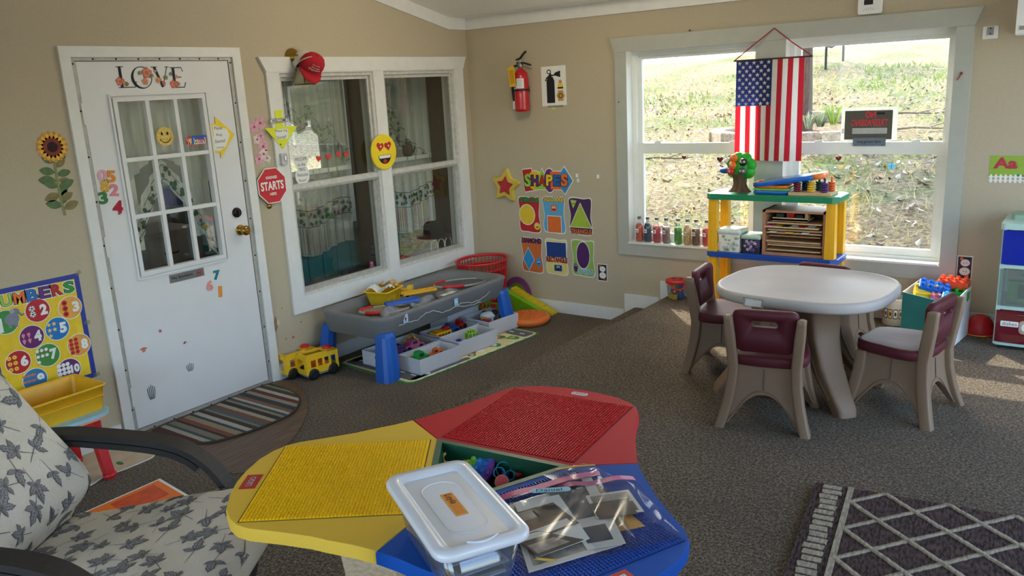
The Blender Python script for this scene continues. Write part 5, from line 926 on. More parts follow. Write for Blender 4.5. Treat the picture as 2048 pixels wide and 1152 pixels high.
b.done('crown', t, 'bright green crown')
for x, z, m, lb in ((-.028, .222, M_org, 'orange bird'), (-.034, .176, M_org, 'orange bird'), (-.046, .135, M_red, 'red bird'), (.035, .196, M_dark, 'black owl face'), (.032, .136, mat('grey plastic', (84, 84, 86), .5), 'grey hedgehog face')):
    F = Matrix.Translation(tc_+Vector((x, -.042, z))) @ Matrix.Rotation(pi/2, 4, 'X'); b = B(F); b.lathe([(.026, 0), (.026, .006), (.022, .014), (.012, .02), (.002, .021)], m, seg=20)
    for s in ((-1, 1) if m not in (M_org, M_red) else (-.6,)): b.lathe([(.008, .016), (.006, .021)], M_wht, (s*.010, .004, 0), 12); b.lathe([(.004, .02), (.003, .0225)], M_blk, (s*.010, .004, 0), 10)
    b.lathe([(.005, .018), (.001, .028)], M_org if m in (M_dark,) else M_yel if m is M_red else m, (-.002, -.004, 0), 8); b.done('animal_button', t, lb)
b = B(); b.ball(tc_+Vector((-.105, .0, .135)), (.034, .022, .02), M_blue); b.tube([tc_+Vector((-.08, 0, .14)), tc_+Vector((-.05, 0, .15))], .012, M_blue); b.done('blue_bird', t, 'blue bird tail'); b = B(); b.ball(tc_+Vector((-.083, .0, .2)), (.03, .02, .022), M_wht); b.tube([tc_+Vector((-.09, 0, .215)), tc_+Vector((-.098, 0, .24))], .007, M_wht); b.done('white_bird', t, 'white bird')
# stacked learning laptops and the ring board
M_lb2 = mat('laptop blue', (28, 104, 196), .3); M_lo = mat('laptop orange', (240, 124, 50), .35); M_lg = mat('laptop lime', (122, 178, 60), .4); M_scr = mat('grey screen', (120, 124, 130), .25)
t = thing('toy_laptop', 'closed toy laptop in orange, lime and blue lying lowest in its stack', 'toy laptop', (2.60, -.19, 1.0605))
for nm, z0, z1, m, w in (('lower_shell', 0, .022, M_lb2, .235), ('green_band', .020, .036, M_lg, .24), ('lid', .037, .055, M_lo, .225)):
    b = B(RZ((2.60, -.19, 1.0605), .02)); b.loft([[(x, y, z) for x, y in rrect(0, 0, w*k, .19*k, .04)] for k, z in ((.9, z0), (1, z0+.006), (1, z1-.004), (.96, z1))], m); b.done(nm, t, m.name+' layer')
F = Matrix.Translation((2.70, -.19, 1.1315)) @ Matrix.Rotation(radians(-8.5), 4, 'Y') @ Matrix.Rotation(.03, 4, 'Z'); t = thing('toy_tablet', 'blue and orange toy tablet resting tilted on the ring board and laptop', 'toy tablet', M_=F)
b = B(F); b.loft([[(x, y, z) for x, y in rrect(-.02, 0, .40*k, .21*k, .06, 6)] for k, z in ((.93, 0), (1, .008), (1, .022), (.96, .03))], M_lb2); b.done('body', t); b = B(F); b.loft([[(x, y, z) for x, y in rrect(.185, 0, .075*k, .185*k, .035, 6)] for k, z in ((.93, -.002), (1, .006), (1, .024), (.94, .0325))], M_lo); b.done('end_cap', t, 'orange end cap'); b = B(F); b.loft([[(x, y, z) for x, y in rrect(-.195, 0, .05*k, .15*k, .022, 6)] for k, z in ((.93, -.001), (1, .006), (1, .023), (.94, .0315))], mat('laptop amber', (238, 170, 70), .35)); b.done('end_cap', t, 'amber end cap')
b = B(F); b.prism(rrect(-.07, .0, .17, .13, .01), .0295, .031, M_scr); b.prism(rrect(.08, .0, .10, .13, .01), .0295, .0305, mat('laptop pale blue', (96, 140, 196), .4)); b.done('screen', t, 'grey screen'); b = B(F); b.lathe([(.014, .028), (.012, .036)], M_red, (-.17, -.05, 0), 16); b.done('button', t, 'red button')
t = thing('ring_board', 'wooden counting board with stacked coloured rings on the green shelf', 'toy', (2.845, -.20, 1.0603)); b = B(RZ((2.845, -.20, 1.0603), .0)); b.box((0, 0, .009), (.255, .17, .018), M_oak); b.done('board', t, 'pale wood board')
for (x, y), m, lb in zip(((-.085, -.045), (.0, -.045), (.08, -.045), (-.06, .04), (.025, .04), (.1, .04)), (mat('dark red wood', (116, 26, 44), .4), mat('yellow wood', (228, 180, 40), .4), mat('violet wood', (74, 42, 104), .4), mat('navy wood', (24, 44, 72), .4), mat('dark green wood', (20, 74, 54), .4), mat('orange wood', (232, 108, 50), .4)), ('dark red', 'yellow', 'violet', 'navy', 'dark green', 'orange')):
    b = B(); c = (2.845+x, -.20+y, 1.0783); b.lathe([(.0075, 0), (.0075, .084), (.004, .088)], m, c, 12); b.done('peg', t, lb+' peg')
    for k in range(4): b = B(); b.lathe([(.018, .001+.0145*k), (.0235, .004+.0145*k), (.0235, .011+.0145*k), (.018, .0145+.0145*k)], m, c, 20); b.done('ring', t, lb+' ring')
# puzzle rack with trays
F0 = (2.5665, -.305, .6765); t = thing('puzzle_rack', 'wooden puzzle rack full of wooden puzzles on the blue shelf', 'rack', (2.762, -.18, .6765)); W_, H_, D_ = .392, .288, .235
M_rack = wood('rack wood', (176, 124, 88)); b = B(Matrix.Translation(F0))
for x in (.009, W_-.009): b.box((x, D_/2, H_/2), (.018, D_, H_), M_rack)
b.box((W_/2, D_/2, .009), (W_-.036, D_, .018), M_rack); b.box((W_/2, D_-.004, H_/2), (W_-.036, .008, H_-.02), mat('dark rack back', (44, 36, 32), .8)); b.box((W_/2, D_/2, H_-.007), (W_, D_, .014), M_rack); b.done('case', t)
for k in range(9): b = B(Matrix.Translation(F0)); b.tube([(.018, .02, .045+.026*k), (.03, .02, .045+.026*k), (.03, D_-.02, .045+.026*k), (.018, D_-.02, .045+.026*k)], .0016, M_steel, 5); b.done('wire_guide', t)
pz = ((.030, 0, .34, M_oak, 0), (.062, .012, .345, M_oak, 0), (.074, .004, .34, M_pine, 0), (.086, -.004, .345, M_oak, 0), (.122, .01, .32, M_pine, 0), (.141, .0, .345, M_oak, 1), (.160, .006, .34, M_oak, 0), (.178, -.022, .34, mat('light ply', (216, 188, 142), .6), 2), (.203, 0, .345, M_oak, 0))
for k, (z, dx, w, m, ex) in enumerate(pz):
    b = B(Matrix.Translation((F0[0], F0[1], F0[2]+z))); b.box((W_/2+dx*.6, D_/2-.012-(.012 if ex == 2 else 0), .004), (w*.985, D_-.03, .007), m)
    if ex: r = random.Random(k); [b.box((W_/2-.13+.05*j+dx, .02+.05*(j % 2), .0092), (.04, .05, .004), (M_red, M_wht, M_pink, M_yel, M_dark, M_wht)[(j+ex) % 6]) for j in range(6)]
    b.done('puzzle', label='thin wooden puzzle tray, %s from the bottom of the rack' % ('lowest', 'second', 'third', 'fourth', 'fifth', 'sixth', 'seventh', 'eighth', 'topmost thin one, ninth')[k], cat='puzzle', group='puzzles in the rack')
t = thing('block_tray', 'wooden tray of coloured blocks on top inside the puzzle rack', 'tray', (F0[0]+.17, F0[1]+.1, F0[2]+.2142)); b = B(Matrix.Translation((F0[0]+.165, F0[1]+.10, F0[2]+.2142))); b.box((0, 0, .012), (.22, .15, .012), M_oak); b.box((0, -.07, .014), (.22, .01, .022), M_oak)
for x in (-.085, .085): b.box((x, -.05, .003), (.012, .03, .006), M_oak)
b.done('tray', t)
for k, (x, m, h, lb) in enumerate(((-.075, mat('dark teal block', (22, 62, 66), .5), .024, 'dark teal'), (-.01, M_red, .028, 'red'), (.045, mat('dark navy block', (26, 32, 50), .5), .02, 'navy'), (.09, M_oak, .036, 'natural wood'))): b = B(Matrix.Translation((F0[0]+.165+x, F0[1]+.09, F0[2]+.2325))); b.box((0, 0, h/2), (.045 if k < 3 else .02, .05, h), m); b.done('toy_block', label=lb+' block in the tray at the top of the puzzle rack', cat='block')
# patterned lidded boxes
def dotbox(lb, c, w, d, h, mb, ml, spots, sd, lidh=.03):
    t = thing('lidded_box', lb, 'box', c); b = B(Matrix.Translation(c)); R4 = lambda k, z: [(x, y, z) for x, y in rrect(0, 0, w*k, d*k, .012)]
    b.loft([R4(.93, 0), R4(1, h-lidh)], mb, sm=False); r = random.Random(sd)
    for k in range(26):
        m = spots[k % len(spots)]; q = .006+.007*r.random()
        if k % 3: Fq = Matrix.Translation((c[0]+r.uniform(-.42, .42)*w, c[1]-d/2*.975-.0015, c[2]+r.uniform(.1, .9)*(h-lidh)-.0)) @ Matrix.Rotation(pi/2, 4, 'X')
        else: Fq = frame((c[0]+w/2*.98+.0015, c[1]+r.uniform(-.42, .42)*d, c[2]+r.uniform(.1, .9)*(h-lidh)), (0, 1, 0), (0, 0, 1))
        (b.prism(circ(0, 0, q, n=12), -.002, .001, m, F=Fq) if mb is not M_navy else b.prism([(q*1.3*(.55+.45*cos(5*a))*cos(a), q*1.3*(.55+.45*cos(5*a))*sin(a)) for a in [2*pi*i/30 for i in range(30)]], -.002, .001, m, F=Fq))
    b.done('body', t); b = B(Matrix.Translation(c)); b.loft([R4(1.0, h-lidh), R4(1.05, h-lidh), R4(1.05, h-.006), R4(1.0, h), R4(.5, h)], ml); b.done('lid', t); return t
M_navy = mat('navy print', (34, 34, 58), .6)
dotbox('white polka-dot lidded box on the blue shelf', (2.345, -.235, .6765), .152, .15, .148, mat('cream print', (230, 226, 210), .6), mat('white mint lid', (216, 226, 214), .4), (mat('dot mustard', (206, 176, 70), .6), mat('dot grey', (180, 186, 176), .6), mat('dot sage', (150, 170, 120), .6)), 1)
dotbox('navy flowered lidded box beside the puzzle rack', (2.492, -.235, .6765), .122, .15, .118, M_navy, mat('mint lid', (176, 206, 184), .4), (M_pink, mat('blossom white', (220, 206, 214), .6), mat('blossom violet', (120, 80, 140), .6)), 2, .024)
# bottles of coloured pasta on the sill
M_cap = mat('grey cap', (96, 100, 100), .5); M_bot = clear('bottle plastic', (246, 250, 248), .07, .04, .8, .04)
BT = (('orange', (226, 84, 44)), ('blue', (24, 62, 92)), ('pink', (196, 50, 74)), ('purple', (140, 100, 112)), ('green', (72, 150, 48)), ('white', (208, 178, 130)), ('black', (96, 70, 52)), ('red', (190, 30, 52)), ('yellow', (220, 168, 40)), ('brown', (150, 110, 80)))
SZ = .632
for k, (nm, c) in enumerate(BT):
    u = (1279.5, 1296, 1314, 1332.6, 1356.5, 1375, 1392, 1413, 1438, 1463)[k]; x, _ = wb(u, 486, .036); cx = (x, .036, SZ)
    words = ('orange-red', 'dark blue', 'crimson pink', 'mauve', 'bright green', 'tan', 'brown-black', 'red', 'yellow', 'pale brown')[k]
    t = thing('bottle', 'clear bottle of %s pasta on the window sill, %s' % (words, ('at the left end', 'second from the left', 'third from the left', 'fourth from the left', 'after the gap', 'right of the green one', 'left of the red one', 'beside the yellow shelf leg', 'behind the yellow shelf leg', 'behind the polka-dot box')[k]), 'bottle', cx, 0, 'pasta bottles on the sill')
    pr = [(.024, 0), (.029, .006), (.0305, .03), (.029, .045), (.0305, .06), (.0305, .10), (.029, .118), (.022, .138), (.013, .156), (.012, .170)]
    b = B(Matrix.Translation(cx)); b.lathe(pr, M_bot, seg=20, cap=False); b.done('glass', t, 'clear bottle wall'); m = mat(nm+' pasta', c, .6, var=.45, scale=120, bump=1.0, trl=.2); fill = (.135, .14, .125, .12, .125, .145, .12, .13, .13, .12)[k]
    b = B(Matrix.Translation(cx)); b.lathe([(r*.93, z+.002) for r, z in pr if z < fill]+[(.012, fill)], m, seg=18); b.done('pasta', t, words+' pasta filling'); b = B(Matrix.Translation(cx)); b.lathe([(.0145, .168), (.0145, .184), (.013, .187)], M_cap, seg=16); b.done('cap', t, 'grey cap')
    b = B(RZ(cx, radians(-32 if k != 4 else -70))); z0 = .070; Vq = [(.0308*sin(a), -.0308*cos(a), z) for z in (z0, z0+.028) for a in [-.75+1.5*i/8 for i in range(9)]]; b.add(Vq, [(i, i+1, i+10, i+9) for i in range(8)], M_wht)
    V, Fs = textmesh(nm, .02); x0 = min(v[0] for v in V); x1 = max(v[0] for v in V); kk = min(.020, .042/(x1-x0)); b.add([(.0312*sin((v[0]-(x0+x1)/2)*kk/.031), -.0312*cos((v[0]-(x0+x1)/2)*kk/.031), z0+.008+v[1]*kk) for v in V], Fs, M_blk); b.done('label', t, 'white label reading '+nm)
# block pail, red tray, decorated can
cx = (1.868, -.082, P_); t = thing('block_pail', 'clear pail of wooden blocks with red shape-sorter lid against the wall', 'pail', cx); b = B(Matrix.Translation(cx)); b.lathe([(.058, 0), (.062, .004), (.068, .118), (.066, .118), (.060, .006)], clear('pail plastic', (240, 244, 246), .05, .04, .8, .03), seg=28, cap=False); b.prism(circ(0, 0, .058), .0005, .002, MATS['pail plastic']); b.done('body', t, 'clear plastic body')
b = B(Matrix.Translation(cx)); b.lathe([(.070, .116), (.078, .118), (.078, .134), (.072, .139), (.03, .139), (.001, .138)], M_red, seg=32)
M_cut = mat('dark cutout', (88, 16, 16), .8)
for P in (circ(-.03, .02, .014), rrect(.03, .02, .024, .024, .003), [(-.012, -.045), (.012, -.045), (0, -.02)], rrect(.035, -.02, .03, .012, .005)): b.poly(P, .1395, M_cut)
b.done('lid', t, 'red lid with shape holes'); b = B(Matrix.Translation(cx)); b.tube(smooth([(-.02, -.079, .122), (.01, -.088, .10), (.045, -.085, .085), (.075, -.055, .09), (.079, .0, .118)], 4, False), .006, M_red, 8, sq=.5); b.done('handle', t, 'red handle')
for k, (x, y, z, m, f, lb) in enumerate(((-.030, -.018, .0025, M_yel, 0, 'yellow cube at the lower left'), (.006, -.038, .0025, M_yel, 0, 'yellow cube at the front'), (.036, .0, .0025, M_blue, 0, 'blue cube at the lower right'), (.004, -.036, .042, M_red, 1, 'red cylinder'), (-.014, -.02, .075, M_ypl, 0, 'tilted amber cube on top'), (.036, -.008, .042, mat('dark green wood block', (24, 86, 70), .5), 0, 'dark green cube'), (-.034, -.0, .042, MATS['dark green wood block'], 2, 'green triangle block'), (.034, .01, .08, M_blue, 0, 'blue cube on top'))):
    F = Matrix.Translation(cx) @ Matrix.Translation((x, y, z)) @ Matrix.Rotation(.5*k if k != 4 else .3, 4, 'Z'); b = B(F)
    if f == 0: b.prism(rrect(0, 0, .032, .032, .003), .0, .034, m)
    elif f == 1: b.lathe([(.018, 0), (.018, .028)], m, F=F @ Matrix.Translation((0, .014, .018)) @ Matrix.Rotation(pi/2, 4, 'X'), seg=18)
    else: b.prism([(-.018, -.012), (.018, -.012), (0, .018)], 0, .03, m)
    b.done('toy_block', label=lb+' inside the clear pail', cat='block', group='blocks in the clear pail')
t = thing('toy_crate', 'low red plastic crate under the yellow shelf unit', 'crate', (2.43, -.50, P_)); b = B(RZ((2.44, -.505, P_), -.1)); R4 = lambda w, h, z: [(x, y, z) for x, y in rrect(0, 0, w, h, .02)]; b.loft([R4(.30, .2, 0), R4(.33, .23, .075), R4(.345, .245, .075), R4(.345, .245, .083), R4(.32, .22, .083), R4(.29, .19, .006)], M_red); b.done('tub', t)
b = B(RZ((2.44, -.505, P_), -.1))
for k in range(12): b.box((-.14+.025*k, -.117, .045), (.012, .004, .03), mat('dark red slot', (90, 14, 14), .8))
b.done('slots', t, 'dark slots')
cx = (3.335, -.09, P_); t = thing('decorated_can', 'white printed can between the toddler table and the teal box', 'can', cx); b = B(Matrix.Translation(cx)); b.lathe([(.068, 0), (.07, .004), (.07, .16), (.072, .165), (.068, .168), (.066, .16), (.066, .01), (.001, .006)], mat('white tin', (214, 212, 202), .4), seg=28)
for k in range(7):
    a = -2.6+.42*k; Fq = frame((cx[0]+.0705*cos(a), cx[1]+.0705*sin(a), cx[2]+.075), (-sin(a), cos(a), 0), (0, 0, 1)); b.prism(rrect(0, 0, .024, .06, .004), -.003, .0005, M_dark if k % 2 else M_blue, F=Fq); b.prism(rrect(0, 0, .018, .05, .003), .0005, .001, M_wht if k % 2 else M_yel, F=Fq); b.prism(circ(0, .0, .006, .014, 8), .001, .0014, M_brown, F=Fq)
b.done('body', t)
# teal carton of big building bricks
M_tealc = mat('teal carton', (48, 142, 146), .55, var=.06, scale=8); M_wc = mat('white carton', (226, 226, 228), .55); Nn, Ll, Bb, Rr = (3.697, -.512), (3.418, -.335), (3.462, -.06), (3.742, -.15); ZT = .522
t = thing('carton', 'open teal and white carton of big building bricks right of the table', 'box', (3.58, -.27, P_)); b = B()
def wall4(a, c, m, z1a, z1b):
    a, c = Vector(a), Vector(c); n = Vector((-(c-a).y, (c-a).x)).normalized()*.004; V = [(a.x, a.y, P_+.001), (c.x, c.y, P_+.001), (c.x, c.y, z1b), (a.x, a.y, z1a)]; b.loft([V, [(x+n.x, y+n.y, z) for x, y, z in V]], m, sm=False)
wall4(Nn, Ll, M_tealc, ZT, ZT); wall4(Ll, Bb, M_wc, ZT, ZT+.02); wall4(Bb, Rr, M_wc, ZT+.02, ZT+.03); wall4(Rr, Nn, M_wc, ZT+.03, ZT); b.prism([Nn, Ll, Bb, Rr], P_+.0005, P_+.004, M_tealc); b.done('carton_walls', t)
d = Vector(Rr)-Vector(Nn); L_ = d.length; F = frame((Nn[0], Nn[1], P_), (d.x, d.y, 0), (0, 0, 1)); b = B(F @ Matrix.Translation((0, 0, .0006))); b.prism([(0, 0), (L_, 0), (L_, .06), (L_*.6, .045), (L_*.3, .05), (0, .04)], 0, .0008, M_tealc)
lb_ = [(.12, .08), (.24, .08), (.27, .11), (.27, .2), (.24, .21), (.22, .235), (.18, .25), (.14, .235), (.12, .21), (.09, .2), (.09, .11)]; lb_ = smooth(lb_, 4); b.tube([(x, y, .001) for x, y in lb_], .0022, mat('teal ink', (70, 130, 140), .6), 5, True)
for s, y, h, w in (('CASTILLO', .175, .022, .115), ('de', .152, .012, .02), ('POLLITO', .128, .022, .11), ('hecho con', .108, .008, .06), ('amor', .095, .008, .035)): b.text(s, .18, y, h, mat('grey ink', (92, 98, 108), .6), .001, w=w)
r = random.Random(8)
for k in range(26): x = r.uniform(.02, L_-.02); y = r.uniform(.05, .085); b.poly([(x+.012*(1+.4*sin(3*a+k))*cos(a), y+.012*(1+.4*cos(2*a+k))*sin(a)) for a in [j*pi/5 for j in range(10)]], .0012+.00003*k, (M_wht, mat('sketch grey', (150, 140, 150), .7), M_pink, M_blk)[k % 4] if k % 7 else M_teal)
for x, y in ((.06, .21), (.30, .16), (.3, .11)): [b.tube([(x, y, .001), (x+.012*cos(a), y+.014*sin(a), .001)], .0012, M_blk, 4) for a in (.4, 1.2, 2.0, 2.8)]
b.done('printed_face', t, 'white side with sketched print')
def brick(lb, M_, m, nx, ny, s=.042, h=.05):
    b = B(M_); b.prism(rrect(0, 0, nx*s, ny*s, .005), 0, h, m, bev=.003)
    for i in range(nx):
        for j in range(ny): b.lathe([(s*.3, h-.002), (s*.3, h+.014), (s*.24, h+.018)], m, ((i-(nx-1)/2)*s, (j-(ny-1)/2)*s, 0), 14)
    return b.done('toy_brick', label=lb, cat='toy brick', group='big bricks in the teal carton')
M_bo = mat('orange red brick', (238, 78, 34), .3); M_bb = mat('blue brick', (18, 96, 196), .3); M_bgn = mat('green brick', (18, 150, 44), .3)
mz = lambda x, y, z, a, tx=0, ty=0: Matrix.Translation((x, y, z)) @ Matrix.Rotation(a, 4, 'Z') @ Matrix.Rotation(tx, 4, 'X') @ Matrix.Rotation(ty, 4, 'Y')
brick('orange-red four-stud brick at the back right of the teal carton', mz(3.655, -.165, .535, -.05, .1), M_bo, 4, 2, .04, .046); brick('green brick under the orange-red one in the teal carton', mz(3.66, -.19, .478, -.05, .1), M_bgn, 4, 2, .041, .05)
brick('blue brick with four studs in the middle of the teal carton', mz(3.555, -.24, .50, .12, .35, .25), M_bb, 4, 2, .042, .062); brick('pale blue brick below the blue one in the teal carton', mz(3.63, -.31, .47, .1, .3, .5), mat('pale blue brick', (70, 170, 226), .3), 2, 2, .035, .05); brick('pink brick deep in the teal carton', mz(3.585, -.30, .47, .3, .2), M_pink, 2, 2, .03, .04)
F = mz(3.535, -.275, .485, .3, .35, .1); b = B(F); b.loft([[(x, -.045, 0), (x, .045, 0), (x, .05, .05), (x, .01, .062), (x, -.04, .02)] for x in (-.07, .07)], M_yel, sm=False); b.tube([(-.07, .028, .062), (.07, .028, .062)], .012, M_yel, 10); b.tube([(-.07, -.02, .04), (.07, -.02, .04)], .01, M_yel, 10); b.done('toy_brick', label='yellow sloped brick at the front left of the teal carton', cat='toy brick', group='big bricks in the teal carton')
# red toy helmet
cx = (3.80, -.10, P_); t = thing('toy_helmet', 'red toy fire helmet on the carpet behind the teal carton', 'hat', cx); b = B(Matrix.Translation(cx)); b.loft([[(.075*k*cos(a), .07*k*sin(a), z) for a in [2*pi*i/28 for i in range(28)]] for k, z in ((1, .008), (.98, .04), (.86, .075), (.6, .10), (.25, .112), (.02, .114))], M_red); b.done('crown', t); b = B(Matrix.Translation(cx)); b.loft([[((.075*k+o*max(0, cos(a)))*cos(a), .07*k*sin(a), z) for a in [2*pi*i/28 for i in range(28)]] for k, o, z in ((1.0, 0, .012), (1.12, .07, .008), (1.12, .07, .004), (1.0, 0, .004))], M_red, closed=True); b.done('brim', t)
b = B(Matrix.Translation(cx)); b.tube([(.088*cos(a), .081*sin(a), .004) for a in [2*pi*i/24 for i in range(24)]], .003, M_ypl, 6, True); b.done('edge_band', t, 'yellow edge band')
# drawer tower
DX0, DX1, DYF, DYB = 3.893, 4.25, -.36, -.03; M_mint = mat('mint plastic frame', (182, 212, 202), .4); t = thing('drawer_tower', 'mint plastic drawer tower on casters at the right edge', 'drawers', ((DX0+DX1)/2, (DYF+DYB)/2, P_)); cxm = (DX0+DX1)/2; cym = (DYF+DYB)/2
b = B()
for z0, z1 in ((.278, .294), (.482, .502), (.712, .732), (.925, .957)): b.prism(rrect(cxm, cym, DX1-DX0+(.018 if z0 > .9 else 0), DYB-DYF+(.018 if z0 > .9 else 0), .02), z0, z1, M_mint)
for x in (DX0+.01, DX1-.01):
    for y in (DYF+.012, DYB-.012): b.box((x, y, .61), (.02, .024, .65), M_mint)
b.done('frame', t)
for nm, z0, z1, m, lb in (('drawer', .298, .478, clear('maroon clear plastic', (150, 30, 52), .08, .05, .8, .45), 'see-through maroon drawer'), ('drawer', .506, .708, clear('frosted clear plastic', (226, 232, 230), .08, .08, .8, .12), 'see-through clear drawer'), ('drawer', .736, .92, clear('cobalt clear plastic', (24, 60, 214), .08, .05, .8, .5), 'see-through cobalt blue drawer')):
    b = B(); w = DX1-DX0-.012; T = .004; b.box((cxm, DYF-.004, (z0+z1)/2), (w, T, z1-z0), m)
    for x in (cxm-w/2, cxm+w/2): b.box((x+(T/2 if x < cxm else -T/2), cym, (z0+z1)/2), (T, DYB-DYF-.03, z1-z0), m)
    b.box((cxm, cym, z0+.002), (w-.01, DYB-DYF-.03, T), m); b.tube([(cxm-.07, DYF-.007, z1-.02), (cxm+.07, DYF-.007, z1-.02)], .006, m, 8); b.done('drawer', t, lb)
for x in (DX0+.03, DX1-.03):
    for y in (DYF+.03, DYB-.03): b = B(); b.lathe([(.011, -.009), (.011, .009)], M_dark, F=Matrix.Translation((x, y, P_+.0115)) @ Matrix.Rotation(pi/2, 4, 'X'), seg=14); b.box((x, y, P_+.019), (.01, .024, .008), M_dark); b.done('caster', t, 'black caster')
y = DYF-.0075; b = B(FB_(0, 0, -y)); b.prism(rrect(3.965, .405, .085, .03, .004), 0, .0008, M_wht); b.text('dishes', 3.965, .405, .018, M_blk, .001, w=.07); b.prism(rrect(4.045, .392, .07, .075, .02), 0, .001, mat('photo of plates', (190, 160, 140), .5, var=.3, scale=40)); b.poly(circ(4.045, .392, .024), .0013, M_wht); b.done('label', [c for c in t.children if c.name.startswith('drawer')][0], 'white dishes label')
b = B(); b.box((3.985, -.25, .566), (.10, .06, .115), mat('green carton', (92, 158, 66), .5, var=.2)); b.box((4.0, -.281, .57), (.03, .002, .08), mat('dark green print', (40, 90, 40), .6)); b.done('toy_carton', label='green toy food carton inside the clear drawer', cat='toy food'); b = B(); b.box((4.075, -.27, .545), (.06, .04, .07), M_oak); b.box((4.075, -.291, .548), (.035, .002, .04), M_red); b.done('toy_carton', label='tan toy food box with red print inside the clear drawer', cat='toy food'); b = B(); b.lathe([(.02, 0), (.03, .02), (.03, .05), (.012, .06)], M_wht, (4.16, -.25, .511)); b.done('toy_jar', label='white toy jar inside the clear drawer', cat='toy food')
b = B(); b.ball((4.03, -.2, .775), (.09, .08, .034), mat('dark blue cloth', (26, 40, 90), .8)); b.done('folded_cloth', label='dark blue toy heap inside the blue drawer', cat='toy'); b = B(); b.ball((4.05, -.2, .345), (.12, .1, .045), mat('dark red toys', (150, 26, 40), .7)); b.done('toy_heap', label='red toy dishes heap inside the maroon drawer', cat='toy')
b = B(); b.prism(rrect(4.02, -.16, .20, .16, .02), .957, .985, mat('pale green lid', (150, 180, 160), .5)); b.done('lid_tray', label='pale green tray lying on top of the drawer tower', cat='tray'); b = B(); b.loft([[(4.06+r*cos(a), -.22+r*.7*sin(a), z) for a in [2*pi*i/24 for i in range(24)]] for r, z in ((.05, .9855), (.075, .998), (.07, 1.0), (.04, .99))], mat('cerise plastic', (196, 30, 80), .4)); b.done('toy_plate', label='cerise toy plate on the tray atop the drawer tower', cat='toy')
# lattice rug in the lower right corner
def lattice(m1, m2):
    m = bpy.data.materials.new('lattice pile'); m.use_nodes = True; nt = m.node_tree; N = nt.nodes; L = nt.links; p = N['Principled BSDF']; p.inputs['Roughness'].default_value = .95; p.inputs['Specular IOR Level'].default_value = .1
    tc = N.new('ShaderNodeTexCoord'); no = N.new('ShaderNodeTexNoise'); no.inputs['Scale'].default_value = 320; no.inputs['Detail'].default_value = 3; L.new(tc.outputs['Object'], no.inputs['Vector']); mp = N.new('ShaderNodeMapping'); mp.inputs['Scale'].default_value = (120, 30, 1); L.new(tc.outputs['Object'], mp.inputs[0]); n2 = N.new('ShaderNodeTexNoise'); n2.inputs['Scale'].default_value = 1; L.new(mp.outputs[0], n2.inputs['Vector'])
    r = N.new('ShaderNodeValToRGB'); e = r.color_ramp.elements; e[0].position = .35; e[1].position = .65; e[0].color = lin(m1)+(1,); e[1].color = lin(m2)+(1,); L.new(n2.outputs[0], r.inputs[0]); L.new(r.outputs[0], p.inputs['Base Color'])
    b_ = N.new('ShaderNodeBump'); b_.inputs['Strength'].default_value = 1; b_.inputs['Distance'].default_value = .008; L.new(no.outputs[0], b_.inputs['Height']); L.new(b_.outputs[0], p.inputs['Normal']); return m
M_rugd = lattice((58, 46, 46), (104, 88, 84)); M_rugl = lattice((160, 148, 130), (196, 183, 163))
cA = Vector(fl(1632, 973, P_)); cB = Vector(fl(1486, 1152, P_)); cD = Vector(fl(2048, 1045, P_)); ex = (cD-cA).normalized(); ey = Vector((ex.y, -ex.x)); RW, RL = 1.5, 2.1
RF = Matrix(((ex.x, ey.x, 0, cA.x), (ex.y, ey.y, 0, cA.y), (0, 0, 1, P_), (0, 0, 0, 1))); t = thing('lattice_rug', 'brown shag rug with cream diamond lattice in the lower right corner', 'rug', M_=RF)
b = B(RF); b.prism([(0, 0), (RW, 0), (RW, RL), (0, RL)], .0005, .018, M_rugd); b.done('pile', t)
b = B(RF)
for k in range(int(RL/.040)):
    y = .024+.040*k; b.prism([(x+.002*sin(i*5+k), w+.0015*cos(i*3+k)) for i, (x, w) in enumerate(rrect(.062+.004*sin(k*2.1), y, .062+.004*sin(k*1.3), .029, .004, 3))], .017, .022, M_rugl)
b.prism([(.115, .0), (.135, 0), (.135, RL), (.115, RL)], .017, .022, M_rugl)
r = random.Random(2)
def strip(a, c, w=.0085, o=0):
    a, c = Vector(a), Vector(c); n = int((c-a).length/.012)+1; d = (c-a).normalized(); q = Vector((-d.y, d.x)); L1 = [a.lerp(c, i/n)+q*(w+r.uniform(-.0016, .0016)) for i in range(n+1)]; R1 = [a.lerp(c, i/n)-q*(w+r.uniform(-.0016, .0016)) for i in range(n+1)]
    b.loft([[(l.x, l.y, .016), (l.x, l.y, .0215+o), (s.x, s.y, .0215+o), (s.x, s.y, .016)] for l, s in zip(L1, R1)], M_rugl)
sxp, syp = .205, .20
def clipl(x0, y0, sx, sy):       # one lattice line from the border until it leaves the rug
    tmax = min((RW-x0)/sx, ((RL-y0)/sy if sy > 0 else (y0)/-sy)); strip((x0, y0), (x0+sx*tmax, y0+sy*tmax), o=.0012 if sy > 0 else 0)
for k in range(16):
    y = syp*.55+syp*k
    if y < RL: clipl(.13, y, sxp/2, syp/2); clipl(.13, y, sxp/2, -syp/2)
for k in range(1, 8):
    x = .13+sxp/2*(k*2-1)+sxp*.05
    if x < RW: clipl(x, .003, sxp/2, syp/2)
b.done('lattice', t, 'cream diamond lattice')
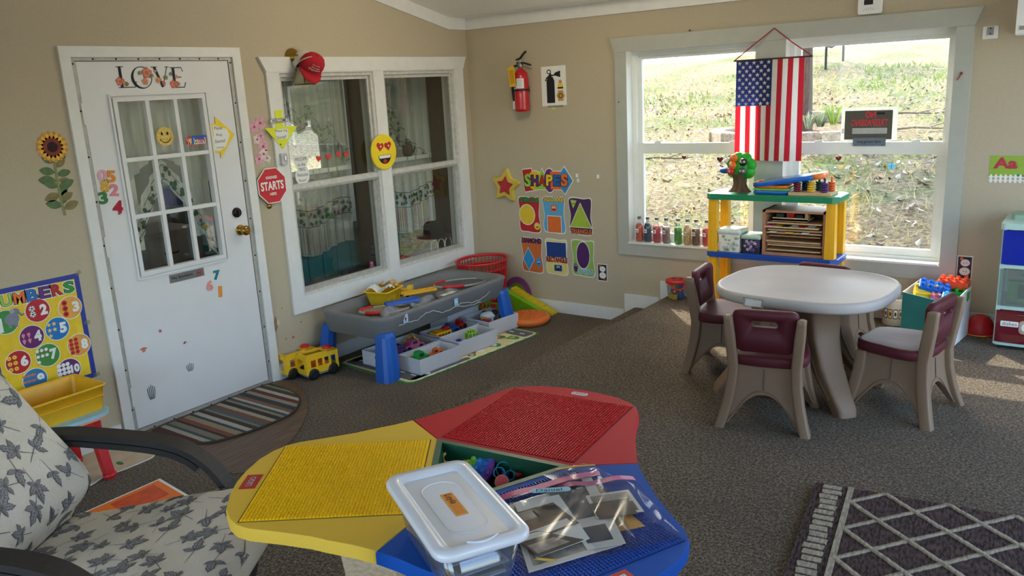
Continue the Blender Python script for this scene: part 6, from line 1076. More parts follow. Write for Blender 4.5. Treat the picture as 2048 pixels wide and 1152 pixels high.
# ------------------------------------------------------------------ things on the left wall and the door
def LW(x=0.0): return B(FL_(0, 0, x))
def P_l(*q): return [wl(u, v) for u, v in q]
def star(cx, cy, r, k=.45, rot=pi/2, n=5): return [(cx+(r if i % 2 == 0 else r*k)*cos(rot+pi*i/n), cy+(r if i % 2 == 0 else r*k)*sin(rot+pi*i/n)) for i in range(2*n)]
def heart(cx, cy, s, rot=0):
    o = []
    for i in range(28): a = 2*pi*i/28; x = .062*16*sin(a)**3*s; y = .062*(13*cos(a)-5*cos(2*a)-2*cos(3*a)-cos(4*a))*s; o.append((cx+x*cos(rot)-y*sin(rot), cy+x*sin(rot)+y*cos(rot)))
    return o
def leafp(cx, cy, l, w, rot): return [(cx+(x*cos(rot)-y*sin(rot)), cy+(x*sin(rot)+y*cos(rot))) for x, y in [(l*i/8, w*sin(pi*i/8)**.8) for i in range(9)]+[(l*i/8, -w*sin(pi*i/8)**.8) for i in range(7, 0, -1)]]
# sunflower
M_sf = mat('sunflower petal', (232, 178, 58), .6, var=.12, scale=40); M_sfd = mat('sunflower petal deep', (206, 140, 44), .6, var=.1); M_stem = mat('sage stem', (134, 142, 96), .7); M_lf1 = mat('sunflower leaf', (88, 112, 72), .7, var=.25, scale=30); M_lf2 = mat('sunflower leaf brown', (132, 118, 76), .7, var=.25, scale=30)
t = thing('sunflower_decal', 'tall yellow sunflower decal on the wall left of the door', 'wall decal', (0, wl(105, 295)[0], wl(130, 430)[1])); y0, z0 = wl(104, 294)
b = LW(); st = [wl(u, v) for u, v in ((106, 305), (112, 345), (119, 385), (124, 410), (130, 431))]; st = smooth(st, 4, False); b.tube([(y, z, .001) for y, z in st], .0075, M_stem, 6, sq=.25, up=(0, 0, 1)); b.done('stem', t, 'pale green stem')
for k, (u, v, a, l, m) in enumerate(((112, 322, 25, .05, M_lf1), (108, 325, 150, .055, M_lf1), (112, 335, 40, .055, M_lf2), (110, 345, 165, .065, M_lf1), (114, 350, 10, .06, M_lf1), (113, 362, 170, .075, M_lf1), (117, 360, -10, .05, M_lf2), (117, 373, 160, .06, M_lf1), (118, 375, 20, .07, M_lf1), (120, 388, 195, .07, M_lf2), (121, 392, 60, .07, M_lf1), (122, 400, 25, .06, M_lf2), (125, 411, 165, .07, M_lf1), (126, 408, 70, .065, M_lf1), (128, 418, 20, .07, M_lf2))):
    y, z = wl(u, v); b = LW(); b.prism(leafp(y, z, l*1.2, l*.32, radians(a)), .0008, .0018+.0002*(k % 3), m); b.done('leaf', t)
b = LW()
for k in range(16): b.prism(leafp(y0, z0, .082, .017, 2*pi*k/16+.1), .0015, .0024, M_sfd); 
for k in range(16): b.prism(leafp(y0, z0, .074, .016, 2*pi*k/16+.3), .0024, .0034, M_sf)
b.prism(circ(y0, z0, .044), .0034, .0042, mat('sunflower rust', (132, 58, 40), .8, var=.2)); b.prism(circ(y0, z0, .026), .0042, .005, mat('sunflower core', (52, 30, 34), .9, var=.2)); b.done('flower_head', t, 'yellow flower head with dark core')
# LOVE letters with roses
M_rose = mat('rose coral', (200, 106, 86), .7, var=.22, scale=70); M_rose2 = mat('rose apricot', (212, 146, 114), .7, var=.25, scale=70); M_rleaf = mat('rose leaf', (130, 148, 100), .7, var=.25); M_ink = mat('navy black ink', (34, 34, 46), .7)
for ch, u, v, w, rs in (('L', 252, 154, .115, ((240, 163, .026, 0), (249, 168, .014, 1), (253, 168, .013, 2))), ('O', 284, 155, .135, ((293, 146, .032, 0), (290, 163, .02, 1), (279, 146, .012, 2), (303, 151, .012, 2))), ('V', 322, 154, .105, ((317, 160, .02, 1), (327, 167, .014, 0), (331, 155, .014, 2), (310, 142, .01, 1))), ('E', 355, 155, .1, ((348, 168, .027, 0), (356, 168, .014, 1), (341, 148, .011, 2), (352, 153, .012, 1)))):
    y, z = wl(u, v); b = LW(); H = .054; T_ = lambda P, r: b.tube([(y+p[0], z+p[1], .0012) for p in P], r, M_ink, 6, sq=.3, up=(0, 0, 1))
    if ch == 'L': T_([(-.03, H), (-.03, -H)], .0085); T_([(-.05, H), (-.008, H)], .0022); T_([(-.048, -H), (.045, -H), (.054, -H+.03)], .0026)
    if ch == 'O': n = 30; T_([(.056*cos(2*pi*q/n), H*1.05*sin(2*pi*q/n)) for q in range(n+1)], [.0022+.0065*max(0, -cos(2*pi*q/n-.35))**1.5 for q in range(n+1)])
    if ch == 'V': T_([(-.034, H), (.004, -H)], .008); T_([(.042, H), (.004, -H)], .0022); T_([(-.054, H), (-.016, H)], .0022); T_([(.03, H), (.054, H)], .0022)
    if ch == 'E': T_([(-.022, H), (-.022, -H)], .0085); T_([(-.04, H), (.03, H), (.036, H-.022)], .0026); T_([(-.02, .002), (.024, .002)], .0024); T_([(-.04, -H), (.036, -H), (.046, -H+.026)], .0028)
    for k, (uu, vv, r, kind) in enumerate(rs):
        yy, zz = wl(uu, vv); r *= .9; m = (M_rose, M_rose2, M_rleaf)[kind]
        for j, q in enumerate((1, .72, .42)): b.prism([(yy+r*q*(1+.14*sin(5*a+j*2))*cos(a), zz+r*q*(1+.14*sin(5*a+j*2))*sin(a)) for a in [2*pi*i/20 for i in range(20)]], .002, .0028+.0007*j, (m, M_rose2, m)[j] if kind < 2 else (m, M_stem, m)[j])
    b.done('letter_decal', label='black letter %s with coral roses at the top of the door' % ch, cat='letter')
# smiley, Welcome, arrow
y, z = wl(326, 273); b = LW(.016); b.prism(circ(y, z, .052, .052, 36), 0, .004, mat('mottled yellow', (216, 186, 92), .6, var=.32, scale=70)); [b.prism(circ(y+s*.017, z+.016, .0065, .009), .004, .005, M_blk) for s in (-1, 1)]; b.tube([(y+.032*cos(a), z-.004+.030*sin(a), .0045) for a in [pi*1.08+pi*.84*i/14 for i in range(15)]], .0022, M_blk, 6); b.done('smiley_disc', label='round mottled yellow smiley disc on the door glass', cat='decoration')
y, z = wl(389, 281); b = LW(.015); b.prism(rrect(y, z, .128, .05, .02), 0, .001, M_red); b.prism(rrect(y+.02, z+.017, .1, .02, .009), .001, .0014, M_blue); b.text('Welcome!', y, z-.003, .038, M_wht, .0016, w=.124, bold=.05)
V, Fs = textmesh('Welcome!', .015)
for k, c in enumerate('Welcome!'): b.text(c, y-.052+.0148*k, z-.003, .026 if c not in 'Wl' else .034, (M_red, M_yel, M_blue, M_grn, M_org, M_red, M_blue, M_red)[k], .0022, w=.013, bold=.02)
b.done('welcome_sticker', label='colourful Welcome sticker to the right of the smiley on the door glass', cat='sign')
M_ar = mat('yellow card', (240, 208, 52), .6, var=.03); b = LW(.004); b.prism(P_l((414, 249), (430, 247), (428, 233), (468, 268), (441, 317), (440, 305), (418, 305))[::-1], 0, .002, M_ar); b.prism([wl(u, v) for u, v in ((424, 250), (452, 258), (458, 270), (451, 292), (440, 301), (428, 300), (423, 282), (426, 272))][::-1], .002, .0026, M_wht)
for s, u, v, w in (('Please', 435, 256, .054), ('Ring', 437, 270, .036), ('Doorbell', 439, 282, .068), ('>>>>>', 439, 295, .05)): yy, zz = wl(u, v); b.text(s, yy, zz, .018 if s != '>>>>>' else .012, M_ink, .003, w=w)
b.done('arrow_sign', label='yellow arrow card reading Please Ring Doorbell beside the door glass', cat='sign')
# numerals of felt on the door
def felt(c): return mat('felt %d %d %d' % c, c, .9, var=.08, scale=200, bump=.3)
for ch, u, v, h, w, c, rot, lb in (('0', 204, 351, .062, .052, (226, 170, 180), -.15, 'pink dotted numeral 0, topmost of the left group on the door'), ('5', 222, 353, .066, .05, (226, 146, 64), -.1, 'orange numeral 5 beside the pink 0 on the door'), ('8', 209, 372, .068, .048, (214, 170, 66), -.1, 'mustard numeral 8 below the 0 on the door'), ('2', 228, 380, .066, .05, (222, 136, 152), -.15, 'pink numeral 2 below the 5 on the door'), ('3', 206, 396, .066, .048, (66, 122, 70), 0, 'green numeral 3 below the 8 on the door'), ('4', 235, 415, .076, .056, (176, 40, 56), -.12, 'red numeral 4 lowest of the left group on the door'), ('7', 433, 550, .058, .044, (38, 124, 140), -.05, 'teal numeral 7 below the door glass'), ('6', 419, 571, .064, .044, (226, 150, 146), -.05, 'pink numeral 6 lower left of the teal 7'), ('1', 440, 583, .068, .024, (232, 150, 66), -.1, 'orange numeral 1 right of the pink 6')):
    y, z = wl(u, v); b = LW(.001); b.text(ch, y, z, h, felt(c), 0, .004, w=w, rot=rot, bold=.045)
    if ch in '0684': r = random.Random(ord(ch)); [b.prism(circ(y+r.uniform(-.3, .3)*w, z+r.choice((-1, 1))*r.uniform(.36, .47)*h, .0025, n=8), .004, .0046, M_wht if ch != '8' else M_dark) for _ in range(7)]
    b.done('felt_numeral', label=lb, cat='numeral')
y0_, z0_ = wl(341, 556); y1_, z1_ = wl(405, 543); F = FL_((y0_+y1_)/2, (z0_+z1_)/2-.004, .001) ; b = B(F); w = (y1_-y0_)*.5+.008; b.box((0, 0, .001), (2*w, .048, .002), M_steel); b.text('No Smoking', -w*.28, 0, .021, M_blk, .0024, w=w*1.22, bold=.02); b.tube([(w*.72+.015*cos(a), .015*sin(a), .0025) for a in [2*pi*i/20 for i in range(20)]], .002, M_red, 5, True); b.box((w*.72, 0, .0026), (.03, .003, .001), M_red, -.8); b.box((w*.70, -.001, .0024), (.018, .004, .0006), M_blk); b.done('no_smoking_sign', label='silver No Smoking plate below the door glass', cat='sign')
# sea stickers at the foot of the door
def sticker(lb, u, v, f, cat='sticker'): y, z = wl(u, v); b = LW(.0008); f(b, y, z); b.done('sea_sticker', label=lb, cat=cat)
M_crab = mat('crab orange', (214, 122, 90), .6)
sticker('tiny red starfish sticker high on the lower door', 320, 662, lambda b, y, z: b.prism(star(y, z, .013), 0, .001, mat('starfish red', (186, 72, 72), .6)))
sticker('small orange crab sticker left of the sea stickers on the door', 287, 699, lambda b, y, z: (b.prism(circ(y, z+.004, .014, .009), 0, .001, M_crab), [b.prism(circ(y+s*.016, z+.004, .005), 0, .0012, M_crab) for s in (-1, 1)], [b.box((y-.008+.004*k, z-.009, .0006), (.002, .012, .001), M_crab) for k in range(5)]))
M_weed = mat('seaweed green', (60, 96, 86), .7)
def weed(h, m): return lambda b, y, z: [b.tube([(y+d*.012, z-h*.5, .001), (y+d*.02, z-h*.1, .001), (y+d*.022, z+h*(.5-abs(d)*.2), .001)], .0018, m, 5) for d in (-1, -.5, 0, .5, 1)]
sticker('dark green seaweed sticker low on the door', 303, 784, weed(.085, M_weed)); sticker('small grey green seaweed sticker right of centre on the lower door', 380, 734, weed(.048, mat('seaweed grey', (112, 138, 134), .7)))
sticker('little red fish-shaped sticker near the middle of the lower door', 370, 686, lambda b, y, z: (b.prism(leafp(y-.012, z-.004, .024, .006, .6), 0, .001, mat('sticker rust', (150, 76, 72), .6)), [b.prism(circ(y+.008+.005*k, z-.006*(k % 2), .0016, n=8), 0, .001, M_red) for k in range(3)]))
# orchid decal, arrows and plates between door and window
t = thing('orchid_decal', 'pink orchid decal on the wall between door and window', 'wall decal', (0, wl(525, 285)[0], wl(525, 330)[1])); M_or = mat('orchid pink', (214, 160, 176), .7, var=.2, scale=40); M_or2 = mat('orchid pale', (222, 200, 198), .7, var=.15, scale=40)
b = LW(); b.tube([(y, z, .001) for y, z in smooth([wl(u, v) for u, v in ((508, 258), (520, 275), (522, 300), (526, 325), (534, 338))], 4, False)], .003, mat('pale stem', (186, 190, 166), .7), 5, sq=.4); b.prism(leafp(*wl(536, 330), .07, .018, 1.3), 0, .001, mat('pale leaf', (178, 192, 170), .7)); b.prism(leafp(*wl(530, 335), .06, .016, 2.0), 0, .001, MATS['pale leaf']); b.done('stem', t)
for u, v, r, m in ((508, 254, .042, M_or), (520, 246, .045, M_or), (514, 279, .035, M_or2), (521, 272, .03, M_or), (526, 293, .045, M_or), (527, 308, .04, M_or2), (518, 318, .04, M_or), (534, 316, .03, M_or2)):
    y, z = wl(u, v); b = LW()
    for k in range(5): b.prism(leafp(y, z, r, r*.42, 2*pi*k/5+u), .001, .002+.0001*k, m)
    b.prism(circ(y, z, r*.2), .0025, .003, mat('orchid heart', (170, 80, 96), .7)); b.done('blossom', t)
M_ny = mat('neon yellow card', (222, 228, 46), .6, var=.02); b = LW(.019)
b.prism([wl(u, v) for u, v in ((545, 221), (560, 220), (562, 253), (590, 252), (562, 298), (526, 257), (548, 255))][::-1], 0, .002, M_ny); yy, zz = wl(560, 268); b.prism(rrect(yy, zz, .10, .062, .008), .002, .0026, M_wht)
for s, u, v, w in (('Please ring', 558, 262, .092), ('Doorbell*', 559, 274, .078)): yy, zz = wl(u, v); b.text(s, yy, zz, .020, M_ink, .003, w=w)
yy, zz = wl(557, 289); b.prism(circ(yy, zz, .005), .002, .003, M_dark); b.done('arrow_sign', label='neon yellow down arrow reading Please ring Doorbell above the bell', cat='sign')
y, z = wl(553, 241); b = LW(.0245); b.prism(rrect(y, z, .142, .028, .012), 0, .0015, M_wht); b.tube([(a, c, .0015) for a, c in rrect(y, z, .138, .024, .010)], .0014, M_ink, 5, True); b.text('WELCOME', y, z, .018, M_ink, .0022, w=.115, bold=.02); b.done('welcome_plate', label='small white WELCOME plate across the neon arrow shaft', cat='sign')
y, z = wl(562, 318); t = thing('doorbell', 'grey white doorbell button on the window casing', 'doorbell', (0, y, z-.03)); F = FL_(y, z, .018); b = B(F); b.prism(rrect(0, 0, .05, .075, .01), 0, .02, mat('bell plastic', (196, 196, 204), .4), bev=.003); b.done('case', t); b = B(F); b.prism(rrect(.006, .006, .018, .034, .008), .02, .023, M_wht, bev=.001); b.tube([(x, y_, .0205) for x, y_ in rrect(.006, .006, .022, .038, .009)], .0012, M_dark, 5, True); b.done('button', t)
y, z = wl(540, 371); b = LW(.02); oc8 = lambda r: [(y+r*cos(pi/8+pi*k/4), z+r*1.02*sin(pi/8+pi*k/4)) for k in range(8)]; b.prism(oc8(.118), 0, .003, M_wht); b.prism(oc8(.112), .003, .0036, mat('stop sign red', (202, 34, 44), .45))
for s, dz, h, w in (('KINDNESS', .052, .018, .085), ('STARTS', .0, .056, .178), ('HERE', -.052, .018, .05)): b.text(s, y, z+dz, h, M_wht, .004, w=w, bold=.03)
b.done('octagon_sign', label='red octagon sign reading KINDNESS STARTS HERE by the window', cat='sign')
y, z = wl(538, 412); b = LW(.0); b.lathe([(.018, 0), (.019, .005), (.012, .012), (.002, .014)], M_brass, (y, z, 0), 20); b.done('brass_button', label='small round brass bell button below the octagon sign', cat='doorbell')
b = LW(-.022); y, z = wl(603, 338, -.022); b.prism([(y+x, z+w) for x, w in smooth([(-.055, .085), (.04, .09), (.06, .05), (.045, .02), (.06, -.03), (.05, -.08), (.0, -.1), (-.045, -.085), (-.06, -.03), (-.035, .0), (-.055, .045)], 3)][::-1], 0, .001, M_wht)
for s, dz, w in (('WELCOME', .066, .10), ('to the', .030, .062), ('"BIG', -.002, .055), ('Welcome', -.038, .094), ('Room"', -.074, .068)): b.text(s, y+.002, z+dz, .021, M_blk, .0015, w=w)
b.done('paper_sign', label='white cut-out paper reading WELCOME to the BIG Welcome Room in the left pane', cat='sign')
for k, (u, v, s, lb) in enumerate(((637, 317, .024, 'leftmost and lowest'), (657, 313, .025, 'second from the left'), (677, 308, .024, 'third from the left'), (693, 309, .024, 'rightmost'))): y, z = wl(u, v, -.022); b = LW(-.022); b.prism(heart(y, z, s, -.2+.1*k), 0, .002, mat('heart red', (206, 50, 44), .4)); b.done('heart_sticker', label='red heart sticker in the left upper pane, %s of four' % lb, cat='sticker', group='hearts on the left window')
y, z = wl(768, 304, .03); b = LW(.022); E2 = circ(y, z, .128, .128, 40); b.prism(E2, 0, .012, mat('emoji yellow', (246, 216, 30), .45, var=.02), bev=.004)
for s in (-1, 1): b.prism(heart(y+s*.040, z+.042, .036, s*.15), .012, .0135, M_red); b.prism(circ(y+s*.04+.006, z+.042, .007), .0135, .0142, M_wht)
b.prism([(y+.064*cos(a), z-.022+.064*sin(a)) for a in [pi+pi*i/16 for i in range(17)]], .012, .013, M_blk); b.prism([(y-.062, z-.024), (y+.062, z-.024), (y+.052, z-.044), (y-.052, z-.044)][::-1], .013, .0138, M_wht); b.prism(circ(y, z-.066, .02, .014), .013, .0136, M_red); b.done('emoji_disc', label='large round yellow heart-eyes face between the window halves', cat='decoration')
# wall lamp with caps hung on it
y, z = wl(587, 117); t = thing('wall_lamp', 'brass wall lantern above the left end of the window', 'lamp', (0, y, z-.1)); F = FL_(y-.012, z+.006, .0); b = B(F); b.lathe([(.058, 0), (.058, .008), (.05, .018), (.036, .022), (.034, .05), (.02, .055), (.018, .075), (.006, .08)], M_brass, seg=32); b.done('backplate', t)
b = B(FL_(y, z)); b.tube([(-.01, 0, .06), (.0, -.03, .10), (.005, -.05, .085)], .008, M_brass); gl = (.0, -.17, .085)
for sx in (-1, 1):
    for sz in (-1, 1): b.tube([(sx*.022, -.05, .085+sz*.022), (sx*.045, -.165, .085+sz*.045)], .004, M_brass, 6)
b.tube([(sx*.046, -.165, .085+sz*.046) for sx, sz in ((-1, -1), (1, -1), (1, 1), (-1, 1))], .005, M_brass, 6, True); b.box((0, -.05, .085), (.06, .012, .06), M_brass); b.done('lantern_frame', t); b = B(FL_(y, z)); b.loft([[(sx*k, dz, .085+sz*k) for sx, sz in ((-1, -1), (1, -1), (1, 1), (-1, 1))] for dz, k in ((-.165, .044), (-.05, .021))], clear('lantern glass', (236, 236, 220), .1, .05, .8, .3), sm=False); b.done('lantern_glass', t)
def cap(lb, F, m, txt=False):
    t = thing('baseball_cap', lb, 'cap', M_=F); b = B(F); b.loft([[(.088*k*cos(a), .075*k*sin(a), zz) for a in [2*pi*i/32 for i in range(32)]] for k, zz in ((1, 0), (1.02, .03), (.95, .06), (.75, .09), (.42, .108), (.02, .113))], m, cap=False); b.ball((0, 0, .114), .007, m); b.done('crown', t)
    b = B(F); b.loft([[((.088+o*max(0, sin(a-pi/2*0))**.8*(1))*0+.088*cos(a)*(1+.0*o), .075*sin(a)+(-o*max(0, -sin(a))**.7), zz-.25*o*0) for a in [2*pi*i/32 for i in range(32)]] for o, zz in ((0, .004), (.075, -.012), (.075, -.016), (0, -.001))], m, closed=True); b.done('brim', t)
    if txt:
        b = B(F)
        for s, zz, h, w in (('Peppermint', .074, .009, .06), ("Pd gait", .057, .014, .06), ('Daycare', .036, .016, .085)):
            V, Fs = textmesh(s, .02); x0 = min(v[0] for v in V); x1 = max(v[0] for v in V); k = w/(x1-x0); kh = h/.75
            b.add([((lambda a: (.091*sin(a)*(1 if zz < .06 else .9), -.079*cos(a)*(1 if zz < .06 else .87), zz+v[1]*kh))(((v[0]-(x0+x1)/2)*k)/.085)) for v in V], Fs, M_wht)
        b.done('lettering', t, 'white lettering')
    return t
q = Vector((.115, y+.058, z-.002))
cap('red baseball cap with white lettering hanging on the wall lamp', Matrix.Translation(Vector((.115, y+.035, z-.055))) @ Matrix.Rotation(radians(52), 4, 'Z') @ Matrix.Rotation(radians(48), 4, 'X') @ Matrix.Rotation(radians(28), 4, 'Y') @ Matrix.Scale(.88, 4), mat('red twill', (176, 24, 40), .9, var=.06, scale=200), True)
cap('white baseball cap behind the red one on the wall lamp', Matrix.Translation(Vector((.075, y+.03, z-.045))) @ Matrix.Rotation(radians(60), 4, 'Z') @ Matrix.Rotation(radians(-25), 4, 'X') @ Matrix.Rotation(radians(-10), 4, 'Y') @ Matrix.Scale(.85, 4), mat('white twill', (206, 202, 192), .9, var=.06, scale=200))
# numbers poster
ya, yb, za, zb_ = -3.842, -3.366, .401, .974; t = thing('numbers_poster', 'yellow NUMBERS poster with blue border on the wall above the bin', 'poster', (0, (ya+yb)/2, za)); F = FL_(ya, za, .0006); b = B(F); PW_, PH = yb-ya, zb_-za
b.box((PW_/2, PH/2, .0004), (PW_, PH, .0008), mat('poster blue', (36, 56, 150), .4)); b.box((PW_/2, PH/2, .001), (PW_-.052, PH-.052, .0008), mat('poster yellow', (238, 204, 44), .4))
for k in range(46): x = .03+k*.0135; b.poly([(max(.028, min(PW_-.028, x-.26)), .03+max(0, (.028-(x-.26)))*0), (max(.028, min(PW_-.028, x-.257)), .03), (min(PW_-.028, max(.028, x+.003)), PH-.03), (min(PW_-.028, max(.028, x)), PH-.03)], .0016, mat('poster stripe', (226, 182, 30), .4)) if x < PW_+.2 else None
b.done('sheet', t)
TXC = (M_red, M_lgrn, M_org, mat('title blue', (30, 110, 190), .4), M_pur, M_red, M_grn); 
for k, ch in enumerate('NUMBERS'):
    x = .05+k*(PW_-.11)/6; zz = PH-.062-.0*k; b = B(F); b.text(ch, x, zz, .072, M_wht, .0018, w=.064, bold=.09, rot=.06*((k % 2)*2-1)*.5); b.text(ch, x, zz, .064, M_blk, .0021, w=.058, bold=.06, rot=.03*((k % 2)*2-1)); b.text(ch, x, zz, .06, TXC[k], .0024, w=.052, bold=.03, rot=.03*((k % 2)*2-1)); b.done('title_letter', t, '%s letter %s' % (TXC[k].name, ch))
NB = (('1', -3.752, .808, (60, 140, 60)), ('2', -3.597, .829, (184, 30, 44)), ('3', -3.438, .805, (232, 166, 66)), ('4', -3.648, .703, (98, 36, 104)), ('5', -3.520, .712, (28, 116, 190)), ('6', -3.733, .595, (186, 32, 40)), ('7', -3.590, .590, (70, 140, 64)), ('8', -3.428, .598, (226, 158, 74)), ('9', -3.672, .482, (48, 122, 176)), ('10', -3.500, .482, (100, 40, 106)))
for k, (s, yy, zz, c) in enumerate(NB):
    x, y = yy-ya, zz-za; r = .058; b = B(F); b.poly(circ(x, y, r*1.06, n=30), .0022, M_wht); b.poly(circ(x, y, r, n=30), .0026, mat('poster disc %d %d %d' % c, c, .4, var=.08, scale=12)); n = int(s)
    if n == 1: b.poly(circ(x+.03, y+.008, .034, .03), .0031, mat('toy elephant grey', (128, 132, 148), .5)); b.poly(circ(x+.05, y+.04, .02, .018), .0033, MATS['toy elephant grey']); b.poly(circ(x+.036, y+.046, .011), .0035, mat('elephant ear', (160, 160, 172), .5)); b.tube([(x+.064, y+.036, .0033), (x+.078, y+.016, .0033), (x+.09, y+.022, .0033)], .005, MATS['toy elephant grey'], 6, sq=.2); b.box((x+.016, y-.022, .003), (.013, .026, .0004), MATS['toy elephant grey']); b.box((x+.045, y-.022, .003), (.013, .026, .0004), MATS['toy elephant grey']); b.text('1', x-.03, y-.012, .07, M_wht, .0037, w=.026, bold=.06)
    else:
        cols = {2: 1, 3: 1, 4: 2, 5: 2, 6: 2, 7: 3, 8: 2, 9: 3, 10: 3}[n]; rows = -(-n//cols); m = {2: M_wht, 3: M_red, 4: M_pink, 5: mat('star tan', (240, 206, 110), .5), 6: mat('duck yellow', (240, 196, 60), .5), 7: M_wht, 8: M_red, 9: mat('fish orange', (226, 112, 60), .5), 10: M_wht}[n]; i = 0; sp = min(.03, .088/rows); spx = .022 if cols == 3 else .026
        for rr_ in range(rows):
            for cc in range(cols):
                if i >= n: break
                cx = x-.026+(cc-(cols-1)/2)*spx; cy = y+((rows-1)/2-rr_)*sp*1.0; q = min(.0145 if n < 4 else .0105, sp*.48)
                if n == 5: b.poly(star(cx, cy, q*1.2), .0032, m)
                elif n == 4: b.poly([(cx-q*.7, cy), (cx, cy-q*1.5), (cx+q*.7, cy)], .0031, M_oak); b.poly(circ(cx, cy+q*.3, q*.8), .0033, m)
                elif n == 9: b.poly(leafp(cx-q, cy, q*1.6, q*.6, 0), .0032, m); b.poly([(cx+q*.4, cy), (cx+q*1.1, cy+q*.6), (cx+q*1.1, cy-q*.6)], .0033, m)
                elif n == 7: b.poly([(cx-q*.7, cy-q*.8), (cx+q*.7, cy-q*.8), (cx+q*.9, cy), (cx-q*.9, cy)], .0031, mat('muffin case', (150, 90, 60), .5)); b.poly(circ(cx, cy+q*.25, q*.8), .0033, m)
                else: b.poly(circ(cx, cy, q), .0032, m)
                if n in (2, 3, 10, 6, 8): b.poly(circ(cx, cy, q*.36, n=6) if n != 8 else [(cx-q*.2, cy+q*.7), (cx, cy+q*1.4), (cx+q*.3, cy+q*1.3)], .0036, M_blk if n in (2, 3) else M_grn if n == 8 else M_wht if n == 10 else M_org)
                if n == 2: [b.poly(circ(cx+q*.72*cos(a), cy+q*.72*sin(a), q*.22, n=5), .0036, M_blk) for a in [.3+2*pi*j/5 for j in range(5)]]
                i += 1
        b.text(s, x+(.028 if n < 10 else .03), y, .056 if n < 10 else .046, M_wht, .004, w=.036 if n < 10 else .046, bold=.06)
    b.done('number_disc', t, 'round number %s picture' % s)
for k, (x, y) in enumerate(((PW_, PH), (PW_, PH*.53), (PW_+.002, .012))): b = B(F @ Matrix.Translation((0, 0, .0018))); b.box((x, y, 0), (.03, .02, .0006), clear('sticky tape', (240, 240, 232), .06, .2, .6, .1), .5 if k == 0 else 0); b.done('tape', t, 'clear sticky tape')
# ------------------------------------------------------------------ things on the back wall
def BW(x=0.0): return B(FB_(0, 0, x))
def cut(P, c, k): return [(c[0]+(x-c[0])*k, c[1]+(y-c[1])*k) for x, y in P]
# star cushion plaque
x, z = wb(1014, 371); b = BW(); S5 = smooth(star(x, z, .145, .60, pi/2-.12), 4); S3 = smooth(star(x+.002, z, .082, .58, pi/2-.12), 4); b.prism(S5, 0, .03, mat('mellow yellow foam', (212, 186, 76), .7, var=.05), bev=.012, sm=True); b.prism(S3, .03, .036, mat('mellow red foam', (184, 48, 54), .7), bev=.004); b.done('star_plaque', label='padded yellow star with a red star centre on the back wall', cat='decoration')
# SHAPES title, one piece of card with six letters
t = thing('shapes_title', 'SHAPES title card in coloured letters on the back wall', 'sign', (.72, 0, .99)); b = BW(.0008)
c0x, c0z = wb(1049, 362); c1x, c1z = wb(1137, 362)
def bx(k): return c0x+(c1x-c0x)*(k+.5)/6
zc = [wb(1053+16*k, 361)[1] for k in range(6)]
SH = ([(-.05, .085), (.04, .095), (.055, -.075), (-.03, -.09)], circ(0, 0, .075, .075), [(-.085, -.07), (.085, -.07), (0, .095)], circ(0, 0, .05, .092), [(-.06, .07), (.06, .07), (.06, -.07), (-.06, -.07)], [(-.075, 0), (0, -.105), (.075, 0), (0, .105)])
SC_ = (M_red, M_yel, M_lgrn, M_pur, M_org, mat('kite blue', (60, 140, 200), .5)); LC_ = (M_lgrn, M_pur, M_red, M_yel, mat('letter blue', (30, 100, 180), .5), M_org)
for k in range(6): P = [(bx(k)+px_, zc[k]+pz) for px_, pz in SH[k]]; b.prism(cut(P, (bx(k), zc[k]), 1.09), .0, .0012+.0002*k, M_wht); b.prism(P, .0012+.0003*k, .0026+.0003*k, SC_[k])
b.done('backing', t, 'overlapping coloured shapes')
for k, ch in enumerate('SHAPES'):
    b = BW(.0052); h = (.115, .095, .09, .095, .095, .105)[k]; b.text(ch, bx(k), zc[k], h, M_ink, 0, w=.072, bold=.09, rot=-.05); b.text(ch, bx(k), zc[k]+.002, h*.93, LC_[k], .0006, w=.062, bold=.045, rot=-.05); b.done('title_letter', t, '%s letter %s' % (LC_[k].name, ch))
def wavy(cx, cz, w, h, s=1): return smooth([(cx-w*.5, cz+h*.47), (cx-w*.2, cz+h*.5), (cx+w*.15, cz+h*.475), (cx+w*.45, cz+h*.49), (cx+w*.48, cz+h*.3), (cx+w*.44, cz), (cx+w*.5, cz-h*.28), (cx+w*.47, cz-h*.47), (cx+w*.2, cz-h*.5), (cx-w*.15, cz-h*.475), (cx-w*.44, cz-h*.46), (cx-w*.5, cz-h*.25), (cx-w*.44, cz), (cx-w*.5, cz+h*.25)][::-1], 3)
def face(b, x, z, s, zz): [b.poly(circ(x+q*s, z+s*.6, s*.55, s*.7, 10), zz, M_wht) for q in (-.7, .7)]; [b.poly(circ(x+q*s, z+s*.5, s*.22, n=8), zz+.0003, M_blk) for q in (-.6, .6)]; b.poly([(x+s*1.1*cos(a), z-s*.5+s*.9*sin(a)) for a in [pi+pi*i/8 for i in range(9)]], zz+.0001, M_blk)
M_d = {n: mat('card '+n, c, .5, var=.06, scale=20) for n, c in (('red', (190, 34, 44)), ('sky', (90, 168, 214)), ('plum', (70, 36, 84)), ('rust', (206, 110, 50)), ('cream', (226, 212, 130)), ('lime', (150, 186, 88)), ('yellow', (236, 200, 50)), ('orange', (226, 112, 44)), ('green', (166, 190, 60)), ('blue', (52, 150, 214)), ('navy', (24, 62, 130)), ('violet', (78, 34, 98)))}
PO = (('CIRCLE', .549, .792, 'red', M_grn, 'top'), ('SQUARE', .785, .80, 'sky', M_yel, 'top'), ('TRIANGLE', 1.03, .80, 'plum', M_d['orange'], 'bottom'), ('DIAMOND', .556, .457, 'rust', M_d['violet'], 'top'), ('RECTANGLE', .795, .46, 'cream', M_d['red'], 'mid'), ('OVAL', 1.042, .468, 'lime', M_d['sky'], 'bottomright'))
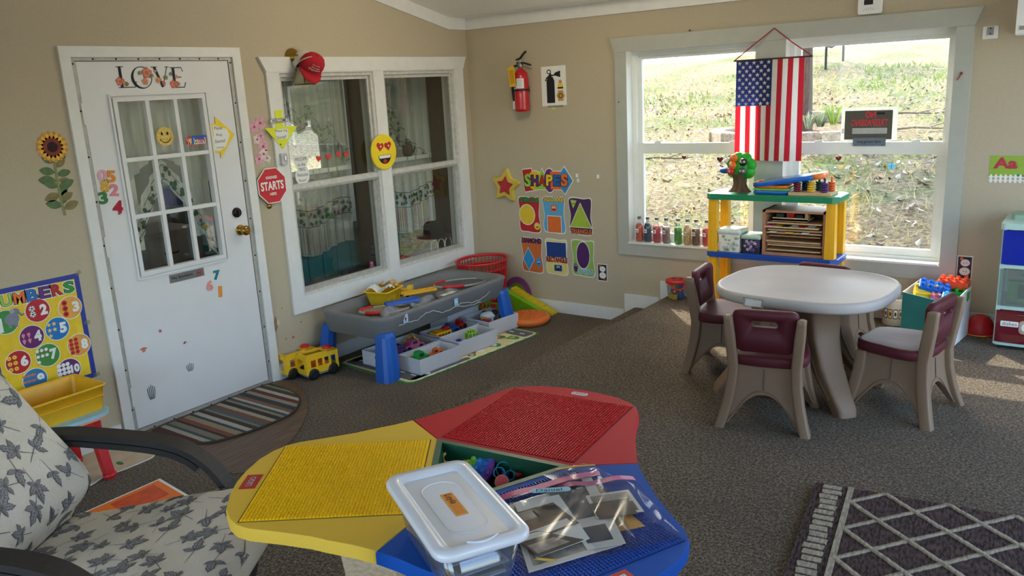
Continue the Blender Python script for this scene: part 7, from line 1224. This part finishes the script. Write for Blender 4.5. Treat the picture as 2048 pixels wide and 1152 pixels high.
for nm, cx, cz, bg_, tm, pos in PO:
    w, h = .2, .285; t = thing('shape_card', '%s shape card with a wavy %s border on the back wall' % (nm, bg_), 'poster', (cx, 0, cz-h/2)); b = BW(.0006); W1 = wavy(cx, cz, w, h); b.prism(cut(W1, (cx, cz), 1.05), 0, .0008, M_wht); b.prism(W1, .0008, .0014, M_d[bg_]); b.done('sheet', t); b = BW(.0022)
    def shp(P, m, c): b.poly(cut(P, c, 1.08), 0, M_wht); b.poly(P, .0005, m)
    if nm == 'CIRCLE': shp(circ(cx-.025, cz+.0, .073, .08, 30), M_d['yellow'], (cx-.025, cz)); b.poly(circ(cx+.07, cz-.09, .03), .0008, M_d['yellow']); face(b, cx+.07, cz-.088, .011, .0012)
    if nm == 'SQUARE': shp(rrect(cx, cz-.075, .125, .13, .002), M_d['orange'], (cx, cz-.075)); b.poly(rrect(cx, cz+.055, .055, .055, .004), .0008, M_d['orange']); face(b, cx, cz+.055, .012, .0012)
    if nm == 'TRIANGLE': shp([(cx-.095, cz-.085), (cx+.095, cz-.085), (cx, cz+.1)], M_d['green'], (cx, cz-.03)); b.poly([(cx-.09, cz+.13), (cx-.03, cz+.125), (cx-.065, cz+.06)], .0008, M_d['green']); face(b, cx-.062, cz+.108, .008, .0012)
    if nm == 'DIAMOND': shp([(cx-.09, cz-.035), (cx-.038, cz-.125), (cx+.018, cz-.035), (cx-.038, cz+.06)], M_d['blue'], (cx-.038, cz-.03)); b.poly([(cx+.03, cz-.055), (cx+.062, cz-.105), (cx+.092, cz-.055), (cx+.062, cz-.005)], .0008, M_d['blue']); face(b, cx+.062, cz-.058, .009, .0012)
    if nm == 'RECTANGLE': shp(rrect(cx-.002, cz+.06, .185, .12, .002), M_d['navy'], (cx, cz+.06)); b.poly(rrect(cx+.01, cz-.09, .072, .05, .003), .0008, M_d['navy']); face(b, cx+.01, cz-.088, .012, .0012)
    if nm == 'OVAL': shp(circ(cx-.0, cz+.025, .058, .105, 30), M_d['violet'], (cx, cz+.025)); b.poly(circ(cx-.07, cz-.08, .018, .036, 16), .0008, M_d['violet']); face(b, cx-.07, cz-.065, .007, .0012)
    b.done('picture', t); b = BW(.0036); ty = {'top': cz+.122, 'bottom': cz-.118, 'mid': cz-.022, 'bottomright': cz-.105}[pos]; tx_ = cx+(.025 if pos == 'bottomright' else 0); tw = .19 if pos != 'bottomright' else .15; b.text(nm, tx_, ty, .046, M_ink if nm != 'OVAL' else M_wht, 0, w=tw+.008, bold=.07); b.text(nm, tx_, ty, .040, tm, .0006, w=tw, bold=.03); b.done('lettering', t, 'word '+nm)
def blobcard(lb, cx, cz, w, h, seed):
    t = thing('picture_card', lb, 'card', (cx, 0, cz-h/2)); b = BW(.0006); b.box((cx, cz, .0006), (w*1.14, h*1.1, .0012), M_wht); b.box((cx-.0, cz, .0014), (w, h, .0006), mat('night print', (34, 32, 52), .5, var=.3, scale=60))
    for q, r in ((.22, .30), (-.18, .34)): b.poly(circ(cx+.03*w, cz+q*h, r*w*1.15, r*w, 18), .0019, M_wht); [b.poly(circ(cx+.03*w+s*.1*w, cz+q*h, .03*w, .05*w, 8), .0022, M_blk) for s in (-1, 1)]
    b.poly(circ(cx-.25*w, cz+.4*h, .12*w), .002, M_org); b.poly(circ(cx+.25*w, cz-.38*h, .1*w), .002, M_org); b.done('sheet', t)
x, z = wb(1205, 545); blobcard('small dark picture card with two white round faces right of the OVAL card', x, z, .075, .125, 1)
x, z = wb(1929, 535); blobcard('dark picture card with white faces on the wall behind the teal carton', x, z, .072, .13, 2)
for k, (u, v) in enumerate(((1154, 351), (1156, 361), (1196, 353))): x, z = wb(u, v); b = BW(); b.prism(rrect(x, z, .018, .028, .004), 0, .004, M_wht); b.tube([(x, z+.006, .004), (x, z-.004, .011), (x, z-.012, .010), (x, z-.012, .006)], .0025, M_wht, 6); b.done('wall_hook', label='small white adhesive hook %s right of the SHAPES title' % ('the upper one just', 'the lower one just', 'farthest')[k], cat='hook')
# fire extinguisher and its sign
M_fr = mat('extinguisher red', (190, 24, 36), .25, coat=.4, var=.03); x, z = wb(1054, 222); ex_ = (.578, -.075, 1.616); t = thing('fire_extinguisher', 'red fire extinguisher with black hose hanging on the back wall', 'fire extinguisher', ex_); b = B(Matrix.Translation(ex_)); b.lathe([(.045, 0), (.057, .006), (.058, .02), (.058, .255), (.05, .29), (.03, .312), (.018, .318), (.018, .335)], M_fr, seg=32); b.done('cylinder', t)
b = B(Matrix.Translation(ex_)); b.lathe([(.0186, .33), (.022, .335), (.022, .36), (.014, .365), (.014, .385)], M_steel, seg=16); b.done('valve', t, 'steel valve'); b = B(Matrix.Translation(ex_)); b.loft([[(x_, y_, z_+.372) for x_, y_ in ((dx, -.011), (dx+.001, .011))]+[(x_, y_, z_+.384) for x_, y_ in ((dx+.001, .011), (dx, -.011))] for dx, z_ in ((-.035, .012), (0, .02), (.03, .05), (.055, .068))], M_dark, sm=False); b.loft([[(dx, -.011, z_), (dx, .011, z_), (dx, .011, z_+.012), (dx, -.011, z_+.012)] for dx, z_ in ((-.03, .36), (.03, .358), (.075, .345), (.095, .338))], M_dark, sm=False); b.done('lever', t, 'black lever handles')
b = B(Matrix.Translation(ex_)); b.tube(smooth([(-.02, 0, .35), (-.06, -.01, .335), (-.074, -.02, .28), (-.072, -.02, .18), (-.066, -.015, .08)], 5, False), .009, M_dark, 10); b.lathe([(.011, 0), (.009, .06)], M_wht, (-.066, -.015, .022), 12); b.done('hose', t, 'black hose with white nozzle'); b = B(Matrix.Translation(ex_)); b.lathe([(.0595, .155), (.0605, .158), (.0605, .168), (.0595, .171)], M_dark, seg=32, cap=False); b.box((0, .055, .163), (.05, .04, .05), M_dark); b.done('bracket_band', t, 'black band')
b = B(Matrix.Translation(ex_)); 
def wrapq(a0, a1, z0_, z1_, m, r=.0587): V = [(r*sin(a), -r*cos(a), z_) for z_ in (z0_, z1_) for a in [a0+(a1-a0)*i/8 for i in range(9)]]; b.add(V, [(i, i+1, i+10, i+9) for i in range(8)], m)
wrapq(-.05, .95, .176, .25, M_wht); wrapq(-1.0, -.06, .172, .192, mat('label pale blue', (200, 214, 224), .5)); [wrapq(.05+.0*k, .8-.1*(k % 2), .183+.008*k, .186+.008*k, mat('small print', (140, 140, 146), .6), .0589) for k in range(8)]; wrapq(-.85, -.25, .178, .186, M_blue, .0589); wrapq(-.85, -.2, .20, .206, M_wht, .0589); b.done('label', t, 'white instruction label')
b = B(Matrix.Translation(ex_) @ Matrix.Translation((-.032, -.068, .2)) @ Matrix.Rotation(-.08, 4, 'Y')); b.box((0, 0, .065), (.062, .0016, .15), mat('yellow tag', (226, 178, 38), .6)); b.box((0, -.0012, .065), (.04, .001, .10), mat('tag print', (196, 150, 30), .6)); b.tube([(0, 0, .14), (.02, .03, .175)], .0015, M_yel, 5); b.done('inspection_tag', t, 'yellow inspection tag')
t = thing('extinguisher_sign', 'white FIRE EXTINGUISHER picture sign beside the red extinguisher', 'sign', (.83, 0, 1.64)); b = BW(.0008); P = [wb(u, v) for u, v in ((1082, 134), (1131, 130), (1134, 210), (1085, 213))]; b.prism(P[::-1], 0, .001, M_wht); cx, cz = .800, 1.78; b.prism([(cx-.036, cz-.11), (cx+.036, cz-.11), (cx+.036, cz+.055), (cx+.02, cz+.085), (cx-.02, cz+.085), (cx-.036, cz+.055)], .0012, .0018, M_blk); b.box((cx, cz+.095, .0015), (.018, .03, .0006), M_blk)
b.tube([(cx-.012+.016*cos(a), cz+.122+.014*sin(a), .0015) for a in [2*pi*i/16 for i in range(16)]], .004, M_blk, 6, True, sq=.2, up=(0, 0, 1)); b.prism([(cx, cz+.1), (cx+.03, cz+.1), (cx+.045, cz+.115), (cx+.09, cz+.128), (cx+.09, cz+.078), (cx+.045, cz+.092), (cx, cz+.088)], .0012, .0018, M_blk); b.tube([(cx-.008, cz+.095, .0015), (cx-.035, cz+.075, .0015), (cx-.045, cz+.055, .0015)], .006, M_blk, 6, sq=.2)
x2 = .888; b.prism(circ(x2, cz+.045, .014, .016), .0012, .0018, mat('skin print', (196, 150, 110), .6)); b.prism([(x2-.028, cz-.005), (x2+.028, cz-.005), (x2+.018, cz+.034), (x2-.018, cz+.034)], .0012, .0019, M_yel); b.box((x2, cz+.0, .002), (.05, .012, .0005), M_blk); b.prism([(x2+.034*(1+.1*cos(6*a))*cos(a), cz-.058+.042*(1+.1*cos(6*a))*sin(a)) for a in [2*pi*i/36 for i in range(36)]], .0012, .0018, mat('badge gold', (204, 150, 66), .5)); b.poly(circ(x2, cz-.058, .02), .002, M_brown); b.poly(circ(x2, cz-.058, .012), .0022, MATS['badge gold'])
b.text('FIRE EXTINGUISHER', .838, 1.645, .016, M_blk, .0012, w=.135); b.poly(circ(.82, 1.628, .02, .008), .0012, mat('lime smudge', (196, 214, 110), .6)); b.done('sheet', t)
# thermometer, hook plate, air conditioner corner, letter border, pin
x, z = wb(1741, 11); t = thing('thermostat', 'white wall thermostat with dark display above the window', 'thermostat', (x, 0, z-.05)); F = FB_(x, z); b = B(F); b.prism(rrect(0, 0, .135, .1, .012), 0, .024, M_wht, bev=.005); b.done('case', t); b = B(F); b.box((-.006, .018, .0245), (.05, .028, .001), M_dark); [b.box((-.03+.013*k, -.02-.002*abs(k-2), .0243), (.002, .016, .0006), mat('vent grey', (170, 170, 168), .6), .25*(k-2)) for k in range(5)]; b.done('display', t, 'dark display')
x, z = wb(1981, 65); b = BW(); b.prism(rrect(x, z, .075, .068, .006), 0, .006, M_wht); b.box((x, z+.008, .008), (.032, .044, .006), mat('grey clip', (150, 152, 150), .5)); [b.lathe([(.004, .011), (.003, .013)], M_dark, (x, z+q, 0), 8) for q in (.022, -.006)]; b.done('switch_plate', label='small white plate with grey clip to the right of the window', cat='plate')
b = B(); P = rrect(.10, 2.065, .20, .27, .03, 4); b.loft([[(3.853, y-.205, z) for y, z in P], [(4.65, y-.205, z) for y, z in P]], M_wht); b.box((4.25, -.206, 1.965), (.76, .004, .02), M_steel); b.done('air_conditioner', label='white wall air conditioner at the upper right edge', cat='air conditioner')
t = thing('alphabet_border', 'green Aa alphabet border strip with picket fence at the right edge', 'poster', (3.95, 0, 1.138)); b = BW(.0006); x0, z1 = wb(1981, 311); z0 = wb(1977, 363)[1]; x1 = x0+.62; b.box(((x0+x1)/2, (z0+z1)/2+.015, .0005), (x1-x0, z1-z0-.03, .001), mat('border lime', (148, 178, 62), .6, var=.05)); b.done('strip', t); b = BW(.0012)
for k in range(26): xx = x0+.012+.024*k; b.prism([(xx-.006, z0-.005), (xx+.006, z0-.005), (xx+.006, z0+.036), (xx, z0+.045), (xx-.006, z0+.036)], .0005, .0012, M_wht)
b.box(((x0+x1)/2, z0+.008, .001), (x1-x0, .006, .0008), M_wht); b.box(((x0+x1)/2, z0+.028, .001), (x1-x0, .006, .0008), M_wht); b.done('fence_print', t, 'white picket fence print')
for k, s in enumerate(('Aa', 'Bb', 'Cc')): b = BW(.0016); zz = (z0+z1)/2+.032; xx = x0+.078+.2*k; b.text(s, xx, zz, .068, M_wht, 0, w=.125, bold=.06); b.text(s, xx, zz, .062, mat('border red', (190, 40, 70), .6), .0006, w=.115, bold=.03); b.done('letters', t, 'red letters '+s)
b = BW(.0014); xx, zz = wb(2036, 352); b.poly(circ(xx+.0, zz, .014, .01), .0008, M_teal); b.poly(circ(xx+.02, zz-.004, .012, .008), .0009, M_brown); b.done('picture', t)
x, z = wb(1921, 152); b = BW(.018); b.tube([(x+.008, z+.014, .004), (x-.012, z-.022, .012)], .0035, mat('pin red', (150, 30, 36), .5), 6); b.ball((x+.008, z+.016, .006), .007, MATS['pin red'], 10, 6); b.done('push_pin', label='small red hanger pin in the right casing of the big window', cat='pin')
x, z = wb(1382, 61); b = BW(.018); b.ball((x, z, .004), .006, M_dark, 8, 6); b.done('nail', label='dark nail head in the top casing left of the flag cord', cat='nail'); x, z = wb(1240, 204); b = BW(.018); b.ball((x, z, .002), .005, M_dark, 8, 6); b.done('nail', label='dark nail head in the left casing of the big window', cat='nail')
# ------------------------------------------------------------------ the flag and the window signs
M_fr2 = mat('flag red', (196, 30, 48), .8, var=.04, trl=.35); M_fw = mat('flag white', (236, 232, 224), .8, var=.02, trl=.35); M_fb = mat('flag blue', (34, 44, 104), .8, var=.05, trl=.3)
fx0, fx1, fz0, fz1 = 2.285, 2.722, 1.247, 1.888; t = thing('flag', 'vertical United States flag hanging on a red cord before the window post', 'flag', (2.5, -.055, 1.25)); FY = lambda s, v: -.052-.010*sin(9.5*s+.8*v)*(.35+.65*v)-.006*sin(23*s+2)*v
def fl3(s, v, o=0): return (fx0+(fx1-fx0)*s+.004*v*sin(6*s+1)-.006*v, FY(s, v)-o, fz1-(fz1-fz0)*v)
for k in range(13):
    b = B(); v0 = 0 if k >= 7 else .445; b.grid(lambda u, v: fl3((k+u)/13, v0+(1-v0)*v), 4, 26, M_fr2 if k % 2 == 0 else M_fw); b.done('stripe', t, 'red stripe' if k % 2 == 0 else 'white stripe', normals=False)
b = B(); b.grid(lambda u, v: fl3(u*7/13, v*.445), 24, 16, M_fb)
for r_i in range(11):
    for c_i in range(5 if r_i % 2 == 0 else 4):
        cu = (c_i+.5)/5+(0 if r_i % 2 == 0 else .1); cv = (r_i+.5)/11
        Pst = [(cu*7/13+p[0]/(fx1-fx0), cv*.445+p[1]/(fz1-fz0)) for p in star(0, 0, .0155, .40, -pi/2)]; c_ = fl3(cu*7/13, cv*.445, .0012); V = [c_]+[fl3(s, max(0.001, v), .0012) for s, v in Pst]; b.add(V, [(0, 1+i, 1+(i+1) % 10) for i in range(10)], M_fw); b.add([(x, y+.0024, z) for x, y, z in V], [(0, 1+i, 1+(i+1) % 10) for i in range(10)], M_fw)
b.done('canton', t, 'blue canton with white stars', normals=False)
b = B(); b.tube([(2.268, -.056, 1.893), (2.772, -.056, 1.893)], .005, mat('dark rod', (70, 40, 36), .6), 8); b.done('rod', t, 'dark hanging rod'); b = B(); M_cord = mat('red cord', (170, 30, 40), .8); b.tube([(2.276, -.056, 1.897), (2.40, -.045, 1.99), (2.519, -.027, 2.079), (2.64, -.045, 1.985), (2.765, -.056, 1.897)], .0035, M_cord, 6); b.done('cord', t, 'red cord')
sx0, sx1, sz0, sz1 = 2.916, 3.246, 1.362, 1.566; t = thing('no_trespassing_sign', 'NO TRESPASSING sign facing outdoors on the upper right pane, seen from behind', 'sign', ((sx0+sx1)/2, .112, sz0)); F = FB_((sx0+sx1)/2, (sz0+sz1)/2, -.112); b = B(F); w, h = sx1-sx0, sz1-sz0; ring(b, (-w/2, w/2, -h/2, h/2), (-w/2+.021, w/2-.029, -h/2+.007, h/2-.019), -.001, .001, mat('sign white', (226, 228, 222), .6, trl=.5)); b.box((-.004, -.006, 0), (w-.05, h-.026, .0004), mat('sign grey black', (104, 102, 94), .6, trl=.6)); b.done('sheet', t)
FM = F @ Matrix.Scale(-1, 4, (1, 0, 0)); M_sr = mat('sign red', (250, 84, 94), .6, trl=.45)
b = B(FM); b.text('NO', -.008, .058, .045, M_sr, .0024, w=.062, bold=.05); b.text('TRESPASSING', -.004, .009, .042, M_sr, .0024, w=.215, bold=.03); b.done('lettering', t, 'red mirrored lettering'); b = B(F); b.prism(rrect(.006, -.042, .205, .036, .004), .0018, .0024, MATS['sign white']); b.box((.068, .064, .002), (.045, .012, .0006), M_blk); [b.box((-w/2+.012, -.03-.006*k, .002), (.012, .003, .0006), M_blk) for k in range(5)]; b.done('blank_panel', t, 'white blank panel')
t = thing('love_plaque', 'slate grey plaque reading love grows here on the sash rail', 'sign', (3.095, .075, 1.329)); F = FB_(3.095, 1.3565, -.078); b = B(F); b.box((0, 0, 0), (.192, .05, .006), mat('slate grey', (104, 116, 130), .6, var=.08)); b.done('board', t); b = B(F); b.text('love grows here', 0, 0, .024, M_blk, .0036, w=.14, skew=.2); [b.tube([(s*.085, -.016, .0034), (s*.078, -.02, .0034), (s*.07, -.021, .0034)], .001, M_blk, 4) for s in (-1, 1)]; b.done('lettering', t, 'black script lettering')
M_hd = mat('dark red heart', (128, 40, 50), .5, trl=.2)
for u, v, s, lb in ((1368, 315, .016, 'small dark red heart sticker at the left of the lower left pane'), (1440, 319, .023, 'larger dark red heart sticker beside the toy tree'), (1677, 317, .019, 'dark red heart sticker on the lower right pane')): x, z = wb(u, v, .095); b = B(FB_(x, z, -.0955)); b.prism(heart(0, 0, s), 0, .0015, M_hd); b.done('heart_sticker', label=lb, cat='sticker')
x, z = wb(1783, 333, .095); b = B(FB_(x, z, -.0955)); M_bf = mat('butterfly blue', (140, 210, 232), .5, trl=.4); [b.prism(circ(sx*.011, sz*.008+.002, .011, .009, 12, rot=sx*sz*.6), 0, .0012, M_bf) for sx in (-1, 1) for sz in (-1, 1)]; b.box((0, 0, .001), (.003, .026, .0012), M_blue); b.done('butterfly_sticker', label='pale blue butterfly sticker on the lower right pane', cat='sticker')
